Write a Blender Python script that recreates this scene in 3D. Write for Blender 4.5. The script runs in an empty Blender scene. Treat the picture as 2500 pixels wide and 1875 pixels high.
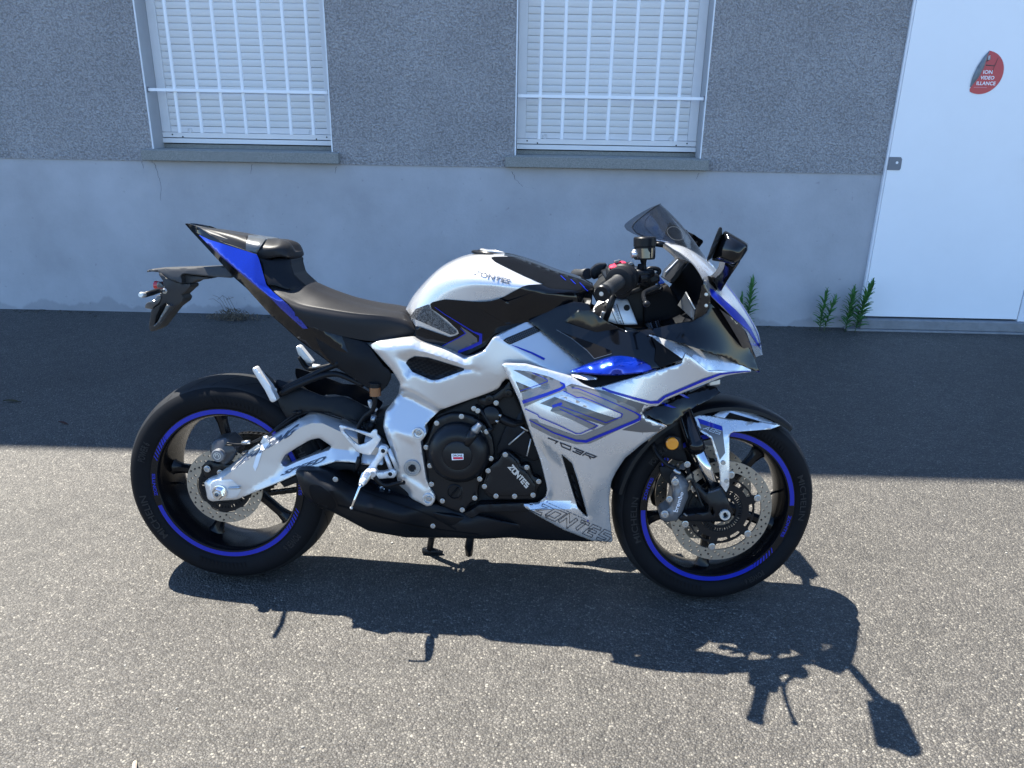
import bpy, bmesh, math, random
import numpy as np
from mathutils import Vector, Matrix
from mathutils.bvhtree import BVHTree
from mathutils.geometry import delaunay_2d_cdt
random.seed(7); rng = np.random.RandomState(5)
scene = bpy.context.scene
C = scene.collection

# ---------------------------------------------------------------- camera
CAM_H, CAM_D, CAM_YAW, CAM_PITCH, CAM_ROLL, FPX = (1.38279, 5.12397, 0.0204833, 0.345973, 0.016902, 1876.84)
def cam_axes():
    cy, sy = math.cos(CAM_YAW), math.sin(CAM_YAW); cp, sp = math.cos(CAM_PITCH), math.sin(CAM_PITCH)
    F = Vector((-sy*cp, cy*cp, -sp)); R = Vector((cy, sy, 0)); U = R.cross(F)
    cr, sr = math.cos(CAM_ROLL), math.sin(CAM_ROLL)
    return Vector((0, -CAM_D, CAM_H)), F, R*cr+U*sr, U*cr-R*sr
CO, CF, CR, CU = cam_axes()
cd = bpy.data.cameras.new('camera'); cam = bpy.data.objects.new('camera', cd); C.objects.link(cam)
cam.matrix_world = Matrix(((CR.x, CU.x, -CF.x, CO.x), (CR.y, CU.y, -CF.y, CO.y), (CR.z, CU.z, -CF.z, CO.z), (0, 0, 0, 1)))
cd.sensor_width = 36; cd.lens = 36*FPX/2500; cd.clip_end = 500; cd.clip_start = 0.05
scene.camera = cam
# ---------------------------------------------------------------- sky, sun, exposure
SUN = Vector((0.364, -0.26, -0.894)).normalized()
w = bpy.data.worlds.new('World'); scene.world = w; w.use_nodes = True
nt = w.node_tree; bg = nt.nodes['Background']
sky = nt.nodes.new('ShaderNodeTexSky'); sky.sky_type = 'NISHITA'; sky.sun_disc = False
sky.sun_elevation = math.radians(63.4); sky.sun_rotation = math.radians(-54.5)
sky.air_density = 1.0; sky.dust_density = 0.0; sky.ozone_density = 8.0
nt.links.new(sky.outputs[0], bg.inputs[0]); bg.inputs[1].default_value = 0.105
sl = bpy.data.lights.new('sun', 'SUN'); sl.energy = 5.0; sl.angle = math.radians(0.5); sl.color = (1.0, 0.95, 0.85)
so = bpy.data.objects.new('sun', sl); C.objects.link(so); so.rotation_euler = SUN.to_track_quat('-Z', 'Y').to_euler(); so.location = (-4, 3, 12)
scene.view_settings.view_transform = 'Standard'; scene.view_settings.look = 'None'
scene.view_settings.gamma = 1.0; scene.view_settings.use_curve_mapping = False
scene.view_settings.exposure = 1.9
scene.render.engine = 'CYCLES'

# ---------------------------------------------------------------- tagging / linking
def tag(o, label=None, cat=None, group=None, kind=None):
    if label: o['label'] = label
    if cat: o['category'] = cat
    if group: o['group'] = group
    if kind: o['kind'] = kind
    return o
def link(name, mesh, mat=None, parent=None, smooth=False, kind=None, label=None):
    if mat is not None and len(mesh.materials) == 0: mesh.materials.append(mat)
    o = bpy.data.objects.new(name, mesh); C.objects.link(o)
    if parent is not None: o.parent = parent
    if smooth:
        for p in mesh.polygons: p.use_smooth = True
    if kind: o['kind'] = kind
    if label: o['label'] = label
    return o
def empty(name, loc, label, cat, group=None):
    o = bpy.data.objects.new(name, None); C.objects.link(o); o.location = loc; o.empty_display_size = .1
    return tag(o, label, cat, group)
def mesh_of(name, verts, faces):
    m = bpy.data.meshes.new(name); m.from_pydata([tuple(v) for v in verts], [], faces); m.update(); return m
def bm_mesh(name, bm, recalc=False):
    if recalc: bmesh.ops.recalc_face_normals(bm, faces=bm.faces)
    m = bpy.data.meshes.new(name); bm.to_mesh(m); bm.free(); return m
def sharp(mesh, deg=35):
    for p in mesh.polygons: p.use_smooth = True
    bm = bmesh.new(); bm.from_mesh(mesh)
    for e in bm.edges:
        if len(e.link_faces) == 2 and e.calc_face_angle(0) > math.radians(deg): e.smooth = False
    bm.to_mesh(mesh); bm.free()
def box_bm(bm, x0, x1, y0, y1, z0, z1, bev=0):
    r = bmesh.ops.create_cube(bm, size=1)
    vs = r['verts']
    for v in vs: v.co = Vector(((x0+x1)/2+v.co.x*(x1-x0), (y0+y1)/2+v.co.y*(y1-y0), (z0+z1)/2+v.co.z*(z1-z0)))
    if bev:
        es = list({e for v in vs for e in v.link_edges})
        bmesh.ops.bevel(bm, geom=es, offset=bev, segments=2, profile=.5, affect='EDGES')
    return bm
def box(name, x0, x1, y0, y1, z0, z1, mat, parent, bev=0, **k):
    return link(name, bm_mesh(name, box_bm(bmesh.new(), x0, x1, y0, y1, z0, z1, bev)), mat, parent, **k)

# ---------------------------------------------------------------- materials
def N(nt, t, **kw):
    n = nt.nodes.new(t)
    for k, v in kw.items(): setattr(n, k, v)
    return n
def mat(name, col, rough=.5, metal=0, coat=0, coat_rough=.05, spec=.5, var=0, vscale=20, bump=0, bscale=200, bdist=.002, rvar=0, trans=0, ior=1.45, stretch=(1, 1, 1)):
    m = bpy.data.materials.new(name); m.use_nodes = True; t = m.node_tree; b = t.nodes['Principled BSDF']
    b.inputs['Base Color'].default_value = (*col, 1); b.inputs['Roughness'].default_value = rough; b.inputs['Metallic'].default_value = metal
    b.inputs['Coat Weight'].default_value = coat; b.inputs['Coat Roughness'].default_value = coat_rough
    b.inputs['Specular IOR Level'].default_value = spec; b.inputs['Transmission Weight'].default_value = trans; b.inputs['IOR'].default_value = ior
    tc = N(t, 'ShaderNodeTexCoord'); mp = N(t, 'ShaderNodeMapping'); t.links.new(tc.outputs['Object'], mp.inputs[0]); mp.inputs['Scale'].default_value = stretch
    if var or rvar:
        n = N(t, 'ShaderNodeTexNoise'); n.inputs['Scale'].default_value = vscale; n.inputs['Detail'].default_value = 6; n.inputs['Roughness'].default_value = .65
        t.links.new(mp.outputs[0], n.inputs[0])
        if var:
            r = N(t, 'ShaderNodeMapRange'); r.inputs[1].default_value = .25; r.inputs[2].default_value = .75; r.inputs[3].default_value = 1-var; r.inputs[4].default_value = 1+var
            t.links.new(n.outputs[0], r.inputs[0])
            mx = N(t, 'ShaderNodeVectorMath', operation='SCALE'); mx.inputs[0].default_value = col; t.links.new(r.outputs[0], mx.inputs['Scale'])
            t.links.new(mx.outputs[0], b.inputs['Base Color'])
        if rvar:
            r2 = N(t, 'ShaderNodeMapRange'); r2.inputs[1].default_value = .3; r2.inputs[2].default_value = .7; r2.inputs[3].default_value = max(0, rough-rvar); r2.inputs[4].default_value = rough+rvar
            t.links.new(n.outputs[0], r2.inputs[0]); t.links.new(r2.outputs[0], b.inputs['Roughness'])
    if bump:
        n = N(t, 'ShaderNodeTexNoise'); n.inputs['Scale'].default_value = bscale; n.inputs['Detail'].default_value = 3
        t.links.new(mp.outputs[0], n.inputs[0])
        bp = N(t, 'ShaderNodeBump'); bp.inputs['Strength'].default_value = bump; bp.inputs['Distance'].default_value = bdist
        t.links.new(n.outputs[0], bp.inputs['Height']); t.links.new(bp.outputs[0], b.inputs['Normal'])
    return m
M = {}
M['silver'] = mat('silver pearl paint', (.61, .615, .62), .27, .60, coat=1, coat_rough=.04, rvar=.03, vscale=6)
M['alloy'] = mat('painted alloy', (.58, .58, .58), .36, .70, coat=.3, coat_rough=.15, bump=.06, bscale=900, bdist=.0004)
M['cast'] = mat('cast grey alloy', (.30, .31, .32), .42, .8, bump=.25, bscale=700, bdist=.0006)
M['black'] = mat('gloss black paint', (.004, .0045, .006), .09, 0, spec=.42)
M['satin'] = mat('satin black plastic', (.006, .007, .009), .36, 0, spec=.22, bump=.08, bscale=1500, bdist=.0003)
M['matte'] = mat('matte black plastic', (.007, .008, .010), .5, 0, spec=.17, bump=.15, bscale=1100, bdist=.0004)
M['exhaust'] = mat('matte black heat paint', (.006, .007, .009), .4, .0, spec=.2, bump=.1, bscale=1500, bdist=.0002, rvar=.05, vscale=12)
M['engine'] = mat('black engine paint', (.006, .007, .009), .3, 0, spec=.3, bump=.12, bscale=1300, bdist=.0003)
M['dark'] = mat('dark inner metal', (.008, .009, .010), .6, 0, spec=.3)
M['deep'] = mat('shadow black plastic', (.004, .004, .005), .8, 0, spec=.2)  # near black; shade of slots, grooves and openings put into the colour
M['rubber'] = mat('tyre rubber', (.007, .0075, .009), .6, 0, spec=.10, bump=.12, bscale=600, bdist=.0005, var=.25, vscale=9, rvar=.07)
M['tread'] = mat('sunlit tyre tread rubber', (.016, .017, .019), .6, 0, spec=.22, bump=.25, bscale=300, bdist=.0006, var=.2, vscale=25)  # tread lightened in the colour for sun on the shoulder
M['rubber_mark'] = mat('moulded rubber relief', (.013, .0135, .015), .5, 0, spec=.3)
M['seat'] = mat('seat vinyl', (.0145, .0145, .016), .43, 0, spec=.22, bump=.35, bscale=900, bdist=.0006)
M['rim'] = mat('gloss black rim', (.004, .0045, .006), .22, 0, spec=.32)
M['blue'] = mat('candy blue metallic paint', (.002, .028, .38), .20, .65, coat=1, coat_rough=.03)
M['blue_decal'] = mat('blue decal', (.001, .014, .31), .3, 0, coat=.2, spec=.4)
M['taupe'] = mat('taupe decal', (.20, .185, .175), .35, .1, coat=.5)
M['taupe_dark'] = mat('dark taupe decal', (.105, .098, .094), .35, .1, coat=.5)
M['ink'] = mat('black decal ink', (.012, .013, .02), .35, 0)
M['ink_grey'] = mat('grey decal ink', (.045, .06, .09), .4, 0)
M['letter_silver'] = mat('silver lettering', (.55, .55, .53), .35, .5)
M['chrome'] = mat('chrome', (.72, .73, .74), .12, 1.0)
M['steel'] = mat('brushed disc steel', (.30, .27, .23), .42, .85, var=.12, vscale=30, bump=.1, bscale=400, bdist=.0003)
M['bolt'] = mat('zinc bolt', (.40, .41, .42), .3, .9)
M['caliper'] = mat('grey anodised caliper', (.17, .175, .185), .38, .4, bump=.15, bscale=900, bdist=.0003)
M['caliper_dark'] = mat('dark anodised caliper', (.055, .056, .06), .4, .4)
M['bracket'] = mat('bead blasted alloy', (.62, .63, .64), .42, .5, bump=.15, bscale=1500, bdist=.0003)
M['amber'] = mat('amber reflector', (.75, .27, .005), .25, 0, coat=1, bump=.4, bscale=400)
M['brown'] = mat('brake fluid in reservoir', (.20, .075, .020), .3, 0, coat=1)
M['red'] = mat('red plastic', (.62, .012, .05), .4, 0)
M['redlens'] = mat('red lens', (.45, .01, .015), .15, 0, coat=1)
M['white'] = mat('white plastic', (.8, .8, .8), .4, 0)
M['key'] = mat('blue key plastic', (.0, .12, .7), .3, 0)
M['grip'] = mat('grip rubber', (.018, .019, .021), .55, 0, bump=.5, bscale=500, bdist=.001)
M['greyplastic'] = mat('grey glossy plastic', (.06, .065, .07), .3, 0, coat=.4)
M['screen'] = mat('display glass', (.01, .012, .016), .05, 0, coat=1)
M['lit_plastic'] = mat('sunlit grained plastic', (.042, .043, .045), .5, 0, spec=.3, bump=.2, bscale=900, bdist=.0004); M['chain'] = mat('oiled chain steel', (.035, .033, .032), .4, .7)  # lit_plastic: dark plastic with the sun on it put into the colour
M['pad'] = mat('tank pad', (.05, .05, .052), .7, 0)
M['film'] = mat('torn clear film', (.75, .78, .8), .35, 0)
# rough sandpaper like tank pad: voronoi grains
def voro_mat(name, c0, c1, scale, rough=.7, bump=.5, dist=.001, spec=.4):
    m = bpy.data.materials.new(name); m.use_nodes = True; t = m.node_tree; b = t.nodes['Principled BSDF']; b.inputs['Roughness'].default_value = rough
    b.inputs['Specular IOR Level'].default_value = spec
    tc = N(t, 'ShaderNodeTexCoord'); v = N(t, 'ShaderNodeTexVoronoi'); v.inputs['Scale'].default_value = scale; t.links.new(tc.outputs['Object'], v.inputs[0])
    cr = N(t, 'ShaderNodeValToRGB'); cr.color_ramp.elements[0].color = (*c0, 1); cr.color_ramp.elements[1].color = (*c1, 1)
    sp = N(t, 'ShaderNodeSeparateColor'); t.links.new(v.outputs['Color'], sp.inputs[0]); t.links.new(sp.outputs[0], cr.inputs[0]); t.links.new(cr.outputs[0], b.inputs['Base Color'])
    bp = N(t, 'ShaderNodeBump'); bp.inputs['Strength'].default_value = bump; bp.inputs['Distance'].default_value = dist; bp.invert = True
    t.links.new(v.outputs['Distance'], bp.inputs['Height']); t.links.new(bp.outputs[0], b.inputs['Normal'])
    return m
M['pad'] = voro_mat('grained tank pad', (.008, .008, .009), (.13, .13, .13), 420, .6, .8, .001)
# smoked windscreen: a thin tinted sheet
def glass_mat():
    m = bpy.data.materials.new('smoked acrylic'); m.use_nodes = True; t = m.node_tree; t.nodes.clear()
    out = N(t, 'ShaderNodeOutputMaterial'); tr = N(t, 'ShaderNodeBsdfTransparent'); tr.inputs[0].default_value = (.66, .67, .69, 1)
    gl = N(t, 'ShaderNodeBsdfGlossy'); gl.inputs['Roughness'].default_value = .04; gl.inputs[0].default_value = (.9, .9, .9, 1)
    lw = N(t, 'ShaderNodeLayerWeight'); lw.inputs[0].default_value = .5; pw = N(t, 'ShaderNodeMath', operation='POWER'); pw.inputs[1].default_value = 4.0; t.links.new(lw.outputs['Facing'], pw.inputs[0])
    fr = N(t, 'ShaderNodeMapRange'); fr.inputs[3].default_value = .035; fr.inputs[4].default_value = .7; t.links.new(pw.outputs[0], fr.inputs[0]); mx = N(t, 'ShaderNodeMixShader')
    t.links.new(fr.outputs[0], mx.inputs[0]); t.links.new(tr.outputs[0], mx.inputs[1]); t.links.new(gl.outputs[0], mx.inputs[2]); t.links.new(mx.outputs[0], out.inputs[0])
    return m
M['smoke'] = glass_mat()

# ground: worn asphalt with visible aggregate
def asphalt():
    m = bpy.data.materials.new('worn asphalt'); m.use_nodes = True; t = m.node_tree; b = t.nodes['Principled BSDF']
    L = t.links.new
    geo = N(t, 'ShaderNodeNewGeometry')
    wn = N(t, 'ShaderNodeTexNoise'); wn.inputs['Scale'].default_value = 90; wn.inputs['Detail'].default_value = 2; L(geo.outputs['Position'], wn.inputs[0])
    ws = N(t, 'ShaderNodeVectorMath', operation='SCALE'); ws.inputs['Scale'].default_value = .004; L(wn.outputs['Color'], ws.inputs[0])
    wa = N(t, 'ShaderNodeVectorMath', operation='ADD'); L(geo.outputs['Position'], wa.inputs[0]); L(ws.outputs[0], wa.inputs[1])
    v1 = N(t, 'ShaderNodeTexVoronoi'); v1.inputs['Scale'].default_value = 150; v1.inputs['Randomness'].default_value = 1; L(wa.outputs[0], v1.inputs[0])
    v2 = N(t, 'ShaderNodeTexVoronoi'); v2.inputs['Scale'].default_value = 330; L(wa.outputs[0], v2.inputs[0])
    ve = N(t, 'ShaderNodeTexVoronoi'); ve.feature = 'DISTANCE_TO_EDGE'; ve.inputs['Scale'].default_value = 150; L(wa.outputs[0], ve.inputs[0])
    sp = N(t, 'ShaderNodeSeparateColor'); L(v1.outputs['Color'], sp.inputs[0])
    cr = N(t, 'ShaderNodeValToRGB'); e = cr.color_ramp.elements
    e[0].position = 0; e[0].color = (.051, .046, .040, 1); e[1].position = 1; e[1].color = (.205, .19, .16, 1)
    a = cr.color_ramp.elements.new(.55); a.color = (.090, .083, .072, 1); a2 = cr.color_ramp.elements.new(.88); a2.color = (.124, .114, .098, 1)
    L(sp.outputs[0], cr.inputs[0])
    # binder between stones
    me = N(t, 'ShaderNodeMapRange'); me.inputs[1].default_value = 0.0; me.inputs[2].default_value = .24; L(ve.outputs['Distance'], me.inputs[0])
    mx = N(t, 'ShaderNodeMix', data_type='RGBA'); mx.inputs[6].default_value = (.026, .024, .021, 1); L(me.outputs[0], mx.inputs[0]); L(cr.outputs[0], mx.inputs[7])
    # large scale variation
    n = N(t, 'ShaderNodeTexNoise'); n.inputs['Scale'].default_value = 1.3; n.inputs['Detail'].default_value = 7; n.inputs['Roughness'].default_value = .6; L(geo.outputs['Position'], n.inputs[0])
    r = N(t, 'ShaderNodeMapRange'); r.inputs[1].default_value = .3; r.inputs[2].default_value = .7; r.inputs[3].default_value = .80; r.inputs[4].default_value = 1.16; L(n.outputs[0], r.inputs[0])
    n3 = N(t, 'ShaderNodeTexNoise'); n3.inputs['Scale'].default_value = 14; n3.inputs['Detail'].default_value = 4; L(geo.outputs['Position'], n3.inputs[0])
    r3 = N(t, 'ShaderNodeMapRange'); r3.inputs[1].default_value = .3; r3.inputs[2].default_value = .7; r3.inputs[3].default_value = .84; r3.inputs[4].default_value = 1.16; L(n3.outputs[0], r3.inputs[0])
    mm = N(t, 'ShaderNodeMath', operation='MULTIPLY'); L(r.outputs[0], mm.inputs[0]); L(r3.outputs[0], mm.inputs[1])
    sc = N(t, 'ShaderNodeVectorMath', operation='SCALE'); L(mx.outputs[2], sc.inputs[0]); L(mm.outputs[0], sc.inputs['Scale'])
    L(sc.outputs[0], b.inputs['Base Color'])
    b.inputs['Roughness'].default_value = .62; b.inputs['Specular IOR Level'].default_value = .5
    # relief: rounded stones, different heights, some missing
    h1 = N(t, 'ShaderNodeMath', operation='SUBTRACT'); h1.inputs[0].default_value = 1; L(v1.outputs['Distance'], h1.inputs[1])
    hh = N(t, 'ShaderNodeMath', operation='MULTIPLY'); L(h1.outputs[0], hh.inputs[0]); 
    rr = N(t, 'ShaderNodeMapRange'); rr.inputs[3].default_value = .45; rr.inputs[4].default_value = 1.1; L(sp.outputs[1], rr.inputs[0]); L(rr.outputs[0], hh.inputs[1])
    h2 = N(t, 'ShaderNodeMath', operation='MULTIPLY'); h2.inputs[1].default_value = -.35; L(v2.outputs['Distance'], h2.inputs[0])
    ha = N(t, 'ShaderNodeMath', operation='ADD'); L(hh.outputs[0], ha.inputs[0]); L(h2.outputs[0], ha.inputs[1])
    n2 = N(t, 'ShaderNodeTexNoise'); n2.inputs['Scale'].default_value = 45; n2.inputs['Detail'].default_value = 5; L(geo.outputs['Position'], n2.inputs[0])
    hb = N(t, 'ShaderNodeMath', operation='MULTIPLY_ADD'); hb.inputs[1].default_value = 1.1; L(n2.outputs[0], hb.inputs[0]); L(ha.outputs[0], hb.inputs[2])
    bp = N(t, 'ShaderNodeBump'); bp.inputs['Strength'].default_value = .95; bp.inputs['Distance'].default_value = .0044; L(hb.outputs[0], bp.inputs['Height']); L(bp.outputs[0], b.inputs['Normal'])
    return m
# rough-cast render
def roughcast():
    m = bpy.data.materials.new('roughcast render'); m.use_nodes = True; t = m.node_tree; b = t.nodes['Principled BSDF']; L = t.links.new
    geo = N(t, 'ShaderNodeNewGeometry')
    n1 = N(t, 'ShaderNodeTexNoise'); n1.inputs['Scale'].default_value = 85; n1.inputs['Detail'].default_value = 4; n1.inputs['Roughness'].default_value = .55; n1.inputs['Distortion'].default_value = .8; L(geo.outputs['Position'], n1.inputs[0])
    v = N(t, 'ShaderNodeTexVoronoi'); v.feature = 'SMOOTH_F1'; v.inputs['Scale'].default_value = 100; L(geo.outputs['Position'], v.inputs[0])
    n2 = N(t, 'ShaderNodeTexNoise'); n2.inputs['Scale'].default_value = 2.2; n2.inputs['Detail'].default_value = 5; L(geo.outputs['Position'], n2.inputs[0])
    sub = N(t, 'ShaderNodeMath', operation='MULTIPLY_ADD'); sub.inputs[1].default_value = -.55; L(v.outputs['Distance'], sub.inputs[0]); L(n1.outputs[0], sub.inputs[2])
    r = N(t, 'ShaderNodeMapRange'); r.inputs[1].default_value = .10; r.inputs[2].default_value = .46; r.inputs[3].default_value = .74; r.inputs[4].default_value = 1.22; L(sub.outputs[0], r.inputs[0])
    r2 = N(t, 'ShaderNodeMapRange'); r2.inputs[1].default_value = .3; r2.inputs[2].default_value = .7; r2.inputs[3].default_value = .9; r2.inputs[4].default_value = 1.1; L(n2.outputs[0], r2.inputs[0])
    mm = N(t, 'ShaderNodeMath', operation='MULTIPLY'); L(r.outputs[0], mm.inputs[0]); L(r2.outputs[0], mm.inputs[1])
    sc = N(t, 'ShaderNodeVectorMath', operation='SCALE'); sc.inputs[0].default_value = (.365, .355, .355); L(mm.outputs[0], sc.inputs['Scale']); L(sc.outputs[0], b.inputs['Base Color'])
    b.inputs['Roughness'].default_value = .8; b.inputs['Specular IOR Level'].default_value = .25
    bp = N(t, 'ShaderNodeBump'); bp.inputs['Strength'].default_value = 1.0; bp.inputs['Distance'].default_value = .018; L(sub.outputs[0], bp.inputs['Height']); L(bp.outputs[0], b.inputs['Normal'])
    return m
def plinth_mat():
    m = bpy.data.materials.new('painted cement plinth'); m.use_nodes = True; t = m.node_tree; b = t.nodes['Principled BSDF']; L = t.links.new
    geo = N(t, 'ShaderNodeNewGeometry'); sx = N(t, 'ShaderNodeSeparateXYZ'); L(geo.outputs['Position'], sx.inputs[0])
    n = N(t, 'ShaderNodeTexNoise'); n.inputs['Scale'].default_value = 2.0; n.inputs['Detail'].default_value = 9; n.inputs['Roughness'].default_value = .62; L(geo.outputs['Position'], n.inputs[0])
    r = N(t, 'ShaderNodeMapRange'); r.inputs[1].default_value = .3; r.inputs[2].default_value = .7; r.inputs[3].default_value = .84; r.inputs[4].default_value = 1.10; L(n.outputs[0], r.inputs[0])
    # damp / dirt band with a wavy edge along the foot of the wall
    nb = N(t, 'ShaderNodeTexNoise'); nb.noise_dimensions = '1D'; nb.inputs['Scale'].default_value = 3.2; nb.inputs['Detail'].default_value = 5; L(sx.outputs[0], nb.inputs['W'])
    ed = N(t, 'ShaderNodeMath', operation='MULTIPLY_ADD'); ed.inputs[1].default_value = -.26; L(nb.outputs[0], ed.inputs[0]); L(sx.outputs[2], ed.inputs[2])
    rb = N(t, 'ShaderNodeMapRange'); rb.inputs[1].default_value = -.085; rb.inputs[2].default_value = -.068; rb.inputs[3].default_value = .80; rb.inputs[4].default_value = 1; L(ed.outputs[0], rb.inputs[0])
    ns = N(t, 'ShaderNodeTexNoise'); ns.inputs['Scale'].default_value = 35; ns.inputs['Detail'].default_value = 4; L(geo.outputs['Position'], ns.inputs[0])
    rs = N(t, 'ShaderNodeMapRange'); rs.inputs[1].default_value = .68; rs.inputs[2].default_value = .8; rs.inputs[3].default_value = 1; rs.inputs[4].default_value = .72; L(ns.outputs[0], rs.inputs[0])
    m1 = N(t, 'ShaderNodeMath', operation='MULTIPLY'); L(r.outputs[0], m1.inputs[0]); L(rb.outputs[0], m1.inputs[1])
    m2 = N(t, 'ShaderNodeMath', operation='MULTIPLY'); L(m1.outputs[0], m2.inputs[0]); L(rs.outputs[0], m2.inputs[1])
    sc = N(t, 'ShaderNodeVectorMath', operation='SCALE'); sc.inputs[0].default_value = (.385, .39, .41); L(m2.outputs[0], sc.inputs['Scale']); L(sc.outputs[0], b.inputs['Base Color'])
    b.inputs['Roughness'].default_value = .6; b.inputs['Specular IOR Level'].default_value = .4
    nf = N(t, 'ShaderNodeTexNoise'); nf.inputs['Scale'].default_value = 60; nf.inputs['Detail'].default_value = 5; L(geo.outputs['Position'], nf.inputs[0])
    bp = N(t, 'ShaderNodeBump'); bp.inputs['Strength'].default_value = .5; bp.inputs['Distance'].default_value = .003; L(nf.outputs[0], bp.inputs['Height']); L(bp.outputs[0], b.inputs['Normal'])
    return m
M['asphalt'] = asphalt(); M['roughcast'] = roughcast(); M['plinth'] = plinth_mat()
M['reveal'] = mat('smooth render', (.40, .41, .43), .65, var=.08, vscale=6, bump=.3, bscale=80)
M['bead'] = mat('white corner bead', (.75, .77, .79), .6, var=.1, vscale=20)
M['sillstone'] = voro_mat('reconstituted stone sill', (.16, .165, .155), (.29, .29, .27), 330, .7, .25, .001)
M['shutter'] = mat('grey white shutter slat', (.74, .73, .71), .5, var=.07, vscale=7, stretch=(.35, 1, 14))
M['pvc'] = mat('white shutter guide', (.74, .74, .74), .45, var=.05, vscale=5)
M['bars'] = mat('white painted steel bar', (.86, .87, .88), .4, bump=.1, bscale=200)
M['door'] = mat('white painted steel door', (.84, .85, .86), .38, var=.03, vscale=2, rvar=.05)
M['doorframe'] = mat('white door frame', (.74, .75, .77), .45, var=.05, vscale=8)
M['concrete'] = mat('concrete step', (.21, .215, .22), .8, var=.18, vscale=14, bump=.5, bscale=60, bdist=.004)
M['steelgrey'] = mat('grey painted steel', (.17, .18, .20), .45)
M['hole'] = mat('dark hole', (.01, .01, .01), .9)

# ---------------------------------------------------------------- ground
bm = bmesh.new(); bmesh.ops.create_grid(bm, x_segments=24, y_segments=24, size=60)
ground = link('asphalt_ground', bm_mesh('asphalt_ground', bm), M['asphalt']); tag(ground, kind='structure')

# ---------------------------------------------------------------- building
bld = empty('building', (0, 0, 0), 'grey roughcast building wall with two barred shuttered windows and a white door', 'building')
HP = 1.015; T0, T1 = 0.0, 0.30
WL = (-2.447, -1.285); WR = (-0.110, 1.070); DX = (2.235, 3.345); WZ = (1.085, 2.60); DZ = 2.22
bm = bmesh.new()
xs = [-14, WL[0], WL[1], WR[0], WR[1], DX[0], DX[1], 14]
def wbox(x0, x1, z0, z1): box_bm(bm, x0, x1, T0, T1, z0, z1)
for a, b_ in ((0, 1), (2, 3), (4, 5), (6, 7)): wbox(xs[a], xs[b_], HP, WZ[1])
for a, b_ in ((1, 2), (3, 4)): wbox(xs[a], xs[b_], HP, 1.03)
wbox(DX[0], DX[1], DZ, WZ[1])
# upper storey with its sloping roof edge
top = [(-14, 7.64), (-4.6, 7.66), (-2.2, 7.94), (14, 7.97)]
for (xa, za), (xb, zb) in zip(top[:-1], top[1:]):
    vs = [bm.verts.new(v) for v in ((xa, T0, WZ[1]), (xb, T0, WZ[1]), (xb, T0, zb), (xa, T0, za), (xa, 6, WZ[1]), (xb, 6, WZ[1]), (xb, 6, zb), (xa, 6, za))]
    for f in ((0, 1, 2, 3), (7, 6, 5, 4), (3, 2, 6, 7), (0, 4, 5, 1), (0, 3, 7, 4), (1, 5, 6, 2)): bm.faces.new([vs[i] for i in f])
link('wall', bm_mesh('wall', bm, True), M['roughcast'], bld, label='grey roughcast upper wall')
bm = bmesh.new()
box_bm(bm, -14, DX[0], .007, T1, -.2, HP); box_bm(bm, DX[1], 14, .007, T1, -.2, HP)
link('plinth', bm_mesh('plinth', bm), M['plinth'], bld, label='smooth grey painted plinth with a dirty foot')
box('dark_backing', -13.9, 13.9, .9, .95, -.1, 2.58, M['hole'], bld)  # unseen black sheet added so the gap below the shutters stays dark

slat_me = None
def make_slat(length):
    # slightly convex profile, extruded along X
    prof = [(-.001, 0), (-.0042, .003), (-.0056, .012), (-.0060, .020), (-.0056, .029), (-.0042, .0375), (-.001, .0400), (.004, .0400), (.004, 0)]
    vs = []; fs = []; n = len(prof)
    for x in (0, length): vs += [(x, y, z) for y, z in prof]
    for i in range(n): fs.append((i, (i+1) % n, n+(i+1) % n, n+i))
    fs.append(tuple(range(n))[::-1]); fs.append(tuple(range(n, 2*n)))
    m = mesh_of('slat', vs, fs); bm = bmesh.new(); bm.from_mesh(m); bmesh.ops.recalc_face_normals(bm, faces=bm.faces); bm.to_mesh(m); bm.free(); return m
def cyl_mesh(name, r, p0, p1, seg=14, cap=True):
    p0, p1 = Vector(p0), Vector(p1); d = (p1-p0); q = d.to_track_quat('Z', 'Y').to_matrix().to_4x4()
    bm = bmesh.new(); bmesh.ops.create_cone(bm, cap_ends=cap, segments=seg, radius1=r, radius2=r, depth=d.length, matrix=Matrix.Translation((p0+p1)/2) @ q)
    m = bm_mesh(name, bm); sharp(m, 50); return m
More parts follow.
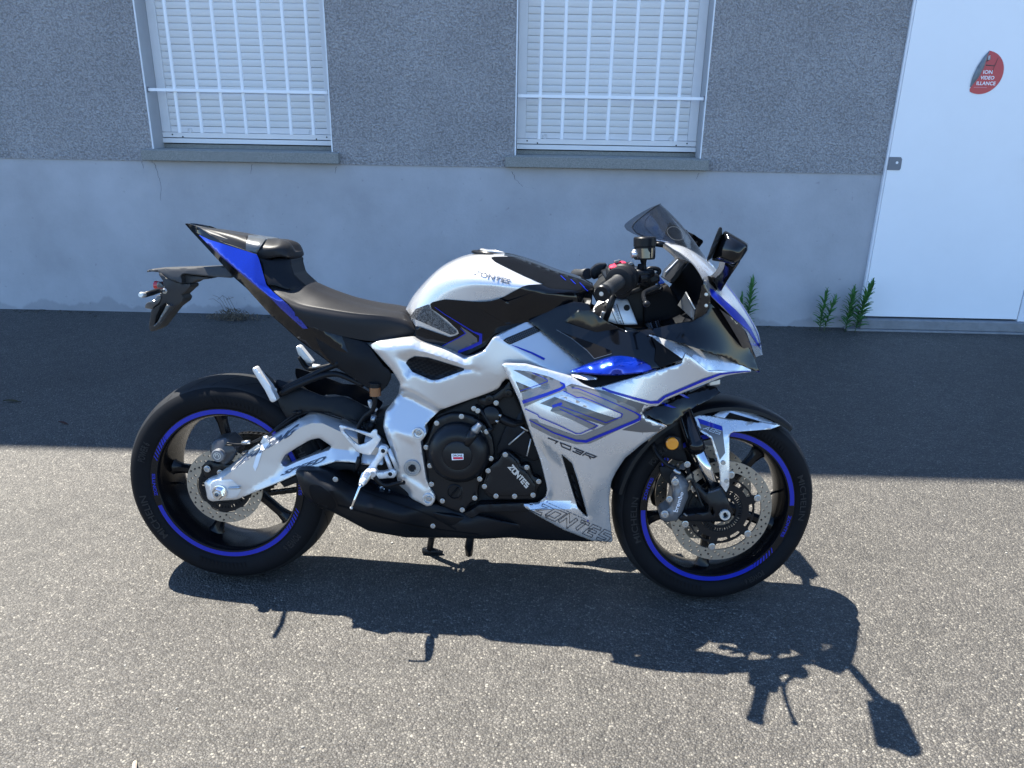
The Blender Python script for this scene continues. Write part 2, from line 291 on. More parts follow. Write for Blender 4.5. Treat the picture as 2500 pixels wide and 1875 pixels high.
def window(x0, x1, bar0, hid_side):
    B0, B1 = .15, .21; gw = .058
    rv = bmesh.new()
    t = .006
    box_bm(rv, x0, x0+t, .004, .30, WZ[0]-.03, WZ[1]); box_bm(rv, x1-t, x1, .004, .30, WZ[0]-.03, WZ[1]); box_bm(rv, x0+t, x1-t, .004, .30, WZ[1]-t, WZ[1])
    link('window_reveal', bm_mesh('window_reveal', rv), M['reveal'], bld)
    box('corner_bead', x0-.0035, x0+.004, -.004, .0035, WZ[0]+.006, WZ[1], M['bead'], bld); box('corner_bead', x1-.004, x1+.0035, -.004, .0035, WZ[0]+.006, WZ[1], M['bead'], bld)
    # sill
    sb = bmesh.new()
    box_bm(sb, x0-.062, x1+.048, -.052, -.001, 1.021, 1.088, .004); box_bm(sb, x0+.0005, x1-.0005, -.0008, .29, 1.031, 1.092, .002)
    link('window_sill', bm_mesh('window_sill', sb), M['sillstone'], bld, label='stone window sill')
    # shutter: bottom rails, guides, slats
    fr = bmesh.new()
    box_bm(fr, x0+t+.001, x1-t-.001, B0-.012, B1, 1.158, 1.190, .0015); box_bm(fr, x0+t+.001, x1-t-.001, B0-.018, B1, 1.124, 1.153, .0015)
    box_bm(fr, x0+t+.001, x0+t+gw, B0-.010, B1, 1.192, WZ[1]-.01, .002); box_bm(fr, x1-t-gw, x1-t-.001, B0-.010, B1, 1.192, WZ[1]-.01, .002)
    sh = link('roller_shutter', bm_mesh('roller_shutter', fr), M['pvc'], bld, label='closed white roller shutter')
    box('shutter_bottom_bar', x0+t+gw, x1-t-gw, B0, B0+.02, 1.192, 1.228, M['pvc'], sh, .002)
    box('subframe', x0+t+.002, x1-t-.002, B0-.004, B1, 1.0925, 1.117, M['sillstone'], sh)
    sm = make_slat(x1-x0-2*t-2*gw-.002); sm.materials.append(M['shutter'])
    for k in range(33):
        s = link('slat', sm, None, sh); s.location = (x0+t+gw+.001, B0+.006+random.uniform(-.0012, .0012), 1.230+.0411*k)
        s.rotation_euler.y = random.uniform(-.0004, .0004)
    for sx_ in (x0+.19, x1-.17):
        bm = bmesh.new(); ret = bmesh.ops.create_circle(bm, segments=20, radius=.014)
        m = torus_mesh('shutter_stop', .013, .003); o = link('shutter_stop', m, M['pvc'], sh); o.location = (sx_, B0-.004, 1.205); o.rotation_euler.x = math.pi/2; bm.free()
    hm = cyl_mesh('drain_hole', .0048, (0, 0, 0), (0, -.0012, 0)); hm.materials.append(M['hole'])
    for hx, hz in ((x0+.074, 1.176), (x0+.142, 1.163), (x1-.135, 1.163), (x1-.066, 1.176)):
        o = link('drain_hole', hm, None, sh); o.location = (hx, B0-.0118, hz)
    # security bars
    g = bmesh.new(); box_bm(g, x0+t+.0005, x1-t-.0005, .018, .027, 1.440, 1.458, .001)
    gr = link('window_grille', bm_mesh('window_grille', g), M['bars'], bld, label='white steel security grille')
    g2 = bmesh.new(); box_bm(g2, x0+t+.0005, x1-t-.0005, .018, .027, 2.34, 2.358, .001); link('grille_crossbar', bm_mesh('grille_crossbar', g2), M['bars'], gr)
    bar = cyl_mesh('bar', .0108, (0, 0, 1.193), (0, 0, 2.52)); bar.materials.append(M['bars'])
    for k in range(7):
        o = link('bar', bar, None, gr); o.location = (bar0+.1448*k, .037, 0)
    for x_ in (x0+t+.002, x1-t-.002):
        box('grille_anchor', min(x_, x_)-.0015, x_+.0015, .008, .036, 1.432, 1.466, M['steelgrey'], gr)
def torus_mesh(name, R, r, n=24, k=8):
    vs = []; fs = []
    for i in range(n):
        a = 2*math.pi*i/n
        for j in range(k):
            b = 2*math.pi*j/k; vs.append(((R+r*math.cos(b))*math.cos(a), (R+r*math.cos(b))*math.sin(a), r*math.sin(b)))
    for i in range(n):
        for j in range(k): fs.append((i*k+j, ((i+1) % n)*k+j, ((i+1) % n)*k+(j+1) % k, i*k+(j+1) % k))
    m = mesh_of(name, vs, fs)
    for p in m.polygons: p.use_smooth = True
    return m
window(*WL, -2.276, 1); window(*WR, .041, 0)
# door
box('door_frame', 3.292, 3.345, -.024, .10, .060, DZ-.001, M['doorframe'], bld, .004)
bm = bmesh.new(); box_bm(bm, 2.236, 2.2495, -.016, .10, .082, DZ-.001, .001); box_bm(bm, 2.2505, 3.2915, .02, .1, 2.16, DZ-.001, .002)
link('door_lining', bm_mesh('door_lining', bm), M['doorframe'], bld)
door = box('door', 2.2515, 3.288, -.018, .03, .090, 2.157, M['door'], bld, .002, label='plain white steel door')
bm = bmesh.new(); box_bm(bm, 3.226, 3.262, -.026, -.0182, 1.02, 1.24, .003)
hd = link('door_handle', bm_mesh('door_handle', bm), M['bolt'], door)
bm = bmesh.new(); box_bm(bm, 3.13, 3.255, -.075, -.055, 1.125, 1.143, .006); box_bm(bm, 3.236, 3.252, -.06, -.026, 1.126, 1.142, .002); link('handle_lever', bm_mesh('handle_lever', bm), M['bolt'], door)
# steel tab
bm = bmesh.new()
pts = [(2.250, 1.044), (2.326, 1.044), (2.333, 1.055), (2.331, 1.112), (2.322, 1.124), (2.250, 1.124)]
f = [bm.verts.new((x, -.0215, z)) for x, z in pts]; b2 = [bm.verts.new((x, -.0185, z)) for x, z in pts]
bm.faces.new(f); bm.faces.new(b2[::-1])
for i in range(6): bm.faces.new((f[i], b2[i], b2[(i+1) % 6], f[(i+1) % 6]))
tab = link('steel_tab', bm_mesh('steel_tab', bm, True), M['steelgrey'], bld)
hm = cyl_mesh('tab_hole', .0085, (2.303, -.0222, 1.090), (2.303, -.0216, 1.090)); link('tab_hole', hm, M['white'], tab)
# concrete step
bm = bmesh.new(); box_bm(bm, 2.15, 14, -.075, .006, -.1, .012, .004); box_bm(bm, 2.236, 3.40, -.062, .30, .0125, .078, .006)
link('door_step', bm_mesh('door_step', bm), M['concrete'], bld)

# hairline cracks in the plinth under the sills, and the dirt gathered along the foot of the wall
M['crack'] = mat('dark crack', (.06, .06, .062), .9)
def crack(pts, w_=.0014):
    pts = [on_wall_pt(*p) for p in pts]; bm = bmesh.new(); prev = None; rd = random.Random(len(pts)); seq = []
    for (x0, z0), (x1, z1) in zip(pts[:-1], pts[1:]):
        for k in range(6): t = k/6; seq.append((x0+(x1-x0)*t+rd.uniform(-.003, .003), z0+(z1-z0)*t+rd.uniform(-.003, .003)))
    seq.append(pts[-1])
    for i, (x, z) in enumerate(seq):
        ww = w_*(1-.7*i/len(seq)); a = (bm.verts.new((x-ww, .0062, z)), bm.verts.new((x+ww, .0062, z)))
        if prev: bm.faces.new((prev[0], prev[1], a[1], a[0]))
        prev = a
    link('crack', bm_mesh('crack', bm), M['crack'], bld)
def on_wall_pt(x, y):
    d = CF+CR*((x-1250)/FPX)-CU*((y-937.5)/FPX); t = (0-CO.y)/d.y; p = CO+d*t; return (p.x, p.z)
for c_ in ([(365, 391), (378, 402), (384, 424), (392, 450), (391, 490)], [(345, 395), (350, 412)], [(614, 402), (611, 425)], [(820, 408), (817, 424)], [(1250, 418), (1258, 438), (1275, 455), (1310, 462)], [(1706, 424), (1700, 438)]): crack(c_)
def wall_dirt():
    rd = random.Random(21); bm = bmesh.new()
    for i in range(900):
        x = rd.uniform(-3.6, 2.15); y = -abs(rd.gauss(0, .045))-.002; s = rd.choice((.0025, .0035, .005, .008))*rd.uniform(.6, 1.2)
        if math.sin(x*3.1)+math.sin(x*7.7+1)+rd.uniform(-1.2, 1.2) < -.2: continue
        bmesh.ops.create_icosphere(bm, subdivisions=1, radius=s, matrix=Matrix.Translation((x, y, s*.25)) @ Matrix.Rotation(rd.uniform(0, 6), 4, 'Z') @ Matrix.Diagonal((rd.uniform(.8, 2.2), 1, .45, 1)))
    return bm_mesh('wall_foot_dirt', bm)
M['dirt'] = mat('gathered dirt', (.075, .068, .055), .9, var=.5, vscale=9)
tag(link('wall_foot_dirt', wall_dirt(), M['dirt']), 'dirt and grit gathered along the foot of the wall', 'dirt', kind='stuff')

# ================================================================ things on and by the wall
# peeling round sticker on the door (disc whose left part has curled over)
def on_wall(x, y, Y=0.0):
    d = CF + CR*((x-1250)/FPX) - CU*((y-937.5)/FPX); t = (Y-CO.y)/d.y; return CO+d*t
def text_polys(txt, shear=0.0, bold=0.0, space=1.0, font_scale=1.0):
    cu = bpy.data.curves.new('t', 'FONT'); cu.body = txt; cu.shear = shear; cu.offset = bold; cu.space_character = space
    cu.resolution_u = 3
    o = bpy.data.objects.new('t', cu); C.objects.link(o); dg = bpy.context.evaluated_depsgraph_get(); dg.update()
    me = bpy.data.meshes.new_from_object(o.evaluated_get(dg)); bpy.data.objects.remove(o); bpy.data.curves.remove(cu)
    V = np.array([v.co[:2] for v in me.vertices]); F = [tuple(p.vertices) for p in me.polygons]; bpy.data.meshes.remove(me)
    mn, mx = V.min(0), V.max(0); return (V-mn)/(mx-mn), F, (mx-mn)
def flat_mesh(name, P, F, normal):
    m = mesh_of(name, P, F); bm = bmesh.new(); bm.from_mesh(m)
    for f in bm.faces:
        f.normal_update()
        if f.normal.dot(normal) < 0: f.normal_flip()
    bm.to_mesh(m); bm.free(); return m
SY = -.0195
def door_text(name, txt, x0, x1, z0, z1, mt, par, y=SY-.0012, bold=0.0, clip=None):
    V, F, _ = text_polys(txt, bold=bold)
    P = [(x0+v[0]*(x1-x0), y, z0+v[1]*(z1-z0)) for v in V]
    return link(name, flat_mesh(name, P, F, Vector((0, -1, 0))), mt, par)
def sticker():
    cx, cz, R = 2.722, 1.624, .126
    # kept part of the disc: right of the curl line from top (2.738,1.749) to bottom left (2.668,1.520)
    a0, a1 = math.radians(84), math.radians(-117)
    arc = [(cx+R*math.cos(a), cz+R*math.sin(a)) for a in np.linspace(a0, a1, 40)]
    arc += [(2.6625, 1.530), (2.668, 1.541), (2.702, 1.60), (2.722, 1.66), (2.727, 1.71)]
    def poly(name, pts, y, mt, par=None, th=.0006):
        bm = bmesh.new(); f = [bm.verts.new((x, y, z)) for x, z in pts]; b = [bm.verts.new((x, y+th, z)) for x, z in pts]
        bm.faces.new(f); bm.faces.new(b[::-1]); n = len(pts)
        for i in range(n): bm.faces.new((f[i], b[i], b[(i+1) % n], f[(i+1) % n]))
        bmesh.ops.triangulate(bm, faces=[g for g in bm.faces if len(g.verts) > 4])
        return link(name, bm_mesh(name, bm, True), mt, par)
    st = poly('sticker', arc, SY, M['sticker_white'], None)
    tag(st, 'round red video surveillance sticker peeling off the white door', 'sticker')
    k = .974; red = [(cx+(x-cx)*k, cz+(z-cz)*k) for x, z in arc[:40]]+arc[40:]
    poly('red_face', red, SY-.0007, M['sticker_red'], st, .0003)
    # curled flap, its grey underside rolled over towards the camera
    vs = []; fs = []; n = 14; m_ = 7
    A = [(2.735, 1.749), (2.7275, 1.71), (2.7225, 1.66), (2.703, 1.60), (2.667, 1.541)]
    B = [(2.735, 1.749), (2.706, 1.713), (2.679, 1.655), (2.664, 1.600), (2.6605, 1.541)]
    for i in range(n+1):
        u = i/n*(len(A)-1); a = min(int(u), len(A)-2); q = u-a
        pa = Vector(A[a])*(1-q)+Vector(A[a+1])*q; pb = Vector(B[a])*(1-q)+Vector(B[a+1])*q
        for j in range(m_+1):
            v = j/m_; p = pa*(1-v)+pb*v; bulge = math.sin(math.pi*min(1, v*1.0))*.012*math.sin(math.pi*i/n)
            vs.append((p.x, SY-.0022-bulge-.002*math.sin(math.pi*i/n), p.y))
    for i in range(n):
        for j in range(m_):
            a = i*(m_+1)+j; fs.append((a, a+1, a+m_+2, a+m_+1))
    link('curled_flap', mesh_of('curled_flap', vs, fs), M['sticker_back'], st, smooth=True)
    door_text('lettering', 'ION', 2.7235, 2.779, 1.617, 1.638, M['white_ink'], st, bold=.02)
    door_text('lettering', 'VIDEO', 2.713, 2.797, 1.585, 1.606, M['white_ink'], st, bold=.02)
    door_text('lettering', 'ILLANCE', 2.697, 2.811, 1.553, 1.574, M['white_ink'], st, bold=.02)
    bm = bmesh.new(); box_bm(bm, 2.685, 2.765, SY-.0013, SY-.0009, 1.5385, 1.5415); link('small_print', bm_mesh('small_print', bm), M['sticker_pink'], st)
    bm = bmesh.new()
    for q in ([(2.730, 1.706), (2.741, 1.728), (2.752, 1.700), (2.731, 1.684)], [(2.730, 1.663), (2.781, 1.660), (2.781, 1.665), (2.730, 1.669)], [(2.781, 1.6635), (2.7855, 1.6635), (2.796, 1.708), (2.794, 1.709)], [(2.778, 1.625), (2.7795, 1.624), (2.783, 1.663), (2.780, 1.663)]):
        bm.faces.new([bm.verts.new((x, SY-.0013, z)) for x, z in q])
    link('camera_pictogram', bm_mesh('camera_pictogram', bm), M['ink'], st)
    bm = bmesh.new()
    for i in range(4):
        z = 1.720-.0058*i; bm.faces.new([bm.verts.new(v) for v in ((2.7325+.0006*i, SY-.0016, z-.004), (2.7445+.0012*i, SY-.0016, z), (2.745+.0012*i, SY-.0016, z-.0025), (2.733+.0006*i, SY-.0016, z-.0065))])
    link('camera_stripes', bm_mesh('camera_stripes', bm), M['white_ink'], st)
M['sticker_white'] = mat('sticker edge white', (.8, .78, .8), .4); M['sticker_red'] = mat('sticker red', (.48, .012, .035), .35, coat=.3)
M['sticker_back'] = mat('grey sticker back', (.16, .18, .20), .35, var=.35, vscale=25); M['white_ink'] = mat('white ink', (.85, .85, .88), .4); M['sticker_pink'] = mat('small print pink', (.62, .25, .30), .4)
sticker()

# green weeds: upright stems with narrow leaves
M['leaf'] = mat('weed leaf', (.06, .17, .045), .5, var=.35, vscale=60, spec=.4); M['stem'] = mat('weed stem', (.05, .09, .035), .6)
M['dry'] = mat('dried weed', (.13, .105, .075), .8, var=.4, vscale=90)
def leaf_mesh():
    vs = []; fs = []; n = 6
    for i in range(n+1):
        t = i/n; wd = .0058*math.sin(math.pi*min(1, .08+t*.92))**.7*(1-.1*t) if i < n else 0.0001
        z = .020*math.sin(t*1.4)-.014*t*t; x = .060*t
        vs += [(x, -wd, z+.002), (x, 0, z), (x, wd, z+.002)]
    for i in range(n):
        a = i*3; fs += [(a, a+1, a+4, a+3), (a+1, a+2, a+5, a+4)]
    m = mesh_of('leaf', vs, fs)
    for p in m.polygons: p.use_smooth = True
    m.materials.append(M['leaf']); return m
LEAF = leaf_mesh()
def tube_mesh(name, pts, r, seg=8, cap=True):
    pts = [Vector(p) for p in pts]; n = len(pts); rs = r if hasattr(r, '__len__') else [r]*n
    vs = []; fs = []; up = None
    for i, p in enumerate(pts):
        d = (pts[min(i+1, n-1)]-pts[max(i-1, 0)]).normalized()
        if up is None: up = d.orthogonal().normalized()
        up = (up-d*up.dot(d)); up = up.normalized() if up.length > 1e-6 else d.orthogonal().normalized()
        s = d.cross(up)
        for k in range(seg):
            a = 2*math.pi*k/seg; vs.append(p+(up*math.cos(a)+s*math.sin(a))*rs[i])
    for i in range(n-1):
        for k in range(seg): fs.append((i*seg+k, i*seg+(k+1) % seg, (i+1)*seg+(k+1) % seg, (i+1)*seg+k))
    if cap: fs.append(tuple(range(seg))[::-1]); fs.append(tuple(range((n-1)*seg, n*seg)))
    m = mesh_of(name, vs, fs)
    for q in m.polygons: q.use_smooth = len(q.vertices) == 4
    return m
def weed(loc, h, lean, label, n=34, size=1.0, seed=0):
    rd = random.Random(seed)
    e = empty('weed', loc, label, 'weed', 'green weeds at the foot of the wall')
    n = int(n*1.7)
    path = [(lean[0]*(t**1.5)*h, lean[1]*t*h, t*h) for t in np.linspace(0, 1, 7)]
    link('stem', tube_mesh('stem', path, [.0028*(1-.7*i/6) for i in range(7)], 6), M['stem'], e)
    for i in range(n):
        t = .10+.90*(i/n)**.95; x = lean[0]*(t**1.5)*h; y = lean[1]*t*h
        o = link('leaf', LEAF, None, e); o.location = (x, y, t*h)
        sc = size*(1.3-.55*abs(t-.55))*rd.uniform(.8, 1.15); o.scale = (sc, sc, sc)
        o.rotation_euler = (rd.uniform(-.4, .4), -.25-1.15*t**2.2+rd.uniform(-.25, .2), i*2.4+rd.uniform(-.3, .3))
weed((1.478, -.045, 0), .305, (.02, 0), 'single green weed standing behind the motorcycle nose', 36, 1.0, 1)
weed((1.432, -.05, 0), .20, (-.05, 0), 'short green weed half hidden by the motorcycle nose', 20, .9, 2)
weed((1.955, -.09, 0), .245, (.04, 0), 'leftmost green weed of the four beside the white door', 30, .95, 3)
weed((1.985, -.095, 0), .205, (.22, 0), 'green weed leaning right, second from left beside the door', 24, .9, 4)
weed((2.125, -.10, 0), .26, (.05, 0), 'bushy green weed, third from left beside the door', 44, 1.0, 5)
weed((2.185, -.11, 0), .30, (.20, 0), 'tallest green weed against the left edge of the white door', 54, 1.12, 6)
# dry tuft
def dry_tuft():
    rd = random.Random(3); vs = []; fs = []
    def blade(p, d, l, wd):
        q = p+d*l; s = d.cross(Vector((rd.random()-.5, rd.random()-.5, rd.random()-.5))).normalized()*wd; mid = (p+q)/2+Vector((0, 0, .25*l))
        i = len(vs); vs.extend([p-s, p+s, mid+s*.8, mid-s*.8, q]); fs.extend([(i, i+1, i+2, i+3), (i+3, i+2, i+4)])
    for i in range(620):
        u = rd.gauss(0, .42); c = Vector((u*.19, rd.uniform(-.05, .06), max(.002, rd.random()**1.6*.062*max(.15, 1-u*u))))
        d = Vector((rd.uniform(-1, 1), rd.uniform(-1, .2), rd.uniform(-.1, 1))).normalized(); blade(c, d, rd.uniform(.012, .035), rd.uniform(.0012, .0028))
    m = mesh_of('dry_stems', vs, fs)
    e = empty('dried_weed', (-2.00, -.13, 0), 'low dried out weed on the asphalt under the motorcycle tail', 'weed')
    link('dry_leaves', m, M['dry'], e, kind='stuff')
    for k in range(5):
        pts = [(-.05+.02*k, .02, .03), (-.085+.015*k, .03, .10+.012*k), (-.135+.035*k, .04, .13+.012*(k % 3)), (-.165+.03*k, .04, .125+.03*(k % 2))]
        link('twig', tube_mesh('twig', pts, .0011, 4), M['dry'], e)
dry_tuft()

# ================================================================ the motorcycle
BX, BY, BYAW, BLEAN = -0.877919, -3.06694, -0.0400034, 0.127093
S_ = Vector((math.cos(BYAW), math.sin(BYAW), 0)); L0 = Vector((math.sin(BYAW), -math.cos(BYAW), 0)); Zv = Vector((0, 0, 1))
U_ = Zv*math.cos(BLEAN)-L0*math.sin(BLEAN); L_ = L0*math.cos(BLEAN)+Zv*math.sin(BLEAN)
MW = Matrix(((S_.x, -L_.x, U_.x, BX), (S_.y, -L_.y, U_.y, BY), (S_.z, -L_.z, U_.z, 0.0), (0, 0, 0, 1)))
MI = MW.inverted(); CL = MI @ CO; MI3 = MI.to_3x3()
bike = empty('motorcycle', (0, 0, 0), 'white and blue faired sports motorcycle parked on its side stand', 'motorcycle'); bike.matrix_world = MW
ZN = dict(A=(300, 850, .36166), B=(330, 500, .30136), C=(850, 780, .36166), D=(950, 580, .27125), E=(1400, 480, .30139), F=(1200, 780, .34965), G=(1470, 940, .33153),
          H=(1390, 560, .18083), I=(330, 620, .13562), J=(1000, 900, .24111), K=(700, 840, .25316), Q=(700, 1000, .15069), R=(470, 1000, .16275), S=(1560, 1130, .13562), T=(1680, 940, .12658), V=(1270, 1200, .1085), X=(0, 0, 1))
def zp(z, x, y): a = ZN[z]; return (a[0]+x*a[2], a[1]+y*a[2])
def lray(x, y): return (MI3 @ (CF + CR*((x-1250)/FPX) - CU*((y-937.5)/FPX)))
def bx(x, y, l):
    """bike-frame point seen at photo position (x, y) and lying l metres to the right of the bike's mid plane"""
    d = lray(x, y); t = (-l-CL.y)/d.y; return CL+d*t
def bz(z, p): x, y = zp(z, p[0], p[1]); return bx(x, y, p[2])
def topx(P):
    d = MW @ Vector(P)-CO; z = d.dot(CF); return (1250+FPX*d.dot(CR)/z, 937.5-FPX*d.dot(CU)/z)
def zl(z, pts): return [zp(z, *p) for p in pts]

def catmull(pts, n=6, closed=False):
    P = [np.array(p, float) for p in pts]; m = len(P); out = []
    rngi = range(m) if closed else range(m-1)
    for i in rngi:
        p0 = P[(i-1) % m] if closed or i > 0 else 2*P[0]-P[1]; p1 = P[i]; p2 = P[(i+1) % m]
        p3 = P[(i+2) % m] if closed or i+2 < m else 2*P[-1]-P[-2]
        for k in range(n):
            t = k/n; out.append(.5*((2*p1)+(-p0+p2)*t+(2*p0-5*p1+4*p2-p3)*t*t+(-p0+3*p1-3*p2+p3)*t**3))
    if not closed: out.append(P[-1])
    return out
def rnd(poly, r=4, n=4):
    """round the corners of a closed 2D polygon"""
    P = [np.array(p[:2], float) for p in poly]; m = len(P); out = []
    for i in range(m):
        a, b, c = P[i-1], P[i], P[(i+1) % m]; da = np.linalg.norm(a-b); dc = np.linalg.norm(c-b)
        if da < 1e-6 or dc < 1e-6: continue
        ra = min(r, da*.45); rc = min(r, dc*.45); s = b+(a-b)/da*ra; e = b+(c-b)/dc*rc
        for k in range(n+1):
            t = k/n; out.append(tuple((1-t)**2*s+2*t*(1-t)*b+t*t*e))
    return out
class Facet:
    """lateral offset l over the side view, linear between control points, with creases"""
    def __init__(s, pts, creases=()):
        s.p = [Vector(p[:2]) for p in pts]; s.l = [p[2] for p in pts]; s.creases = [[(s.p[i].x, s.p[i].y) for i in c] for c in creases]
        ed = [(c[i], c[i+1]) for c in creases for i in range(len(c)-1)]
        v, e, f, ov, oe, of = delaunay_2d_cdt(s.p, ed, [], 0, 1e-6)
        s.V = np.array([[a.x, a.y] for a in v]); s.L = np.array([s.l[o[0]] if o else 0. for o in ov])
        for i, o in enumerate(ov):
            if not o: s.L[i] = float(np.mean([s.l[j] for j in np.argsort([(q.x-v[i].x)**2+(q.y-v[i].y)**2 for q in s.p])[:2]]))
        s.T = np.array(f)
    def __call__(s, X):
        X = np.asarray(X, float); a, b, c = s.V[s.T[:, 0]], s.V[s.T[:, 1]], s.V[s.T[:, 2]]
        d = (b[:, 1]-c[:, 1])*(a[:, 0]-c[:, 0])+(c[:, 0]-b[:, 0])*(a[:, 1]-c[:, 1]); d = np.where(abs(d) < 1e-9, 1e-9, d)
        w0 = ((b[:, 1]-c[:, 1])*(X[:, None, 0]-c[:, 0])+(c[:, 0]-b[:, 0])*(X[:, None, 1]-c[:, 1]))/d
        w1 = ((c[:, 1]-a[:, 1])*(X[:, None, 0]-c[:, 0])+(a[:, 0]-c[:, 0])*(X[:, None, 1]-c[:, 1]))/d
        w2 = 1-w0-w1; q = np.minimum(np.minimum(w0, w1), w2); i = q.argmax(1); r = np.arange(len(X))
        W = np.stack([w0[r, i], w1[r, i], w2[r, i]], 1); W = np.clip(W, -.35, 1.35); W /= W.sum(1, keepdims=True)
        return (W*s.L[s.T[i]]).sum(1)
class TPS:
    creases = []
    def __init__(s, pts, lam=1e-3):
        P = np.array([p[:2] for p in pts], float)/100; s.P = P; n = len(P); L = np.array([p[2] for p in pts])
        K = s.k(np.linalg.norm(P[:, None]-P[None], axis=2))+np.eye(n)*lam; A = np.zeros((n+3, n+3)); A[:n, :n] = K; A[:n, n:] = np.c_[np.ones(n), P]; A[n:, :n] = A[:n, n:].T
        s.w = np.linalg.solve(A, np.r_[L, 0, 0, 0])
    def k(s, r): return np.where(r > 0, r*r*np.log(np.maximum(r, 1e-9)), 0)
    def __call__(s, X):
        X = np.asarray(X, float)/100; K = s.k(np.linalg.norm(X[:, None]-s.P[None], axis=2)); return K @ s.w[:-3]+np.c_[np.ones(len(X)), X] @ s.w[-3:]
class Flat:
    creases = []
    def __init__(s, l): s.l = l
    def __call__(s, X): return np.full(len(X), s.l)
def fz(z, pts): return [(*zp(z, p[0], p[1]), p[2]) for p in pts]
def inside(X, poly):
    poly = np.asarray(poly); r = np.zeros(len(X), bool); x, y = X[:, 0], X[:, 1]; x0, y0 = poly[:, 0], poly[:, 1]; x1, y1 = np.roll(x0, -1), np.roll(y0, -1)
    for a, b, c, d in zip(x0, y0, x1, y1):
        if b == d: continue
        r ^= ((b > y) != (d > y)) & (x < (c-a)*(y-b)/(d-b)+a)
    return r
def dens(poly, step, closed=True):
    P = [np.array(p[:2], float) for p in poly]; out = []; m = len(P)
    for i in range(m if closed else m-1):
        a, b = P[i], P[(i+1) % m]; n = max(1, int(math.ceil(np.linalg.norm(b-a)/step)))
        for k in range(n): out.append(a+(b-a)*k/n)
    if not closed: out.append(P[-1])
    return np.array(out)
def dist_to(X, polys):
    D = np.full(len(X), 1e9)
    for P, closed in polys:
        A = P; B = np.roll(P, -1, axis=0)
        if not closed: A, B = A[:-1], B[:-1]
        for i in range(0, len(A), 40):
            a, b = A[i:i+40], B[i:i+40]; ab = b-a; L = (ab**2).sum(1); L[L == 0] = 1e-12
            t = np.clip(((X[:, None]-a)*ab).sum(2)/L, 0, 1); q = a+t[..., None]*ab; D = np.minimum(D, np.linalg.norm(X[:, None]-q, axis=2).min(1))
    return D
def triangulate(outer, holes=(), step=9, creases=(), rings=()):
    loops = [dens(outer, step)]+[dens(h, step) for h in holes]
    V = []; E = []
    for lp in loops:
        b = len(V); V += [tuple(p) for p in lp]; E += [(b+i, b+(i+1) % len(lp)) for i in range(len(lp))]
    polys = [(lp, True) for lp in loops]
    nb = len(V)
    for cr in creases:
        cp = dens(cr, step, False); cp = cp[inside(cp, loops[0])] if len(cp) else cp
        if len(cp) < 2: continue
        dd = dist_to(cp, polys); cp = cp[dd > .6]
        b = len(V); V += [tuple(p) for p in cp]
        for i in range(len(cp)-1):
            if np.linalg.norm(cp[i+1]-cp[i]) < step*1.6: E.append((b+i, b+i+1))
    crp = [(dens(cr, step, False), False) for cr in creases]
    pts = []
    for d in rings:
        for lp in loops:
            t = np.roll(lp, -1, 0)-np.roll(lp, 1, 0); t /= (np.linalg.norm(t, axis=1, keepdims=True)+1e-9); nrm = np.c_[-t[:, 1], t[:, 0]]
            for sgn in (1, -1):
                q = lp+sgn*nrm*d; pts.append(q)
    if pts:
        q = np.vstack(pts); ok = inside(q, loops[0])
        for h in loops[1:]: ok &= ~inside(q, h)
        q = q[ok]; dd = dist_to(q, polys); keep = np.zeros(len(q), bool)
        for d in rings: keep |= abs(dd-d) < .06*d+.02
        q = q[keep]
        if crp and len(q): q = q[dist_to(q, crp) > .8]
        seen = set(); qq = []
        for p in q:
            k = (round(p[0]/1.4), round(p[1]/1.4))
            if not any((k[0]+a, k[1]+b) in seen for a in (-1, 0, 1) for b in (-1, 0, 1)) or len(rings) == 0: qq.append(p); seen.add(k)
        V += [tuple(p) for p in qq]
    mx = max(rings) if rings else 0
    mn, mxx = loops[0].min(0), loops[0].max(0); g = []
    y = mn[1]; k = 0
    while y < mxx[1]:
        x = mn[0]+(step/2 if k % 2 else 0)
        while x < mxx[0]: g.append((x, y)); x += step
        y += step*.866; k += 1
    if g:
        g = np.array(g); ok = inside(g, loops[0])
        for h in loops[1:]: ok &= ~inside(g, h)
        g = g[ok]
        if len(g):
            dd = dist_to(g, polys); g = g[dd > mx+step*.45]
            if len(g) and crp: g = g[dist_to(g, crp) > step*.5]
            V += [tuple(p) for p in g]
    v, e, f, ov, oe, of = delaunay_2d_cdt([Vector(p) for p in V], E, [], 0, 1e-5)
    X = np.array([[a.x, a.y] for a in v]); T = np.array(f); c = X[T].mean(1); ok = inside(c, loops[0])
    for h in loops[1:]: ok &= ~inside(c, h)
    return X, T[ok], polys
PX = 1/843.0
OBJ = {}
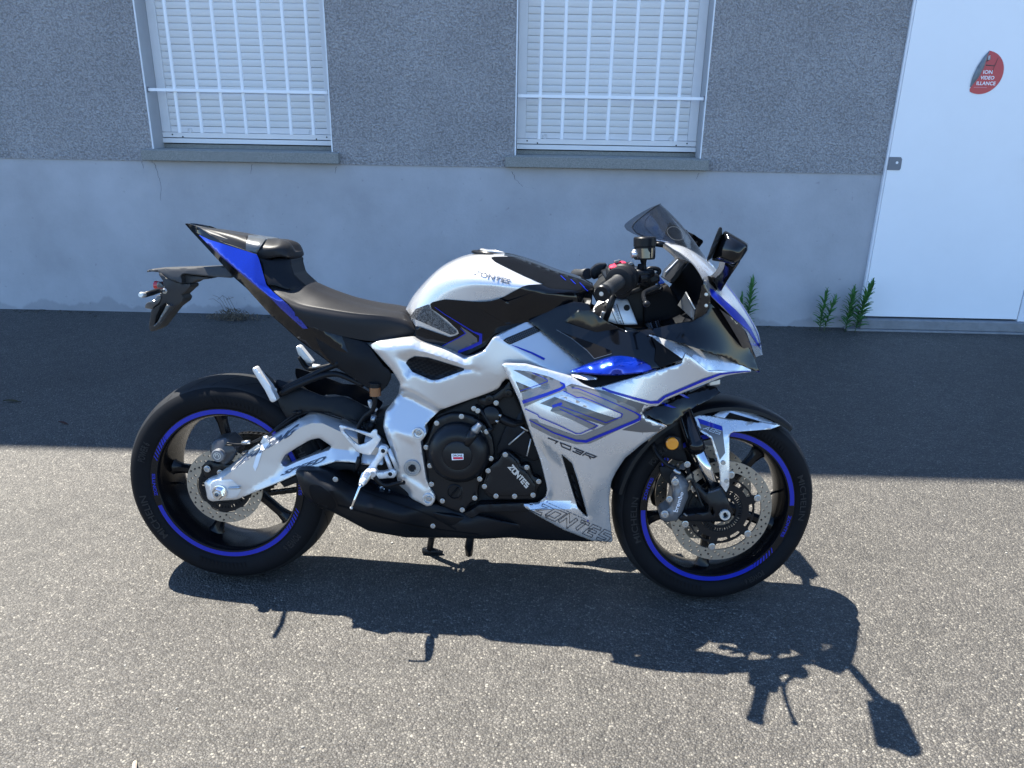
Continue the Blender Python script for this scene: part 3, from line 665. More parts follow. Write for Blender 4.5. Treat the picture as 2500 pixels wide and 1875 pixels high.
def panel(name, outer, field, mt, parent=None, th=.004, holes=(), step=9, edge=.003, er=3.0, mirror=False, label=None, key=None, smooth_l=0, kind=None, exdir=None, taper=1.0):
    """a shell with a real thickness whose side view is outer and whose lateral offset follows field; its edge is rolled over"""
    rings = [er*f for f in (.22, .55, 1.0)] if edge else ()
    X, T, polys = triangulate(outer, holes, step, field.creases, rings)
    l = field(X)
    if smooth_l:
        nb = [set() for _ in X]
        for t in T:
            for i in range(3): nb[t[i]].add(t[(i+1) % 3]); nb[t[i]].add(t[(i+2) % 3])
        for _ in range(smooth_l): l = np.array([.5*l[i]+.5*np.mean(l[list(nb[i])]) if nb[i] else l[i] for i in range(len(l))])
    if edge:
        d = dist_to(X, polys); q = np.clip(1-d/er, 0, 1); l = l-edge*(1-np.sqrt(np.maximum(0, 1-q*q)))
    F = [bx(x, y, a) for (x, y), a in zip(X, l)]
    n = len(F); cnt = {}
    for t in T:
        for i in range(3):
            k = (t[i], t[(i+1) % 3]); cnt[k] = cnt.get(k, 0)+1
    bd = [k for k in cnt if (k[1], k[0]) not in cnt]
    # orient: front faces look to -Y (towards the right side of the bike)
    a, b, c = [F[i] for i in T[0]]; flip = (b-a).cross(c-a).y > 0
    used = sorted({i for k in bd for i in k}); idx = {}
    vs = list(F); EX = exdir if exdir is not None else Vector((0, th, 0))
    for i in used: idx[i] = len(vs); vs.append(F[i]+EX)
    fs = [tuple(int(i) for i in (t[::-1] if flip else t)) for t in T]
    if taper != 1.0:
        cen = sum((F[i] for i in used), Vector())/len(used)
    # back: reuse a coarse copy of the front so the shell is closed
    back = {}
    for i in range(n):
        if i in idx: back[i] = idx[i]
        else: back[i] = len(vs); vs.append(F[i]+EX)
    if taper != 1.0:
        for k in set(back.values()): vs[k] = cen+EX+(vs[k]-cen-EX)*taper
    fs += [tuple(back[int(i)] for i in (t if flip else t[::-1])) for t in T]
    for (i, j) in bd:
        q = (int(i), int(j), idx[j], idx[i]); fs.append(q if flip else q[::-1])
    m = mesh_of(name, vs, fs); m.materials.append(mt)
    bm = bmesh.new(); bm.from_mesh(m)
    for v in [v for v in bm.verts if not v.link_faces]: bm.verts.remove(v)
    bmesh.ops.recalc_face_normals(bm, faces=bm.faces)
    for f_ in bm.faces: f_.smooth = True
    for e_ in bm.edges:
        if len(e_.link_faces) == 2 and e_.calc_face_angle(0) > math.radians(28): e_.smooth = False
    bm.to_mesh(m); bm.free()
    o = link(name, m, None, parent or bike, label=label, kind=kind)
    OBJ[key or name] = o
    if mirror:
        m2 = m.copy(); bm = bmesh.new(); bm.from_mesh(m2)
        for v in bm.verts: v.co.y = -v.co.y
        bmesh.ops.reverse_faces(bm, faces=bm.faces); bm.to_mesh(m2); bm.free()
        o2 = link(name, m2, None, parent or bike, kind=kind); OBJ[(key or name)+'_far'] = o2
    return o
def loft(name, rows, mt, z='X', nu=6, nv=5, both=True, close_ends=True, parent=None, key=None, label=None, th=0, crease=35):
    """surface through rows of (x, y, l) control points; mirrored to the far side so the volume is whole"""
    R = [[np.array(bz(z, p)) for p in r] for r in rows]
    R2 = [catmull(r, nv) for r in R]; m = len(R2[0])
    cols = [catmull([r[j] for r in R2], nu) for j in range(m)]
    nr = len(cols[0]); vs = [cols[j][i] for i in range(nr) for j in range(m)]
    fs = [(i*m+j, i*m+j+1, (i+1)*m+j+1, (i+1)*m+j) for i in range(nr-1) for j in range(m-1)]
    bm = bmesh.new(); V = [bm.verts.new(v) for v in vs]
    def addf(vv):
        vv2 = []
        for q in vv:
            if q not in vv2: vv2.append(q)
        if len(vv2) > 2:
            try: bm.faces.new(vv2)
            except ValueError: pass
    for f in fs: addf([V[i] for i in f])
    if both:
        W = [bm.verts.new((v[0], -v[1], v[2])) for v in vs]
        for f in fs: addf([W[i] for i in f[::-1]])
        if close_ends:
            for i in range(nr-1): addf([V[i*m+m-1], V[(i+1)*m+m-1], W[(i+1)*m+m-1], W[i*m+m-1]])
            for row in (0, nr-1):
                for j in range(m-1): addf([V[row*m+j], V[row*m+j+1], W[row*m+j+1], W[row*m+j]])
        bmesh.ops.remove_doubles(bm, verts=bm.verts, dist=.0006)
    if th:
        bmesh.ops.recalc_face_normals(bm, faces=bm.faces); bm.normal_update()
        r = bmesh.ops.solidify(bm, geom=bm.faces[:], thickness=th)
    bmesh.ops.recalc_face_normals(bm, faces=bm.faces)
    for f in bm.faces: f.smooth = True
    for e in bm.edges:
        if len(e.link_faces) == 2 and e.calc_face_angle(0) > math.radians(crease): e.smooth = False
    me = bm_mesh(name, bm); o = link(name, me, mt, parent or bike, label=label); OBJ[key or name] = o; return o
TREE = {}
def tree(keys):
    k = tuple(keys)
    if k not in TREE:
        vs = []; fs = []
        for q in keys:
            me = OBJ[q].data; b = len(vs); vs += [v.co.copy() for v in me.vertices]; fs += [tuple(b+i for i in p.vertices) for p in me.polygons]
        TREE[k] = BVHTree.FromPolygons(vs, fs)
    return TREE[k]
def project(X, keys, off, l0=None):
    t = tree(keys); out = []
    for x, y in X:
        d = lray(x, y).normalized(); h = t.ray_cast(CL, d)
        if h[0] is None:
            p0 = bx(x, y, l0 if l0 is not None else .15); n = t.find_nearest(p0)
            # stay on the sight line at the depth of the nearest surface point
            tt = (n[0].y-CL.y)/d.y; out.append(CL+d*tt-d*off)
        else:
            out.append(h[0]-d*off*1.3)
    return out
def decal(name, outer, mt, keys, off=.0011, step=10, holes=(), parent=None, label=None, smooth=True, creases=()):
    X, T, _ = triangulate(outer, holes, step, creases)
    P = project(X, keys, off)
    m = flat_mesh(name, P, [tuple(int(i) for i in t) for t in T], Vector((0, -1, 0)))
    return link(name, m, mt, parent or OBJ[keys[0]], smooth=smooth, label=label)
def ribbon_poly(pts, w, closed=False):
    """left and right edge of a mitred line"""
    P = [np.array(p[:2], float) for p in pts]; n = len(P); a = []; b = []
    for i in range(n):
        if closed: p0, p2 = P[i-1], P[(i+1) % n]
        else: p0, p2 = P[max(i-1, 0)], P[min(i+1, n-1)]
        d1 = P[i]-p0; d2 = p2-P[i]
        if np.linalg.norm(d1) < 1e-9: d1 = d2
        if np.linalg.norm(d2) < 1e-9: d2 = d1
        d1 = d1/np.linalg.norm(d1); d2 = d2/np.linalg.norm(d2); n1 = np.array([-d1[1], d1[0]]); n2 = np.array([-d2[1], d2[0]]); m = n1+n2; L = np.linalg.norm(m)
        m = n1 if L < .3 else m/L; k = 1/max(.45, m.dot(n1)); hw = (w[i] if hasattr(w, '__len__') else w)/2
        a.append(P[i]+m*k*hw); b.append(P[i]-m*k*hw)
    return a, b
def stripes(name, lines, mt, keys, off=.0014, parent=None, step=9, label=None):
    """several mitred lines (pts, width, closed) printed on a surface, one mesh"""
    vs = []; fs = []
    for pts, w, closed in lines:
        q = [tuple(p[:2]) for p in pts]
        d = dens(q, step, closed); a, b = ribbon_poly(d, w, closed) if not hasattr(w, '__len__') else ribbon_poly(q, w, closed)
        base = len(vs); n = len(a); P = project(list(a)+list(b), keys, off); vs += P
        for i in range(n if closed else n-1):
            j = (i+1) % n; fs.append((base+i, base+j, base+n+j, base+n+i))
    m = flat_mesh(name, vs, fs, Vector((0, -1, 0))); return link(name, m, mt, parent or OBJ[keys[0]], smooth=True, label=label)
def quadmap(q, uv):
    """q: bottom-left, bottom-right, top-right, top-left in photo px"""
    q = [np.array(p, float) for p in q]; u, v = uv; return (q[0]*(1-u)+q[1]*u)*(1-v)+(q[3]*(1-u)+q[2]*u)*v
def text_on(name, txt, quad, mt, keys, off=.0014, bold=0, shear=0, parent=None):
    V, F, _ = text_polys(txt, bold=bold, shear=shear)
    bm = bmesh.new(); vv = [bm.verts.new((*quadmap(quad, v), 0)) for v in V]
    for f in F:
        try: bm.faces.new([vv[k] for k in f])
        except ValueError: pass
    bmesh.ops.triangulate(bm, faces=bm.faces)
    for _ in range(3):
        es = [e for e in bm.edges if e.calc_length() > 5]
        if es: bmesh.ops.subdivide_edges(bm, edges=es, cuts=1); bmesh.ops.triangulate(bm, faces=bm.faces)
    bm.verts.index_update(); P = project([(v.co.x, v.co.y) for v in bm.verts], keys, off); F = [tuple(v.index for v in f.verts) for f in bm.faces]; bm.free()
    return link(name, flat_mesh(name, P, F, Vector((0, -1, 0))), mt, parent or OBJ[keys[0]])
# blocky italic logo letters as strokes in a unit box (width, strokes)
GL = {'Z': (1.0, [[(0, 1), (1, 1), (0, 0), (1, 0)]]), 'O': (1.0, [[(0.02, .0), (1, 0), (1, 1), (0, 1), (0, 0)]]), 'N': (1.0, [[(0, 0), (0, 1), (1, 0), (1, 1)]]),
      'T': (.9, [[(0, 1), (.9, 1)], [(.45, 1), (.45, 0)]]), 'E': (.85, [[(.85, 1), (0, 1), (0, 0), (.85, 0)], [(0, .5), (.8, .5)]]), 'S': (.9, [[(.9, 1), (0, 1), (0, .52), (.9, .48), (.9, 0), (0, 0)]]),
      'R': (.9, [[(0, 0), (0, 1), (.9, 1), (.9, .5), (.1, .5)], [(.45, .5), (.95, 0)]]), 'A': (1., [[(0, 0), (.55, 1), (.95, 0)], [(.3, .32), (.8, .32)]]), 'C': (.85, [[(.85, 1), (0, 1), (0, 0), (.85, 0)]]),
      'I': (.15, [[(.07, 0), (.07, 1)]]), 'G': (.95, [[(.95, 1), (0, 1), (0, 0), (.95, 0), (.95, .5), (.5, .5)]]), 'P': (.9, [[(0, 0), (0, 1), (.9, 1), (.9, .45), (.1, .45)]]),
      'D': (.95, [[(.02, 0), (.8, 0), (.95, .2), (.95, 1), (0, 1), (0, 0)]]), 'B': (.9, [[(.02, 0), (.9, 0), (.9, 1), (0, 1), (0, 0)], [(0, .5), (.9, .5)]]),
      'M': (1.2, [[(0, 0), (0, 1), (.6, .3), (1.2, 1), (1.2, 0)]]), 'H': (.95, [[(0, 0), (0, 1)], [(.95, 0), (.95, 1)], [(0, .5), (.95, .5)]]), 'L': (.8, [[(0, 1), (0, 0), (.8, 0)]]), 'W': (1.3, [[(0, 1), (.3, 0), (.65, .8), (1., 0), (1.3, 1)]]),
      '7': (.9, [[(0, 1), (.9, 1), (.35, 0)]]), '0': (.95, [[(.02, 0), (.95, 0), (.95, 1), (0, 1), (0, 0)]]), '3': (.9, [[(0, 1), (.9, 1), (.9, 0), (0, 0)], [(.25, .5), (.9, .5)]]), ' ': (.5, [])}
def logo(name, txt, quad, mt, keys, wpx=3.0, gap=.28, off=.0014, parent=None, outline=None):
    tot = sum(GL[c][0] for c in txt)+gap*(len(txt)-1); x = 0; lines = []
    for ch in txt:
        for st in GL[ch][1]:
            pp = [tuple(quadmap(quad, ((x+a)/tot, b))) for a, b in st]
            if outline:
                a, b = ribbon_poly(pp, wpx); lines.append(([tuple(q) for q in a]+[tuple(q) for q in b[::-1]], outline, True))
            else: lines.append((pp, wpx, False))
        x += GL[ch][0]+gap
    return stripes(name, lines, mt, keys, off, parent, step=7)
def tube(name, z, pts, r, mt, parent=None, seg=10, n=5, label=None, kind=None, smooth=True):
    P = [np.array(bz(z, p)) for p in pts]
    if smooth and len(P) > 2:
        k = len(P); Q = catmull(P, n)
        if hasattr(r, '__len__'): r = [float(v) for v in np.interp(np.linspace(0, k-1, len(Q)), range(k), r)]
    else: Q = P
    o = link(name, tube_mesh(name, Q, r, seg), mt, parent or bike, label=label, kind=kind); return o
def lathe(name, p0, axis, prof, mt, parent=None, seg=28, label=None, key=None, crease=30, up=None, arc=None):
    """prof: (t along axis, radius)"""
    p0 = Vector(p0); ax = Vector(axis).normalized(); u = up.normalized() if up else ax.orthogonal().normalized(); v = ax.cross(u)
    bm = bmesh.new(); rows = []
    for t, r in prof:
        if r < 1e-5: rows.append([bm.verts.new(p0+ax*t)])
        else: rows.append([bm.verts.new(p0+ax*t+(u*math.cos(2*math.pi*k/seg)+v*math.sin(2*math.pi*k/seg))*r) for k in range(seg)])
    for a, b in zip(rows[:-1], rows[1:]):
        for k in range(seg):
            k2 = (k+1) % seg
            if len(a) == 1 and len(b) == 1: continue
            if len(a) == 1: bm.faces.new((a[0], b[k], b[k2]))
            elif len(b) == 1: bm.faces.new((a[k], b[0], a[k2]))
            else: bm.faces.new((a[k], b[k], b[k2], a[k2]))
    for rw, rev in ((rows[0], 0), (rows[-1], 1)):
        if len(rw) > 1: bm.faces.new(rw)
    bmesh.ops.recalc_face_normals(bm, faces=bm.faces)
    for f in bm.faces: f.smooth = True
    for e in bm.edges:
        if len(e.link_faces) == 2 and e.calc_face_angle(0) > math.radians(crease): e.smooth = False
    o = link(name, bm_mesh(name, bm), mt, parent or bike, label=label); OBJ[key or name] = o; return o
RGT = Vector((0, -1, 0))
def button_bolt_mesh():
    bm = bmesh.new(); prof = [(0, .0075), (.001, .0078), (.0012, .0062), (.004, .0062), (.0048, .0054), (.0048, .0031), (.0022, .0030), (.0022, 0)]
    rows = []
    for t, r in prof:
        sg = 18
        if r == 0: rows.append([bm.verts.new((0, -t, 0))])
        else: rows.append([bm.verts.new((r*math.cos(2*math.pi*k/sg), -t, r*math.sin(2*math.pi*k/sg))) for k in range(sg)])
    for a, b in zip(rows[:-1], rows[1:]):
        for k in range(18):
            if len(b) == 1: bm.faces.new((a[k], a[(k+1) % 18], b[0]))
            else: bm.faces.new((a[k], a[(k+1) % 18], b[(k+1) % 18], b[k]))
    bm.faces.new(rows[0][::-1]); m = bm_mesh('bolt', bm, True); sharp(m, 30); m.materials.append(M['bolt']); return m
BOLT = button_bolt_mesh()
def bolt(z, x, y, l, sc=1.0, parent=None, name='bolt', rot=0.0):
    o = link(name, BOLT, None, parent or bike); o.location = bz(z, (x, y, l)); o.scale = (sc, sc, sc); o.rotation_euler = (0, rot or random.random(), 0); return o

# ---------------------------------------------------------------- wheels
class Wheel:
    def __init__(s, c, steer):
        s.c = Vector(c); s.e1 = Vector((math.cos(steer), math.sin(steer), 0)); s.eL = Vector((math.sin(steer), -math.cos(steer), 0)); s.e3 = Vector((0, 0, 1))
        s.M = Matrix(((s.e1.x, -s.eL.x, 0, s.c.x), (s.e1.y, -s.eL.y, 0, s.c.y), (0, 0, 1, s.c.z), (0, 0, 0, 1)))
    def P(s, r, a, l): return s.c+s.e1*(r*math.cos(a))+s.e3*(r*math.sin(a))+s.eL*l
    def Q(s, u, v, l): return s.c+s.e1*u+s.e3*v+s.eL*l
WRr = Wheel((0, 0, .312), 0); WFr = Wheel((1.4327, 0, .297), .1645)
def revolve(name, wh, prof, mt, parent, seg=96, closed=True, a0=0, a1=2*math.pi, mats=None, crease=40, label=None, key=None):
    full = abs(a1-a0-2*math.pi) < 1e-6; na = seg if full else seg+1; n = len(prof)
    vs = [wh.P(r, a0+(a1-a0)*i/seg, l) for i in range(na) for l, r in prof]; fs = []; mi = []
    for i in range(seg):
        i2 = (i+1) % na
        for j in range(n if closed else n-1):
            j2 = (j+1) % n; fs.append((i*n+j, i*n+j2, i2*n+j2, i2*n+j)); mi.append(mats(prof[j], prof[j2]) if mats else 0)
    if not full and closed: fs += [tuple(range(n)), tuple(range((na-1)*n, na*n))[::-1]]; mi += [0, 0]
    m = mesh_of(name, vs, fs)
    for t in (mt if isinstance(mt, list) else [mt]): m.materials.append(t)
    for p, k in zip(m.polygons, mi): p.material_index = k
    bm = bmesh.new(); bm.from_mesh(m); bmesh.ops.recalc_face_normals(bm, faces=bm.faces)
    for f in bm.faces: f.smooth = True
    for e in bm.edges:
        if len(e.link_faces) == 2 and e.calc_face_angle(0) > math.radians(crease): e.smooth = False
    bm.to_mesh(m); bm.free(); o = link(name, m, None, parent, label=label); OBJ[key or name] = o; return o
def ring_sector(bm, wh, r0, r1, l, a0, a1, n=None, skew=0.0):
    n = n or max(2, int(abs(a1-a0)/.05)); v = []
    for i in range(n+1):
        t = a0+(a1-a0)*i/n; v.append((bm.verts.new(wh.P(r0, t, l)), bm.verts.new(wh.P(r1, t+skew, l))))
    for i in range(n): bm.faces.new((v[i][0], v[i+1][0], v[i+1][1], v[i][1]))
def arc_text(name, txt, wh, r0, r1, a0, a1, l, mt, parent, flip=False, bold=.01):
    """text along the sidewall from angle a0 to a1 (degrees); flip puts its foot outward"""
    V, F, _ = text_polys(txt, bold=bold); P = []
    for u, v in V:
        a = math.radians(a0+(a1-a0)*u); r = r0+(r1-r0)*v if not flip else r1-(r1-r0)*v; P.append(wh.P(r, a, l))
    return link(name, flat_mesh(name, P, F, -wh.eL if False else wh.eL), mt, parent)
def plate2d(name, wh, outer, holes, l0, l1, mt, parent, step=.012, label=None):
    """flat plate of real thickness in the wheel plane (metres), with holes"""
    k = 1000.; X, T, _ = triangulate([(x*k, y*k) for x, y in outer], [[(x*k, y*k) for x, y in h] for h in holes], step*k)
    n = len(X); vs = [wh.Q(x/k, y/k, l1) for x, y in X]+[wh.Q(x/k, y/k, l0) for x, y in X]
    fs = [tuple(int(i) for i in t) for t in T]+[tuple(int(i)+n for i in t[::-1]) for t in T]; cnt = set()
    for t in T:
        for i in range(3): cnt.add((int(t[i]), int(t[(i+1) % 3])))
    fs += [(a, b, b+n, a+n) for a, b in cnt if (b, a) not in cnt]
    m = mesh_of(name, vs, fs); bm = bmesh.new(); bm.from_mesh(m)
    bmesh.ops.delete(bm, geom=[v for v in bm.verts if not v.link_faces], context='VERTS'); bmesh.ops.recalc_face_normals(bm, faces=bm.faces); bm.to_mesh(m); bm.free()
    o = link(name, m, mt, parent, label=label); OBJ[name] = o; return o
def circ(cx, cy, r, n=8, a=0): return [(cx+r*math.cos(a+2*math.pi*i/n), cy+r*math.sin(a+2*math.pi*i/n)) for i in range(n)]
def build_wheel(wh, fl, tp, spoke0, lab, a_shift, key):
    rimp = [(fl, .2315), (fl, .2255), (fl, .2115), (fl-.004, .2085), (fl-.02, .2045), (.012, .200), (-.012, .200), (-fl+.02, .2045), (-fl+.004, .2085), (-fl, .2115), (-fl, .2315), (-fl+.008, .2315), (-fl+.012, .219), (fl-.012, .219), (fl-.008, .2315)]
    wheel = revolve('wheel', wh, rimp, M['rim'], bike, key=key+'_rim', crease=25, label=lab)
    prof = tp+[(-l, r) for l, r in tp[::-1] if l > 0]
    sh = tp[5][1]
    tyre = revolve('tyre', wh, prof+[(-fl+.012, .2285), (fl-.012, .2285)], [M['rubber'], M['tread']], wheel, seg=128, mats=lambda a, b: 1 if min(a[1], b[1]) >= sh-.002 else 0, key=key+'_tyre', crease=60)
    hub = lathe('hub', wh.Q(0, 0, -fl+.012), wh.eL, [(0, .030), (.01, .036), (.03, .030), (2*fl-.05, .030), (2*fl-.03, .038), (2*fl-.02, .032)], M['rim'], wheel)
    # spokes
    bm = bmesh.new(); sec = [(.028, .020, .018), (.06, .0175, .015), (.12, .0135, .0125), (.17, .014, .012), (.193, .019, .014), (.2025, .027, .017)]; rows = []
    for x, hy, hz in sec:
        c = .45; rows.append([bm.verts.new((x, sy*hz, sz*hy)) for sy, sz in ((-1, -c), (-1, c), (-c, 1), (c, 1), (1, c), (1, -c), (c, -1), (-c, -1))])
    for a, b in zip(rows[:-1], rows[1:]):
        for k in range(8): bm.faces.new((a[k], a[(k+1) % 8], b[(k+1) % 8], b[k]))
    sm = bm_mesh('spoke', bm, True); sharp(sm, 35); sm.materials.append(M['rim'])
    for k in range(5):
        a = math.radians(spoke0+72*k); o = link('spoke', sm, None, wheel); o.matrix_local = wh.M @ Matrix.Rotation(-a, 4, 'Y')
    # rim decals
    l = fl+.0006; r0, r1 = .2155, .2285; A = lambda d: math.radians(d+a_shift)
    bm = bmesh.new()
    for s in (0, 180):
        ring_sector(bm, wh, r0, r1, l, A(s+20), A(s+143))
    link('rim_stripe', bm_mesh('rim_stripe', bm), M['blue_decal'], wheel)
    bm = bmesh.new()
    for s in (0, 180):
        for k in range(7):
            wdt = 2.3-.22*k; a = s+144.0+3.0*k; ring_sector(bm, wh, r0, r1, l, A(a), A(a+wdt), 3, -.045)
    link('rim_hatching', bm_mesh('rim_hatching', bm), M['blue_decal'], wheel)
    for s in (0, 180): arc_text('rim_lettering', 'ZONTES', wh, r0+.001, r1-.002, s+192+a_shift, s+174+a_shift, l, M['blue_decal'], wheel, bold=.03)
    # tyre wall relief
    lw = tp[3][0]+.0004; bm = bmesh.new()
    for s in (62, 248):
        for k in range(12):
            a = s+2.9*k; wd = 2.0-.11*k
            ring_sector(bm, wh, tp[2][1]-.007, tp[3][1]+.002, lw-.0004, A(a), A(a+wd), 2, .02)
    link('wall_ribs', bm_mesh('wall_ribs', bm), M['deep'], wheel, kind='stuff')
    for a0, a1, t in ((222+a_shift, 190+a_shift, 'MICHELIN'), (42+a_shift, 10+a_shift, 'MICHELIN'), (166+a_shift, 152+a_shift, 'POWER 6'), (-34+a_shift, -48+a_shift, 'POWER 6')):
        fl_ = a0 > 90; arc_text('wall_lettering', t, wh, tp[2][1]-.006, tp[3][1]+.001, a0, a1, lw, M['rubber_mark'], wheel)
    # tread grooves
    bm = bmesh.new(); W0 = tp[6][0]
    pr = np.array([(q, r) for q, r in prof]); o_ = pr[:, 0].argsort(); prl, prr = pr[o_, 0], pr[o_, 1]
    tl = [(q, r) for q, r in prof if r > sh-.003]; tl.sort(); tx = [q for q, r in tl]; ty = [r for q, r in tl]
    for k in range(26):
        for s in (1, -1):
            a = 2*math.pi*k/26+(.12 if s < 0 else 0); pp = []
            for i in range(7):
                t = i/6; q = s*(.012+t*(tp[5][0]*.93-.012)); r = float(np.interp(q, tx, ty))+.0005; pp.append((r, a+.17*t+.06*t*t, q, .0016*(1-.5*abs(t-.5)*2)))
            v = [(bm.verts.new(wh.P(r, aa-wd/r, q)), bm.verts.new(wh.P(r, aa+wd/r, q))) for r, aa, q, wd in pp]
            for i in range(6): bm.faces.new((v[i][0], v[i+1][0], v[i+1][1], v[i][1]))
    link('tread_grooves', bm_mesh('tread_grooves', bm), M['deep'], wheel, kind='stuff')
    # valve
    av = math.radians(8 if key == 'F' else 190)
    d = (wh.P(.17, av, 0)-wh.P(.2, av, 0)).normalized()
    link('valve', tube_mesh('valve', [wh.P(.199, av, .0), wh.P(.185, av, .004), wh.P(.168, av, .018)], [.004, .0035, .003], 8), M['satin'], wheel)
    return wheel
TPR = [(.080, .2295), (.0865, .240), (.0915, .253), (.0930, .268), (.0905, .281), (.081, .2935), (.062, .3045), (.035, .3115), (.012, .3145), (0, .315)]
TPF = [(.048, .2295), (.0555, .238), (.0605, .249), (.0620, .260), (.0600, .271), (.0515, .2825), (.036, .2925), (.020, .2978), (.008, .2995), (0, .300)]
rw = build_wheel(WRr, .083, TPR, 31, 'rear wheel', 0, 'R'); fw = build_wheel(WFr, .0525, TPF, 50, 'front wheel', -19, 'F')
def disc_holes(r0, rows, n, rh, off=0):
    h = []
    for j, r in enumerate(rows):
        for k in range(n): h.append(circ(r*math.cos(2*math.pi*(k+off+j*.37)/n), r*math.sin(2*math.pi*(k+off+j*.37)/n), rh, 7))
    return h
def bobbin_ring(r_in, r_tab, n, a0, N_=120, w=.10):
    out = []
    for i in range(N_):
        a = 2*math.pi*i/N_; d = abs(((a-a0+math.pi/n) % (2*math.pi/n))-math.pi/n); t = 1 if d < w*.5 else (0 if d > w else (w-d)/(w*.5)); out.append(((r_in-(r_in-r_tab)*t)*math.cos(a), (r_in-(r_in-r_tab)*t)*math.sin(a)))
    return out
for side, nm in ((1, 'F'), (-1, 'Ffar')):
    lc = .074*side
    disc = plate2d('brake_disc', WFr, circ(0, 0, .150, 120), [bobbin_ring(.1185, .108, 6, .35)]+disc_holes(0, (.1260, .1345, .1430), 27, .0034), lc-.0025, lc+.0025, M['steel'], fw)
    slots = []
    for k in range(6):
        a = 2*math.pi*k/6+.35
        for da, r in ((.30, .089), (-.30, .089)):
            slots.append([((r+dr)*math.cos(a+da+t), (r+dr)*math.sin(a+da+t)) for dr, t in ((-.006, -.16), (-.0065, 0), (-.006, .16), (.004, .18), (.006, 0), (.004, -.18))])
    def carrier_out(N_=120):
        o = []
        for i in range(N_):
            a = 2*math.pi*i/N_; d = abs(((a-.35+math.pi/6) % (2*math.pi/6))-math.pi/6); t = 1 if d < .06 else (0 if d > .13 else (.13-d)/.07); r = .099+.013*t; o.append((r*math.cos(a), r*math.sin(a)))
        return o
    plate2d('disc_carrier', WFr, carrier_out(), [circ(0, 0, .064, 48)]+slots, lc-.003, lc+.003, M['engine'], fw)
    if side == 1:
        plate2d('abs_ring', WFr, circ(0, 0, .0625, 72), [circ(0, 0, .043, 36)]+[[(r*math.cos(a+da), r*math.sin(a+da)) for r, da in ((.051, -.026), (.051, .026), (.0595, .026), (.0595, -.026))] for a in np.arange(48)*2*math.pi/48], lc+.004, lc+.0055, M['matte'], fw, step=.02)
        rv = lathe('disc_button', (0, 0, 0), RGT, [(0, .0105), (.002, .0105), (.0025, .0085), (.0035, .0085), (.0035, .004), (.0015, .0038)], M['bolt'], fw, seg=20)
        bm_ = rv.data; bpy.data.objects.remove(rv)
        for k in range(6):
            a = 2*math.pi*k/6+.35; o = link('disc_button', bm_, None, fw); mm_ = WFr.M.copy(); mm_.translation = WFr.P(.1105, a, lc+.003); o.matrix_local = mm_
rd = plate2d('brake_disc', WRr, circ(0, 0, .1135, 96), [bobbin_ring(.083, .078, 5, .2, w=.2)]+disc_holes(0, (.0905, .0990, .1070), 20, .0034), .092, .097, M['steel'], rw)
plate2d('disc_carrier', WRr, bobbin_ring(.080, .084, 5, .2, w=.2), [circ(0, 0, .045, 40)]+[circ(.063*math.cos(a), .063*math.sin(a), .008, 10) for a in np.arange(10)*.628], .091, .0965, M['engine'], rw)
plate2d('abs_ring', WRr, circ(0, 0, .0715, 72), [circ(0, 0, .052, 36)]+[[(r*math.cos(a+da), r*math.sin(a+da)) for r, da in ((.060, -.026), (.060, .026), (.069, .026), (.069, -.026))] for a in np.arange(44)*2*math.pi/44], .0975, .099, M['satin'], rw, step=.02)
# chain and sprocket on the far side
plate2d('sprocket', WRr, [((.098+(.006 if i % 2 else 0))*math.cos(math.pi*i/42), (.098+(.006 if i % 2 else 0))*math.sin(math.pi*i/42)) for i in range(84)], [circ(0, 0, .05, 30)], -.104, -.098, M['engine'], bike)
def chain():
    cx, cz, r1, r2 = .60, .352, .101, .038; a = math.atan2(cz-.312, cx); d = math.hypot(cx, cz-.312); b = math.acos((r1-r2)/d); path = []
    for t in np.linspace(a+b, a+2*math.pi-b, 30): path.append((r1*math.cos(t), .312+r1*math.sin(t)))
    for t in np.linspace(a-b, a+b, 12): path.append((cx+r2*math.cos(t), cz+r2*math.sin(t)))
    P = dens(path, .0159); bm = bmesh.new()
    for i, (x, z) in enumerate(P):
        x2, z2 = P[(i+1) % len(P)]; mid = Vector(((x+x2)/2, .101, (z+z2)/2)); an = math.atan2(z2-z, x2-x); Rm = Matrix.Translation(mid) @ Matrix.Rotation(-an, 4, 'Y')
        w_ = .009 if i % 2 else .0115
        for s in (-1, 1):
            r = bmesh.ops.create_cube(bm, size=1, matrix=Rm @ Matrix.Translation((0, s*w_, 0)) @ Matrix.Diagonal((.019, .0022, .0125, 1)))
        bmesh.ops.create_cone(bm, cap_ends=True, segments=8, radius1=.005, radius2=.005, depth=.02, matrix=Matrix.Translation((x, .101, z)) @ Matrix.Rotation(math.pi/2, 4, 'X'))
    link('drive_chain', bm_mesh('drive_chain', bm), M['chain'], bike, kind='stuff')
chain()

# ---------------------------------------------------------------- dark cores added to block light through the bike: engine block, airbox, radiator, subframe
def core(name, z, pts, l, mt='dark', th=None):
    return panel(name, zl(z, pts), Flat(l), M[mt], th=th if th else 2*l, edge=.01, er=10, step=22)
core('engine_core', 'C', [(600, 640), (900, 500), (1090, 420), (1220, 700), (1400, 900), (1420, 1180), (1330, 1260), (1200, 1250), (800, 1320), (640, 1270), (560, 1150), (500, 860)], .135)
core('airbox_core', 'D', [(300, 700), (700, 600), (1500, 640), (1750, 700), (2000, 900), (2000, 1050), (1500, 1260), (1100, 1300), (600, 1300), (100, 1000)], .10)
core('radiator_core', 'F', [(250, 640), (420, 520), (900, 560), (950, 700), (800, 980), (740, 1240), (680, 1420), (480, 1420), (420, 1200), (330, 900)], .11)
core('gearbox_core', 'C', [(-60, 760), (250, 640), (560, 700), (600, 1250), (400, 1230), (300, 1120), (60, 1120), (-60, 1000)], .075)

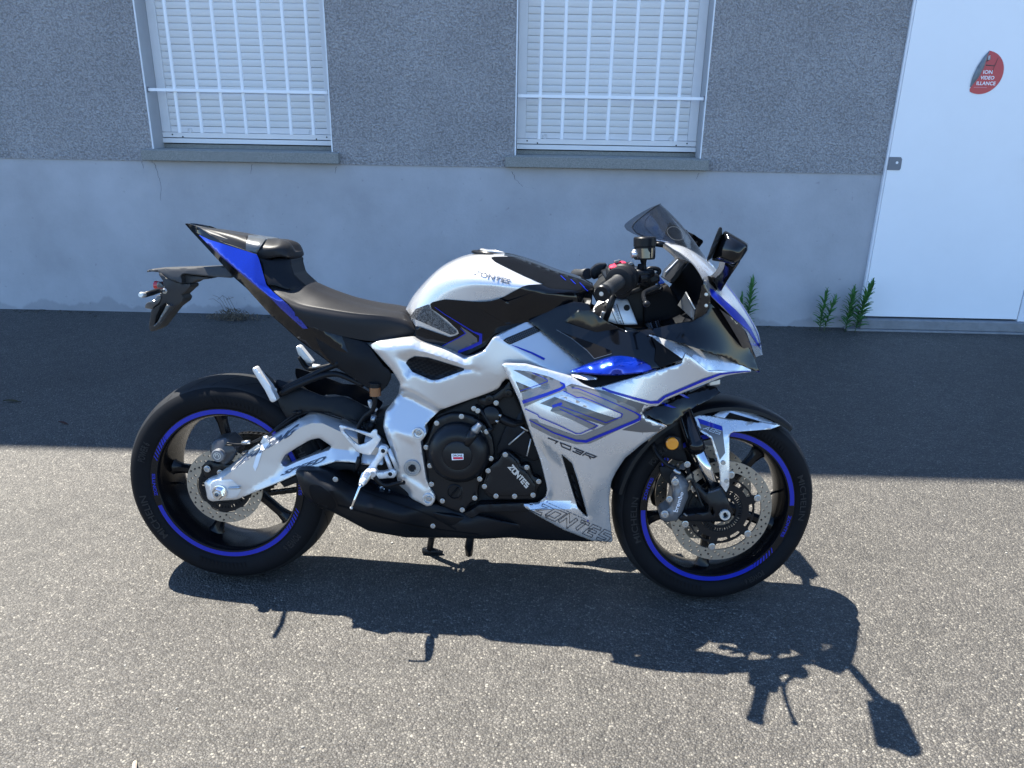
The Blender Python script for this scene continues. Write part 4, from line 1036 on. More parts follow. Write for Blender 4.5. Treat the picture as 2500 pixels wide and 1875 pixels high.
# ---------------------------------------------------------------- swingarm
sa_out = zl('A', [(548, 905), (575, 880), (628, 860), (740, 778), (905, 655), (1050, 562), (1190, 478), (1250, 449), (1310, 444), (1380, 466), (1470, 502), (1600, 545), (1700, 580), (1760, 640), (1760, 790), (1640, 790), (1540, 772), (1440, 768), (1330, 800), (1290, 815), (1180, 850), (1060, 905), (900, 968), (770, 1022), (600, 1035), (572, 1020), (560, 960)])
sa_hole = rnd(zl('A', [(1066, 776), (1095, 722), (1180, 668), (1260, 622), (1325, 606), (1408, 662), (1396, 682), (1290, 720), (1175, 765), (1095, 802)]), 6)
saf = fz('A', [(548, 905, .118), (628, 860, .112), (905, 655, .108), (1190, 478, .104), (1310, 444, .104), (1470, 502, .102), (1760, 620, .100),   # 0-6 top edge
               (640, 905, .134), (700, 856, .136), (870, 735, .136), (1050, 635, .134), (1200, 535, .132), (1275, 506, .131), (1350, 508, .130), (1480, 570, .128), (1760, 690, .122),   # 7-15 ridge
               (770, 1022, .132), (880, 945, .137), (1010, 872, .134), (1075, 812, .132), (1110, 808, .130), (1300, 724, .127), (1410, 676, .126), (1560, 694, .124), (1760, 735, .120),  # 16-24 crease over lower band
               (900, 968, .142), (1060, 905, .143), (1290, 815, .141), (1440, 762, .140), (1600, 775, .136), (1760, 800, .132), (572, 1020, .125), (600, 1035, .128)])
panel('swingarm', rnd(sa_out, 5), Facet(saf, [list(range(7, 16)), list(range(16, 25))]), M['alloy'], th=.05, holes=[sa_hole], step=9, edge=.004, er=4, mirror=True)
panel('swingarm_brace', zl('A', [(1060, 905), (1290, 815), (1440, 768), (1640, 790), (1700, 830), (1500, 820), (1400, 835), (1280, 870), (1090, 940)]), Flat(.128), M['matte'], th=.03, step=14)
core('swingarm_crossmember', 'A', [(1330, 480), (1720, 600), (1740, 760), (1420, 740)], .09, 'satin')
# adjuster block and axle nut
panel('adjuster_plate', rnd(zl('A', [(592, 905), (625, 890), (735, 885), (800, 955), (770, 1012), (600, 1020), (585, 960)]), 5), Facet(fz('A', [(592, 905, .1352), (735, 885, .1375), (800, 955, .1365), (770, 1012, .1352), (600, 1020, .1352)])), M['bracket'], th=.004, step=9, edge=.002, er=3)
ax = bz('A', (655, 972, .138))
lathe('axle_washer', ax, RGT, [(0, .0215), (.003, .0215), (.0035, .019)], M['chrome'])
def hexnut(name, c, r, h, mt, hole, axis=RGT, parent=None):
    o = lathe(name, c, axis, [(0, r), (h*.8, r), (h, r*.86), (h, hole), (h*.2, hole*.98), (h*.2, 0)], mt, parent, seg=6, crease=20); return o
hexnut('axle_nut', ax+RGT*.003, .0175, .015, M['chrome'], .0095)
lathe('axle_end', ax+RGT*.004, RGT, [(0, .009), (.017, .009), (.0175, .0075), (.0175, .0055), (.006, .0055), (.006, 0)], M['bolt'])
bp_ = bz('A', (745, 945, .138)); tube('adjuster_bolt', 'A', [(715, 945, .140), (760, 944, .140), (790, 942, .140)], .0035, M['bolt'])
text_on('lettering', 'RACING', zl('R', [(690, 835), (1470, 395), (1620, 190), (840, 690)]), M['ink_grey'], ['swingarm'], off=.002, bold=.03)
text_on('lettering', 'SPEED', zl('R', [(1300, 1000), (1930, 795), (2045, 675), (1415, 905)]), M['ink_grey'], ['swingarm'], off=.002, bold=.03)
# shred of protective film still stuck on the arm
for pl in ([(975, 590), (990, 600), (985, 650), (940, 700), (912, 790), (893, 832), (878, 800), (895, 740), (930, 660), (845, 715), (850, 690), (925, 640), (950, 595)],):
    decal('film_shred', zl('A', pl), M['film'], ['swingarm'], off=.002, step=8, label='torn strip of clear protective film')
# rear caliper
cal = panel('rear_caliper', rnd(zl('A', [(598, 640), (610, 618), (700, 600), (745, 640), (775, 690), (740, 760), (690, 790), (640, 770), (600, 735), (585, 690)]), 6), Facet(fz('A', [(598, 640, .110), (700, 600, .108), (775, 690, .105), (690, 790, .112), (600, 735, .120), (645, 725, .128)])), M['caliper_dark'], th=.06, step=8, edge=.006, er=5)
rc = bz('A', (645, 722, .126)); lathe('piston_cap', rc, RGT, [(-.008, .0185), (.006, .0185), (.008, .0165), (.0082, 0)], M['caliper'], cal)
OBJ['capdisc'] = cal
bm = bmesh.new(); Wc = Wheel(rc, 0)
ring_sector(bm, Wc, .0088, .0110, .0088, 0, 2*math.pi-.0001, 28); ring_sector(bm, Wc, .0034, .0055, .0088, math.radians(-60), math.radians(200), 14)
for x0, x1, y0, y1 in ((-.0055, -.0032, 0, .0088), (.0005, .0026, .003, .0075)): bm.faces.new([bm.verts.new(Wc.Q(u, v, .0088)) for u, v in ((x0, y0), (x1, y0), (x1-.001, y1), (x0-.001, y1))])
link('caliper_emblem', bm_mesh('caliper_emblem', bm), M['letter_silver'], cal)
panel('caliper_bracket', zl('A', [(530, 800), (570, 760), (640, 780), (740, 790), (900, 640), (930, 650), (760, 800), (630, 862), (560, 870)]), Flat(.104), M['engine'], th=.012, step=10)
bolt('A', 570, 815, .112, 1.3); bolt('A', 655, 840, .108, 1.1)
tube('brake_line', 'A', [(700, 640, .125), (770, 650, .12), (860, 640, .11), (960, 600, .11), (1060, 520, .105), (1180, 440, .10), (1330, 425, .095), (1500, 470, .09), (1620, 520, .09)], .0032, M['satin'])
tube('sensor_cable', 'A', [(690, 655, .12), (800, 655, .115), (900, 620, .112), (1040, 545, .108), (1180, 455, .103), (1300, 430, .10), (1480, 480, .095)], .0022, M['satin'])
tube('line_fitting', 'A', [(805, 640, .118), (860, 632, .118)], .006, M['bolt'])
for x, y in ((1160, 435), (1190, 432)): tube('cable_clip', 'A', [(x-14, y+6, .108), (x+14, y-6, .108)], .0045, M['satin'])
# rear hugger (black guard over the tyre)
revolve('rear_hugger', WRr, [(.098, .318), (.092, .324), (.070, .330), (.03, .334), (-.03, .334), (-.070, .330), (-.098, .318), (-.095, .316), (-.03, .330), (.03, .330), (.095, .316)], M['satin'], bike, seg=18, a0=math.radians(10), a1=math.radians(62))
panel('hugger_side', rnd(zl('A', [(1035, 205), (1125, 235), (1290, 300), (1370, 330), (1480, 322), (1560, 350), (1700, 430), (1650, 500), (1560, 500), (1480, 470), (1400, 430), (1300, 425), (1200, 432), (1110, 478), (1062, 400), (1020, 280)]), 8), TPS(fz('A', [(1035, 205, .085), (1290, 300, .092), (1480, 322, .08), (1700, 430, .06), (1560, 500, .09), (1300, 425, .104), (1110, 478, .106), (1040, 340, .102)])), M['satin'], th=.004, step=12, mirror=True)
panel('hugger_plate', rnd(zl('K', [(360, 492), (470, 490), (575, 520), (870, 645), (850, 720), (700, 800), (560, 720), (420, 560)]), 4), TPS(fz('K', [(360, 492, .02), (575, 520, .03), (870, 645, .05), (700, 800, .075), (420, 560, .05)])), M['greyplastic'], th=.004, step=12)

# ---------------------------------------------------------------- tail
tail = panel('tail_cowl', rnd(zl('B', [(400, 152), (430, 150), (505, 176), (620, 250), (700, 300), (985, 398), (1005, 440), (1062, 650), (1100, 690), (1240, 800), (1330, 930), (1440, 985), (1870, 1112), (1940, 1115), (1895, 1140), (1990, 1280), (2060, 1340), (2075, 1400), (2040, 1470), (1985, 1520), (1900, 1500), (1750, 1395), (1600, 1300), (1330, 1100), (1090, 885), (900, 675), (790, 580), (720, 500), (460, 220)]), 4),
      Facet(fz('B', [(400, 152, .008), (505, 176, .045), (700, 300, .085), (985, 398, .105), (1062, 650, .115), (1240, 800, .137), (1440, 985, .135), (1870, 1112, .125), (1895, 1140, .125), (2075, 1400, .14),
                     (515, 245, .050), (700, 415, .098), (850, 545, .118), (960, 635, .126), (1100, 750, .130), (1390, 1000, .128), (1660, 1150, .134), (1985, 1400, .140),
                     (460, 220, .020), (720, 500, .060), (790, 580, .072), (900, 675, .085), (1090, 885, .10), (1330, 1100, .108), (1600, 1300, .112), (1900, 1500, .12), (1985, 1520, .13)]), [[10, 11, 12, 13, 14, 15, 16, 17]]), M['black'], th=.004, step=9, mirror=True, edge=.002, er=3, label='gloss black tail')
decal('tail_blue_panel', rnd(zl('B', [(512, 240), (600, 282), (985, 402), (1003, 440), (1062, 648), (1110, 700), (1240, 810), (1400, 1003), (1360, 1003), (1180, 842), (1100, 758), (960, 645), (850, 553), (700, 425), (600, 330)]), 3), M['blue'], ['tail_cowl'], off=.0028, step=7, creases=[zl('B', [(600, 326), (700, 415), (850, 545), (960, 635), (1100, 750), (1390, 1000)])], label='candy blue side panel')
panel('subframe_cover', rnd(zl('B', [(1420, 985), (1640, 1045), (1870, 1118), (1895, 1140), (2000, 1290), (2068, 1350), (2075, 1400), (2040, 1470), (1985, 1522), (1890, 1490), (1740, 1385), (1600, 1290), (1500, 1170)]), 6), TPS(fz('B', [(1420, 985, .128), (1870, 1118, .130), (2075, 1400, .145), (1985, 1522, .135), (1740, 1385, .122), (1600, 1290, .12), (1800, 1250, .142)])), M['matte'], th=.004, step=12, mirror=True)
core('subframe', 'B', [(700, 330), (980, 420), (1060, 680), (1400, 1000), (1880, 1140), (1950, 1430), (1750, 1360), (1350, 1080), (950, 690), (760, 520)], .075)
loft('tail_top', [[(455, 545, 0), (455, 547, .006), (456, 549, .010)], [(482, 553, 0), (483, 556, .026), (484, 566, .036)], [(520, 562, 0), (520, 567, .05), (520, 583, .06)], [(630, 590, 0), (628, 600, .075), (626, 622, .09)]], M['lit_plastic'], nu=5, nv=3)
# pillion pad
loft('pillion_seat', [[(478, 553, 0), (483, 555, .015), (492, 561, .030), (500, 572, .042)], [(520, 559, 0), (524, 561, .03), (530, 567, .05), (533, 583, .062)], [(570, 567, 0), (572, 570, .04), (574, 579, .066), (574, 601, .078)], [(600, 573, 0), (601, 576, .045), (602, 590, .075), (604, 610, .084)]], M['seat'], nu=5, nv=4, label='narrow pillion pad')
loft('seat_strap', [[(604, 573, 0), (606, 577, .05), (601, 592, .08), (600, 612, .087)], [(620, 576, 0), (620, 580, .05), (618, 596, .084), (616, 614, .089)], [(640, 578, 0), (638, 582, .05), (630, 598, .086), (622, 617, .090)], [(650, 580, 0), (648, 584, .05), (637, 600, .086), (627, 618, .089)]], M['greyplastic'], nu=4, nv=4)
loft('pillion_front', [[(648, 581, 0), (648, 584, .04), (640, 602, .080), (626, 618, .086), (634, 632, .084)], [(676, 583, 0), (675, 586, .03), (665, 603, .082), (660, 622, .086), (660, 630, .082)], [(690, 585, 0), (690, 587, .03), (687, 600, .070), (684, 620, .080), (684, 627, .076)], [(708, 592, 0), (708, 595, .03), (706, 604, .05), (704, 625, .066), (703, 630, .06)], [(722, 612, 0), (722, 614, .015), (721, 617, .03), (716, 628, .04), (715, 632, .035)]], M['seat'], nu=5, nv=4, label='domed front of the pillion pad')
panel('seat_post', rnd(zl('B', [(1002, 425), (1100, 440), (1180, 425), (1270, 440), (1265, 470), (1290, 560), (1330, 600), (1415, 675), (1395, 718), (1340, 705), (1240, 690), (1130, 655), (1075, 650), (1050, 600)]), 5), TPS(fz('B', [(1002, 425, .086), (1270, 440, .055), (1290, 560, .062), (1415, 675, .05), (1240, 690, .10), (1060, 640, .112)])), M['satin'], th=.10, step=12, edge=.006, er=5)
panel('far_seat_side', zl('B', [(1265, 455), (1330, 500), (1440, 625), (1450, 645), (1380, 640), (1290, 560)]), Flat(-.09), M['black'], th=.004, step=14)
# rider seat
loft('rider_seat', [
    [(700, 681, 0), (690, 686, .05), (672, 693, .085), (662, 699, .100), (664, 708, .106), (672, 720, .100)],
    [(755, 688, 0), (738, 697, .06), (702, 716, .105), (686, 722, .118), (684, 732, .124), (694, 752, .118)],
    [(793, 708, 0), (775, 716, .07), (742, 738, .118), (724, 744, .128), (718, 756, .134), (728, 787, .130)],
    [(850, 730, 0), (835, 737, .07), (805, 751, .122), (786, 757, .132), (776, 772, .138), (780, 806, .134)],
    [(908, 747, 0), (895, 752, .07), (872, 762, .122), (856, 768, .132), (846, 784, .138), (852, 824, .134)],
    [(955, 757, 0), (948, 760, .06), (935, 768, .112), (925, 775, .124), (915, 795, .130), (912, 833, .127)],
    [(985, 763, 0), (985, 766, .05), (985, 775, .09), (984, 784, .105), (978, 800, .113), (965, 829, .112)],
    [(1000, 775, 0), (1003, 778, .04), (1010, 788, .075), (1014, 797, .090), (1013, 808, .100), (1003, 822, .101)]], M['seat'], nu=6, nv=5, crease=50, label='black vinyl rider seat')
# ---------------------------------------------------------------- plate holder and indicators
pa = panel('plate_arm', rnd(zl('I', [(215, 292), (300, 270), (520, 262), (1210, 240), (1560, 228), (1720, 260), (1760, 400), (1730, 432), (1330, 405), (900, 362), (850, 372), (830, 400), (845, 530), (740, 500), (560, 430), (420, 330), (290, 315), (215, 330)]), 2), TPS(fz('I', [(215, 300, .03), (840, 400, .045), (845, 530, .048), (1210, 300, .035), (1730, 350, .045), (400, 300, .035)])), M['lit_plastic'], th=.075, step=7, edge=.004, er=3)
panel('plate_arm_wing', rnd(zl('I', [(845, 400), (880, 365), (1000, 385), (1340, 425), (1350, 440), (1330, 450), (1120, 470), (1010, 530), (850, 535)]), 2), Flat(.02), M['lit_plastic'], th=.05, step=8)
hold = panel('plate_holder', rnd(zl('I', [(425, 335), (560, 430), (740, 500), (850, 535), (1000, 545), (980, 610), (840, 740), (885, 790), (860, 860), (720, 960), (620, 1080), (430, 1330), (300, 1400), (260, 1370), (250, 1290), (290, 1010), (440, 900), (470, 780), (440, 720), (520, 600), (500, 480), (430, 380)]), 3),
      TPS(fz('I', [(425, 335, .05), (850, 535, .03), (980, 610, .03), (885, 790, .02), (620, 1080, .03), (300, 1400, .02), (290, 1010, .05), (500, 600, .05)])), M['lit_plastic'], th=.05, holes=[rnd(zl('I', [(540, 890), (600, 900), (500, 1100), (400, 1230), (350, 1280), (380, 1130), (450, 960)]), 2)], step=8, edge=.003, er=3)
panel('plate_bracket', rnd(zl('I', [(400, 740), (460, 745), (465, 810), (430, 880), (340, 945), (310, 1000), (175, 975), (180, 920), (215, 875), (330, 840)]), 3), TPS(fz('I', [(400, 740, .055), (465, 810, .055), (310, 1000, .052), (175, 950, .05), (215, 875, .06)])), M['greyplastic'], th=.07, step=7, edge=.003, er=3)
panel('plate_stay', rnd(zl('I', [(572, 905), (635, 940), (440, 1230), (345, 1310), (328, 1300), (400, 1230)]), 1.5), Flat(.058), M['greyplastic'], th=.02, step=7)
ind = tube('indicator', 'I', [(165, 738, .165), (300, 700, .13), (400, 665, .09), (470, 660, .062)], [.0075, .0078, .0072, .006], M['satin'], label='slim rear indicator', smooth=False)
tube('indicator_lens', 'I', [(95, 738, .185), (120, 735, .176), (160, 738, .166)], [.0062, .0078, .0077], M['letter_silver'], ind, smooth=False)
bolt('I', 530, 665, .066, 1.0)
ind2 = tube('indicator', 'I', [(960, 590, -.06), (1050, 560, -.10), (1100, 548, -.14)], [.006, .0075, .0078], M['satin'], smooth=False)
tl = lathe('tail_reflector', bz('I', (385, 560, .02)), Vector((-1, 0, .05)), [(-.02, .010), (0, .0125), (.004, .012), (.006, .008), (.0065, 0)], M['redlens'])
panel('reflector_hood', rnd(zl('I', [(400, 505), (440, 500), (520, 580), (600, 600), (560, 615), (400, 610), (385, 560)]), 2), Flat(.035), M['greyplastic'], th=.04, step=7)

# ---------------------------------------------------------------- fuel tank
loft('fuel_tank', [
    [(150, 640, 0), (150, 645, .03), (160, 655, .055), (172, 672, .075), (186, 695, .090), (200, 740, .100)],
    [(240, 490, 0), (228, 515, .045), (215, 570, .085), (212, 630, .108), (222, 700, .120), (250, 810, .122)],
    [(430, 292, 0), (400, 330, .06), (350, 420, .108), (335, 520, .128), (345, 640, .136), (360, 900, .126)],
    [(600, 190, 0), (565, 225, .065), (520, 300, .112), (500, 420, .140), (510, 600, .142), (540, 980, .126)],
    [(760, 143, 0), (740, 170, .065), (705, 245, .112), (700, 380, .152), (720, 560, .150), (740, 1080, .124)],
    [(930, 132, 0), (920, 160, .065), (895, 245, .112), (900, 390, .158), (910, 560, .152), (920, 1080, .124)],
    [(1100, 145, 0), (1095, 172, .06), (1080, 250, .105), (1080, 390, .156), (1080, 540, .158), (1080, 1040, .122)],
    [(1300, 208, 0), (1295, 225, .055), (1280, 285, .095), (1275, 400, .150), (1275, 520, .160), (1275, 920, .120)],
    [(1500, 288, 0), (1495, 300, .05), (1480, 345, .08), (1470, 430, .125), (1470, 520, .150), (1470, 860, .118)],
    [(1700, 350, 0), (1700, 362, .04), (1700, 395, .062), (1700, 450, .090), (1700, 520, .11), (1700, 760, .10)],
    [(1830, 410, 0), (1832, 418, .02), (1835, 432, .035), (1835, 465, .05), (1830, 520, .06), (1820, 640, .07)]], M['silver'], z='D', nu=6, nv=5, crease=50, label='silver white fuel tank')
tk = ['fuel_tank']
tme = OBJ['fuel_tank'].data; tme.materials.append(M['black'])
blk = zl('D', [(1050, 100), (1500, 100), (1900, 200), (1900, 700), (1700, 1100), (500, 1100), (300, 975), (600, 950), (690, 880), (650, 780), (540, 640), (850, 625), (1040, 590), (1200, 500), (1300, 470), (1480, 455), (1450, 410), (1340, 330), (1200, 255), (1050, 195)])
tcn = np.array([topx((q.center.x, -abs(q.center.y), q.center.z)) for q in tme.polygons]); tin = inside(tcn, blk)
for q, i_ in zip(tme.polygons, tin): q.material_index = 1 if i_ else 0
decal('tank_black_cover', rnd(zl('D', [(915, 180), (940, 172), (1040, 170), (1180, 176), (1210, 178), (1300, 212), (1500, 292), (1700, 354), (1815, 405), (1835, 440), (1825, 500), (1790, 560), (1740, 680), (1520, 770), (1270, 800), (980, 930), (900, 1040), (720, 1110), (620, 1090), (410, 990), (240, 915), (240, 792), (545, 897), (590, 885), (627, 868), (620, 838), (520, 740), (380, 640), (368, 600), (385, 582), (500, 556), (740, 575), (850, 578), (950, 565), (1040, 530), (1100, 495), (1200, 440), (1250, 426), (1395, 417), (1200, 335), (1050, 262), (950, 212)]), 2.5), M['black'], tk, off=.0028, step=9, label='gloss black tank cover')
decal('tank_pad', rnd(zl('D', [(188, 712), (240, 640), (352, 600), (368, 640), (606, 845), (604, 868), (555, 876), (200, 720)]), 3), M['pad'], tk, off=.0035, step=9, label='grainy black knee grip')
OBJ['tcover'] = bpy.data.objects[[o.name for o in bpy.data.objects if o.name.startswith('tank_black_cover')][0]]
tc_ = ['tcover']
decal('chevron', zl('D', [(612, 905), (690, 860), (640, 800), (720, 850), (790, 905), (795, 940), (740, 985), (600, 1030), (480, 985)]), M['taupe_dark'], tc_, off=.0006)
stripes('pinstripe', [(zl('D', [(410, 625), (500, 690), (760, 850), (825, 875), (822, 945), (740, 985), (620, 1030)]), [1.2, 1.8, 2.8, 6.5, 7.5, 7.5, 6.0], False), (zl('D', [(640, 815), (690, 862), (620, 905), (480, 975)]), [1, 2.2, 2.2, 1.6], False)], M['blue_decal'], tc_, off=.0012)
stripes('blue_tick', [(zl('D', [(x, y), (x+28, y+28), (x+45, y+42)]), 1.7, False) for x, y in ((1545, 340), (1635, 375), (1715, 405), (1745, 440))], M['blue_decal'], tc_, off=.0012)
panel('tank_lower_facet', rnd(zl('D', [(755, 580), (900, 575), (1000, 550), (1060, 580), (1290, 492), (1480, 488), (1430, 560), (1395, 608), (1100, 770), (1062, 782), (820, 640)]), 2), Facet(fz('D', [(755, 580, .158), (1000, 550, .166), (1290, 492, .166), (1480, 488, .150), (1395, 608, .147), (1075, 785, .150), (1060, 600, .170)])), M['black'], th=.003, step=9, edge=.001, er=2)
# filler cap
fc = bz('D', (925, 140, .0)); fc = fc+Vector((0, 0, -.006))
lathe('fuel_cap', fc, Vector((.12, 0, 1)), [(0, .058), (.005, .058), (.007, .054), (.007, .044), (.010, .041), (.012, .030), (.011, 0)], M['satin'])
lathe('fuel_cap_lid', fc+Vector((0, 0, .0105)), Vector((.12, 0, 1)), [(0, .034), (.003, .033), (.0035, .024), (.001, .022), (.001, 0)], M['letter_silver'])
text_on('emblem', 'ZONTES', zl('D', [(745, 318), (1078, 418), (1100, 378), (765, 282)]), M['ink_grey'], tk, off=.0025, bold=.03)

# ---------------------------------------------------------------- aluminium main frame
frf = fz('C', [(145, 170, .125), (430, 125, .130), (790, 258, .140), (850, 245, .144), (975, 125, .150), (1215, 10, .138),
    (215, 235, .157), (440, 200, .165), (780, 300, .177), (1020, 385, .180), (1101, 175, .178), (1326, 283, .192), (1597, 302, .160), (1420, 170, .158), (1300, 420, .190), (1070, 400, .178), (950, 495, .168), (620, 610, .158),
    (395, 290, .138), (450, 250, .138), (780, 335, .158), (560, 402, .148), (320, 245, .163), (400, 470, .168), (475, 450, .160), (590, 622, .166), (700, 480, .167), (1000, 420, .178),
    (300, 350, .138), (350, 430, .138), (345, 490, .142), (300, 560, .136), (250, 620, .128), (235, 720, .134), (260, 800, .138),
    (285, 735, .162), (470, 835, .170), (350, 1050, .158), (540, 1170, .160), (330, 1080, .142), (400, 1180, .148), (540, 1262, .162), (588, 1190, .164), (500, 900, .160), (525, 780, .160), (520, 720, .160)])
frame_out = rnd(zl('C', [(142, 172), (200, 147), (430, 124), (500, 158), (640, 198), (790, 260), (850, 246), (910, 218), (940, 180), (975, 125), (1215, 8), (1245, 20), (1330, 90), (1600, 305), (1660, 360), (1500, 420), (1100, 410), (1070, 398), (1045, 420), (1015, 465), (950, 495), (620, 612), (560, 670), (518, 718), (530, 760), (525, 785), (490, 825), (500, 900), (528, 1080), (560, 1150), (587, 1190), (585, 1225), (565, 1255), (530, 1262), (490, 1240), (430, 1210), (400, 1180), (350, 1125), (330, 1085), (300, 900), (260, 800), (235, 720), (250, 620), (300, 558), (340, 500), (350, 430), (300, 348)]), 5)
def plane3(z, p):
    q = np.array([[*zp(z, a, b), 1] for a, b, c in p]); return np.linalg.solve(q, np.array([c for _, _, c in p]))
class FrameSkin:
    """frame spar: a near vertical face with chamfered edges, a pocket round the mesh and a panel let into the arm"""
    pk = zl('C', [(320, 250), (345, 235), (458, 206), (780, 300), (1020, 385), (780, 346), (605, 410), (560, 410), (432, 355), (402, 425)])
    ar = rnd(zl('C', [(288, 738), (460, 838), (472, 900), (520, 1085), (548, 1168), (352, 1052)]), 3)
    ch = [(zl('C', [(142, 172), (200, 147), (430, 124), (500, 158), (640, 198), (790, 260)]), 19., .015, 1), (zl('C', [(142, 172), (300, 348), (350, 430), (340, 500)]), 12., .010, -1), (zl('C', [(300, 558), (250, 620), (235, 720), (260, 800), (300, 900), (330, 1085), (400, 1180)]), 11., .012, -1)]
    def __init__(s):
        s.b = TPS(fz('C', [(215, 235, .164), (780, 300, .178), (1020, 385, .182), (1101, 175, .182), (1326, 283, .192), (1600, 420, .188), (1070, 400, .179), (950, 495, .170), (620, 610, .160), (700, 480, .168), (430, 420, .166), (350, 760, .172), (500, 790, .172), (470, 900, .170), (330, 1000, .168), (500, 1100, .166), (560, 1230, .166), (420, 1180, .160)]), .01)
        s.cov = plane3('C', [(1215, 10, .140), (1101, 175, .182), (1597, 302, .163)])
        s.arm = plane3('C', [(300, 560, .137), (590, 640, .150), (400, 770, .171)])
        f = lambda k: zl('C', [(330, 476+k), (440, 515+k), (622, 619+k)])
        inn = np.array(s.pk); c = inn.mean(0)
        s.creases = [s.pk[:6], s.pk[4:]+s.pk[:1]]
        for pl, w_, d_, sg in s.ch:
            a, b = ribbon_poly(pl, 2*w_); s.creases.append([tuple(q) for q in (a if sg > 0 else b)][1:])
        lo = s.pk[4:9]; a, b = ribbon_poly(lo, 7.); s.creases.append([tuple(q) for q in a][1:]); s.lo = lo
    def __call__(s, X):
        X = np.asarray(X, float); b0 = s.b(X); h = np.c_[X, np.ones(len(X))]
        x = (X[:, 0]-850)/.36166; y = (X[:, 1]-780)/.36166
        l = np.minimum(b0, np.maximum(h @ s.cov, .124))
        la = np.minimum(np.maximum(h @ s.arm, .130), b0); yl = np.interp(x, [330, 440, 610], [476, 515, 612]); t = np.clip((y-yl)/40+.5, 0, 1); t = t*t*(3-2*t); t = np.where(x < 640, t, 0)
        l = l*(1-t)+np.minimum(la, l)*t
        for pl, w_, d_, sg in s.ch: l = l-d_*np.clip(1-dist_to(X, [(dens(pl, 4, False), False)])/w_, 0, 1)
        ip = inside(X, s.pk); up = np.array(s.pk[:5]); d = dist_to(X, [(dens(up, 4, False), False), (dens([s.pk[0], s.pk[-1]], 4, False), False)]); d2 = dist_to(X, [(dens(s.pk, 4), True)])
        l = l-np.where(ip, .014*np.minimum(np.clip(d/20, 0, 1), np.clip(d2/3.5, 0, 1)), 0)
        ia = inside(X, s.ar); d = dist_to(X, [(dens(s.ar, 4), True)]); l = l-np.where(ia, .005*np.clip(d/6, 0, 1), 0)
        return l
frm = panel('main_frame', frame_out, FrameSkin(), M['alloy'], th=.03, step=5.5, edge=.0035, er=3.5, mirror=True, smooth_l=2, label='silver aluminium frame spar')
fr_ = ['main_frame']
mesh_poly = rnd(zl('C', [(390, 295), (405, 270), (450, 249), (540, 258), (782, 332), (782, 342), (610, 404), (565, 408), (430, 350)]), 3)
decal('vent_grille', mesh_poly, M['satin'], fr_, off=.0015, step=6)
OBJ['vent'] = [o for o in bpy.data.objects if o.name.startswith('vent_grille')][0]
def honey(name, poly, keys, dx, dy, w, ang, mt, parent=None):
    mn = np.min(poly, 0); mx = np.max(poly, 0); c = (mn+mx)/2; R_ = max(mx-mn); lines = []; ca, sa = math.cos(ang), math.sin(ang); pts = []
    for i in range(-14, 15):
        for j in range(-22, 23):
            x = (i+(.5 if j % 2 else 0))*dx; y = j*dy; pts.append((c[0]+x*ca-y*sa, c[1]+x*sa+y*ca))
    pts = np.array(pts); ok = inside(pts, poly); pts = pts[ok]; dd = dist_to(pts, [(np.array(poly), True)]); pts = pts[dd > w*.9]
    for x, y in pts:
        h = [(x+w*ca*a-w*.42*sa*b, y+w*sa*a+w*.42*ca*b) for a, b in ((-1, 0), (-.4, -1), (.6, -1), (1, 0), (.4, 1), (-.6, 1))]
        lines.append(h)
    vs = []; fs = []
    for h in lines: b = len(vs); vs += project(h, keys, .0012); fs.append(tuple(range(b, b+6)))
    return link(name, flat_mesh(name, vs, fs, Vector((0, -1, 0))), mt, parent or OBJ[keys[0]], kind='stuff')
honey('vent_mesh', mesh_poly, ['vent'], 13.5, 5.2, 5.4, math.radians(12), M['deep'], parent=OBJ['main_frame'])
strip = rnd(zl('D', [(1025, 925), (1050, 905), (1310, 796), (1335, 798), (1362, 825), (1360, 842), (1090, 962), (1075, 962)]), 2.5)
decal('honeycomb_strip', strip, M['satin'], fr_, off=.0012, step=6)
OBJ['strip'] = [o for o in bpy.data.objects if o.name.startswith('honeycomb_strip')][0]
honey('strip_mesh', strip, ['strip'], 6.2, 2.9, 2.3, math.radians(-23), M['greyplastic'], parent=OBJ['main_frame'])
stripes('blue_line', [(zl('D', [(1102, 966), (1160, 988), (1290, 1040), (1400, 1095)]), [1.0, 3.0, 4.5, 5.5], False)], M['blue_decal'], fr_)
for x, y, l, r in ((472, 768, .174, .0165), (540, 1212, .168, .0165)):
    p = bz('C', (x, y, l)); lathe('frame_boss', p, RGT, [(-.004, r), (.002, r), (.003, r*.92), (.003, r*.74), (-.004, r*.72), (-.004, 0)], M['alloy'], frm); bolt('C', x+4, y-6, l-.001, 1.15, frm)
p = bz('C', (432, 1002, .166)); lathe('pivot_ring', p, RGT, [(-.006, .0235), (.002, .0235), (.003, .0225), (.003, .0165), (.001, .016), (.001, .0115), (-.006, .011), (-.006, 0)], M['cast'], frm)
hexnut('pivot_socket', p+RGT*.0012, .0105, .0012, M['hole'], .004, parent=frm)

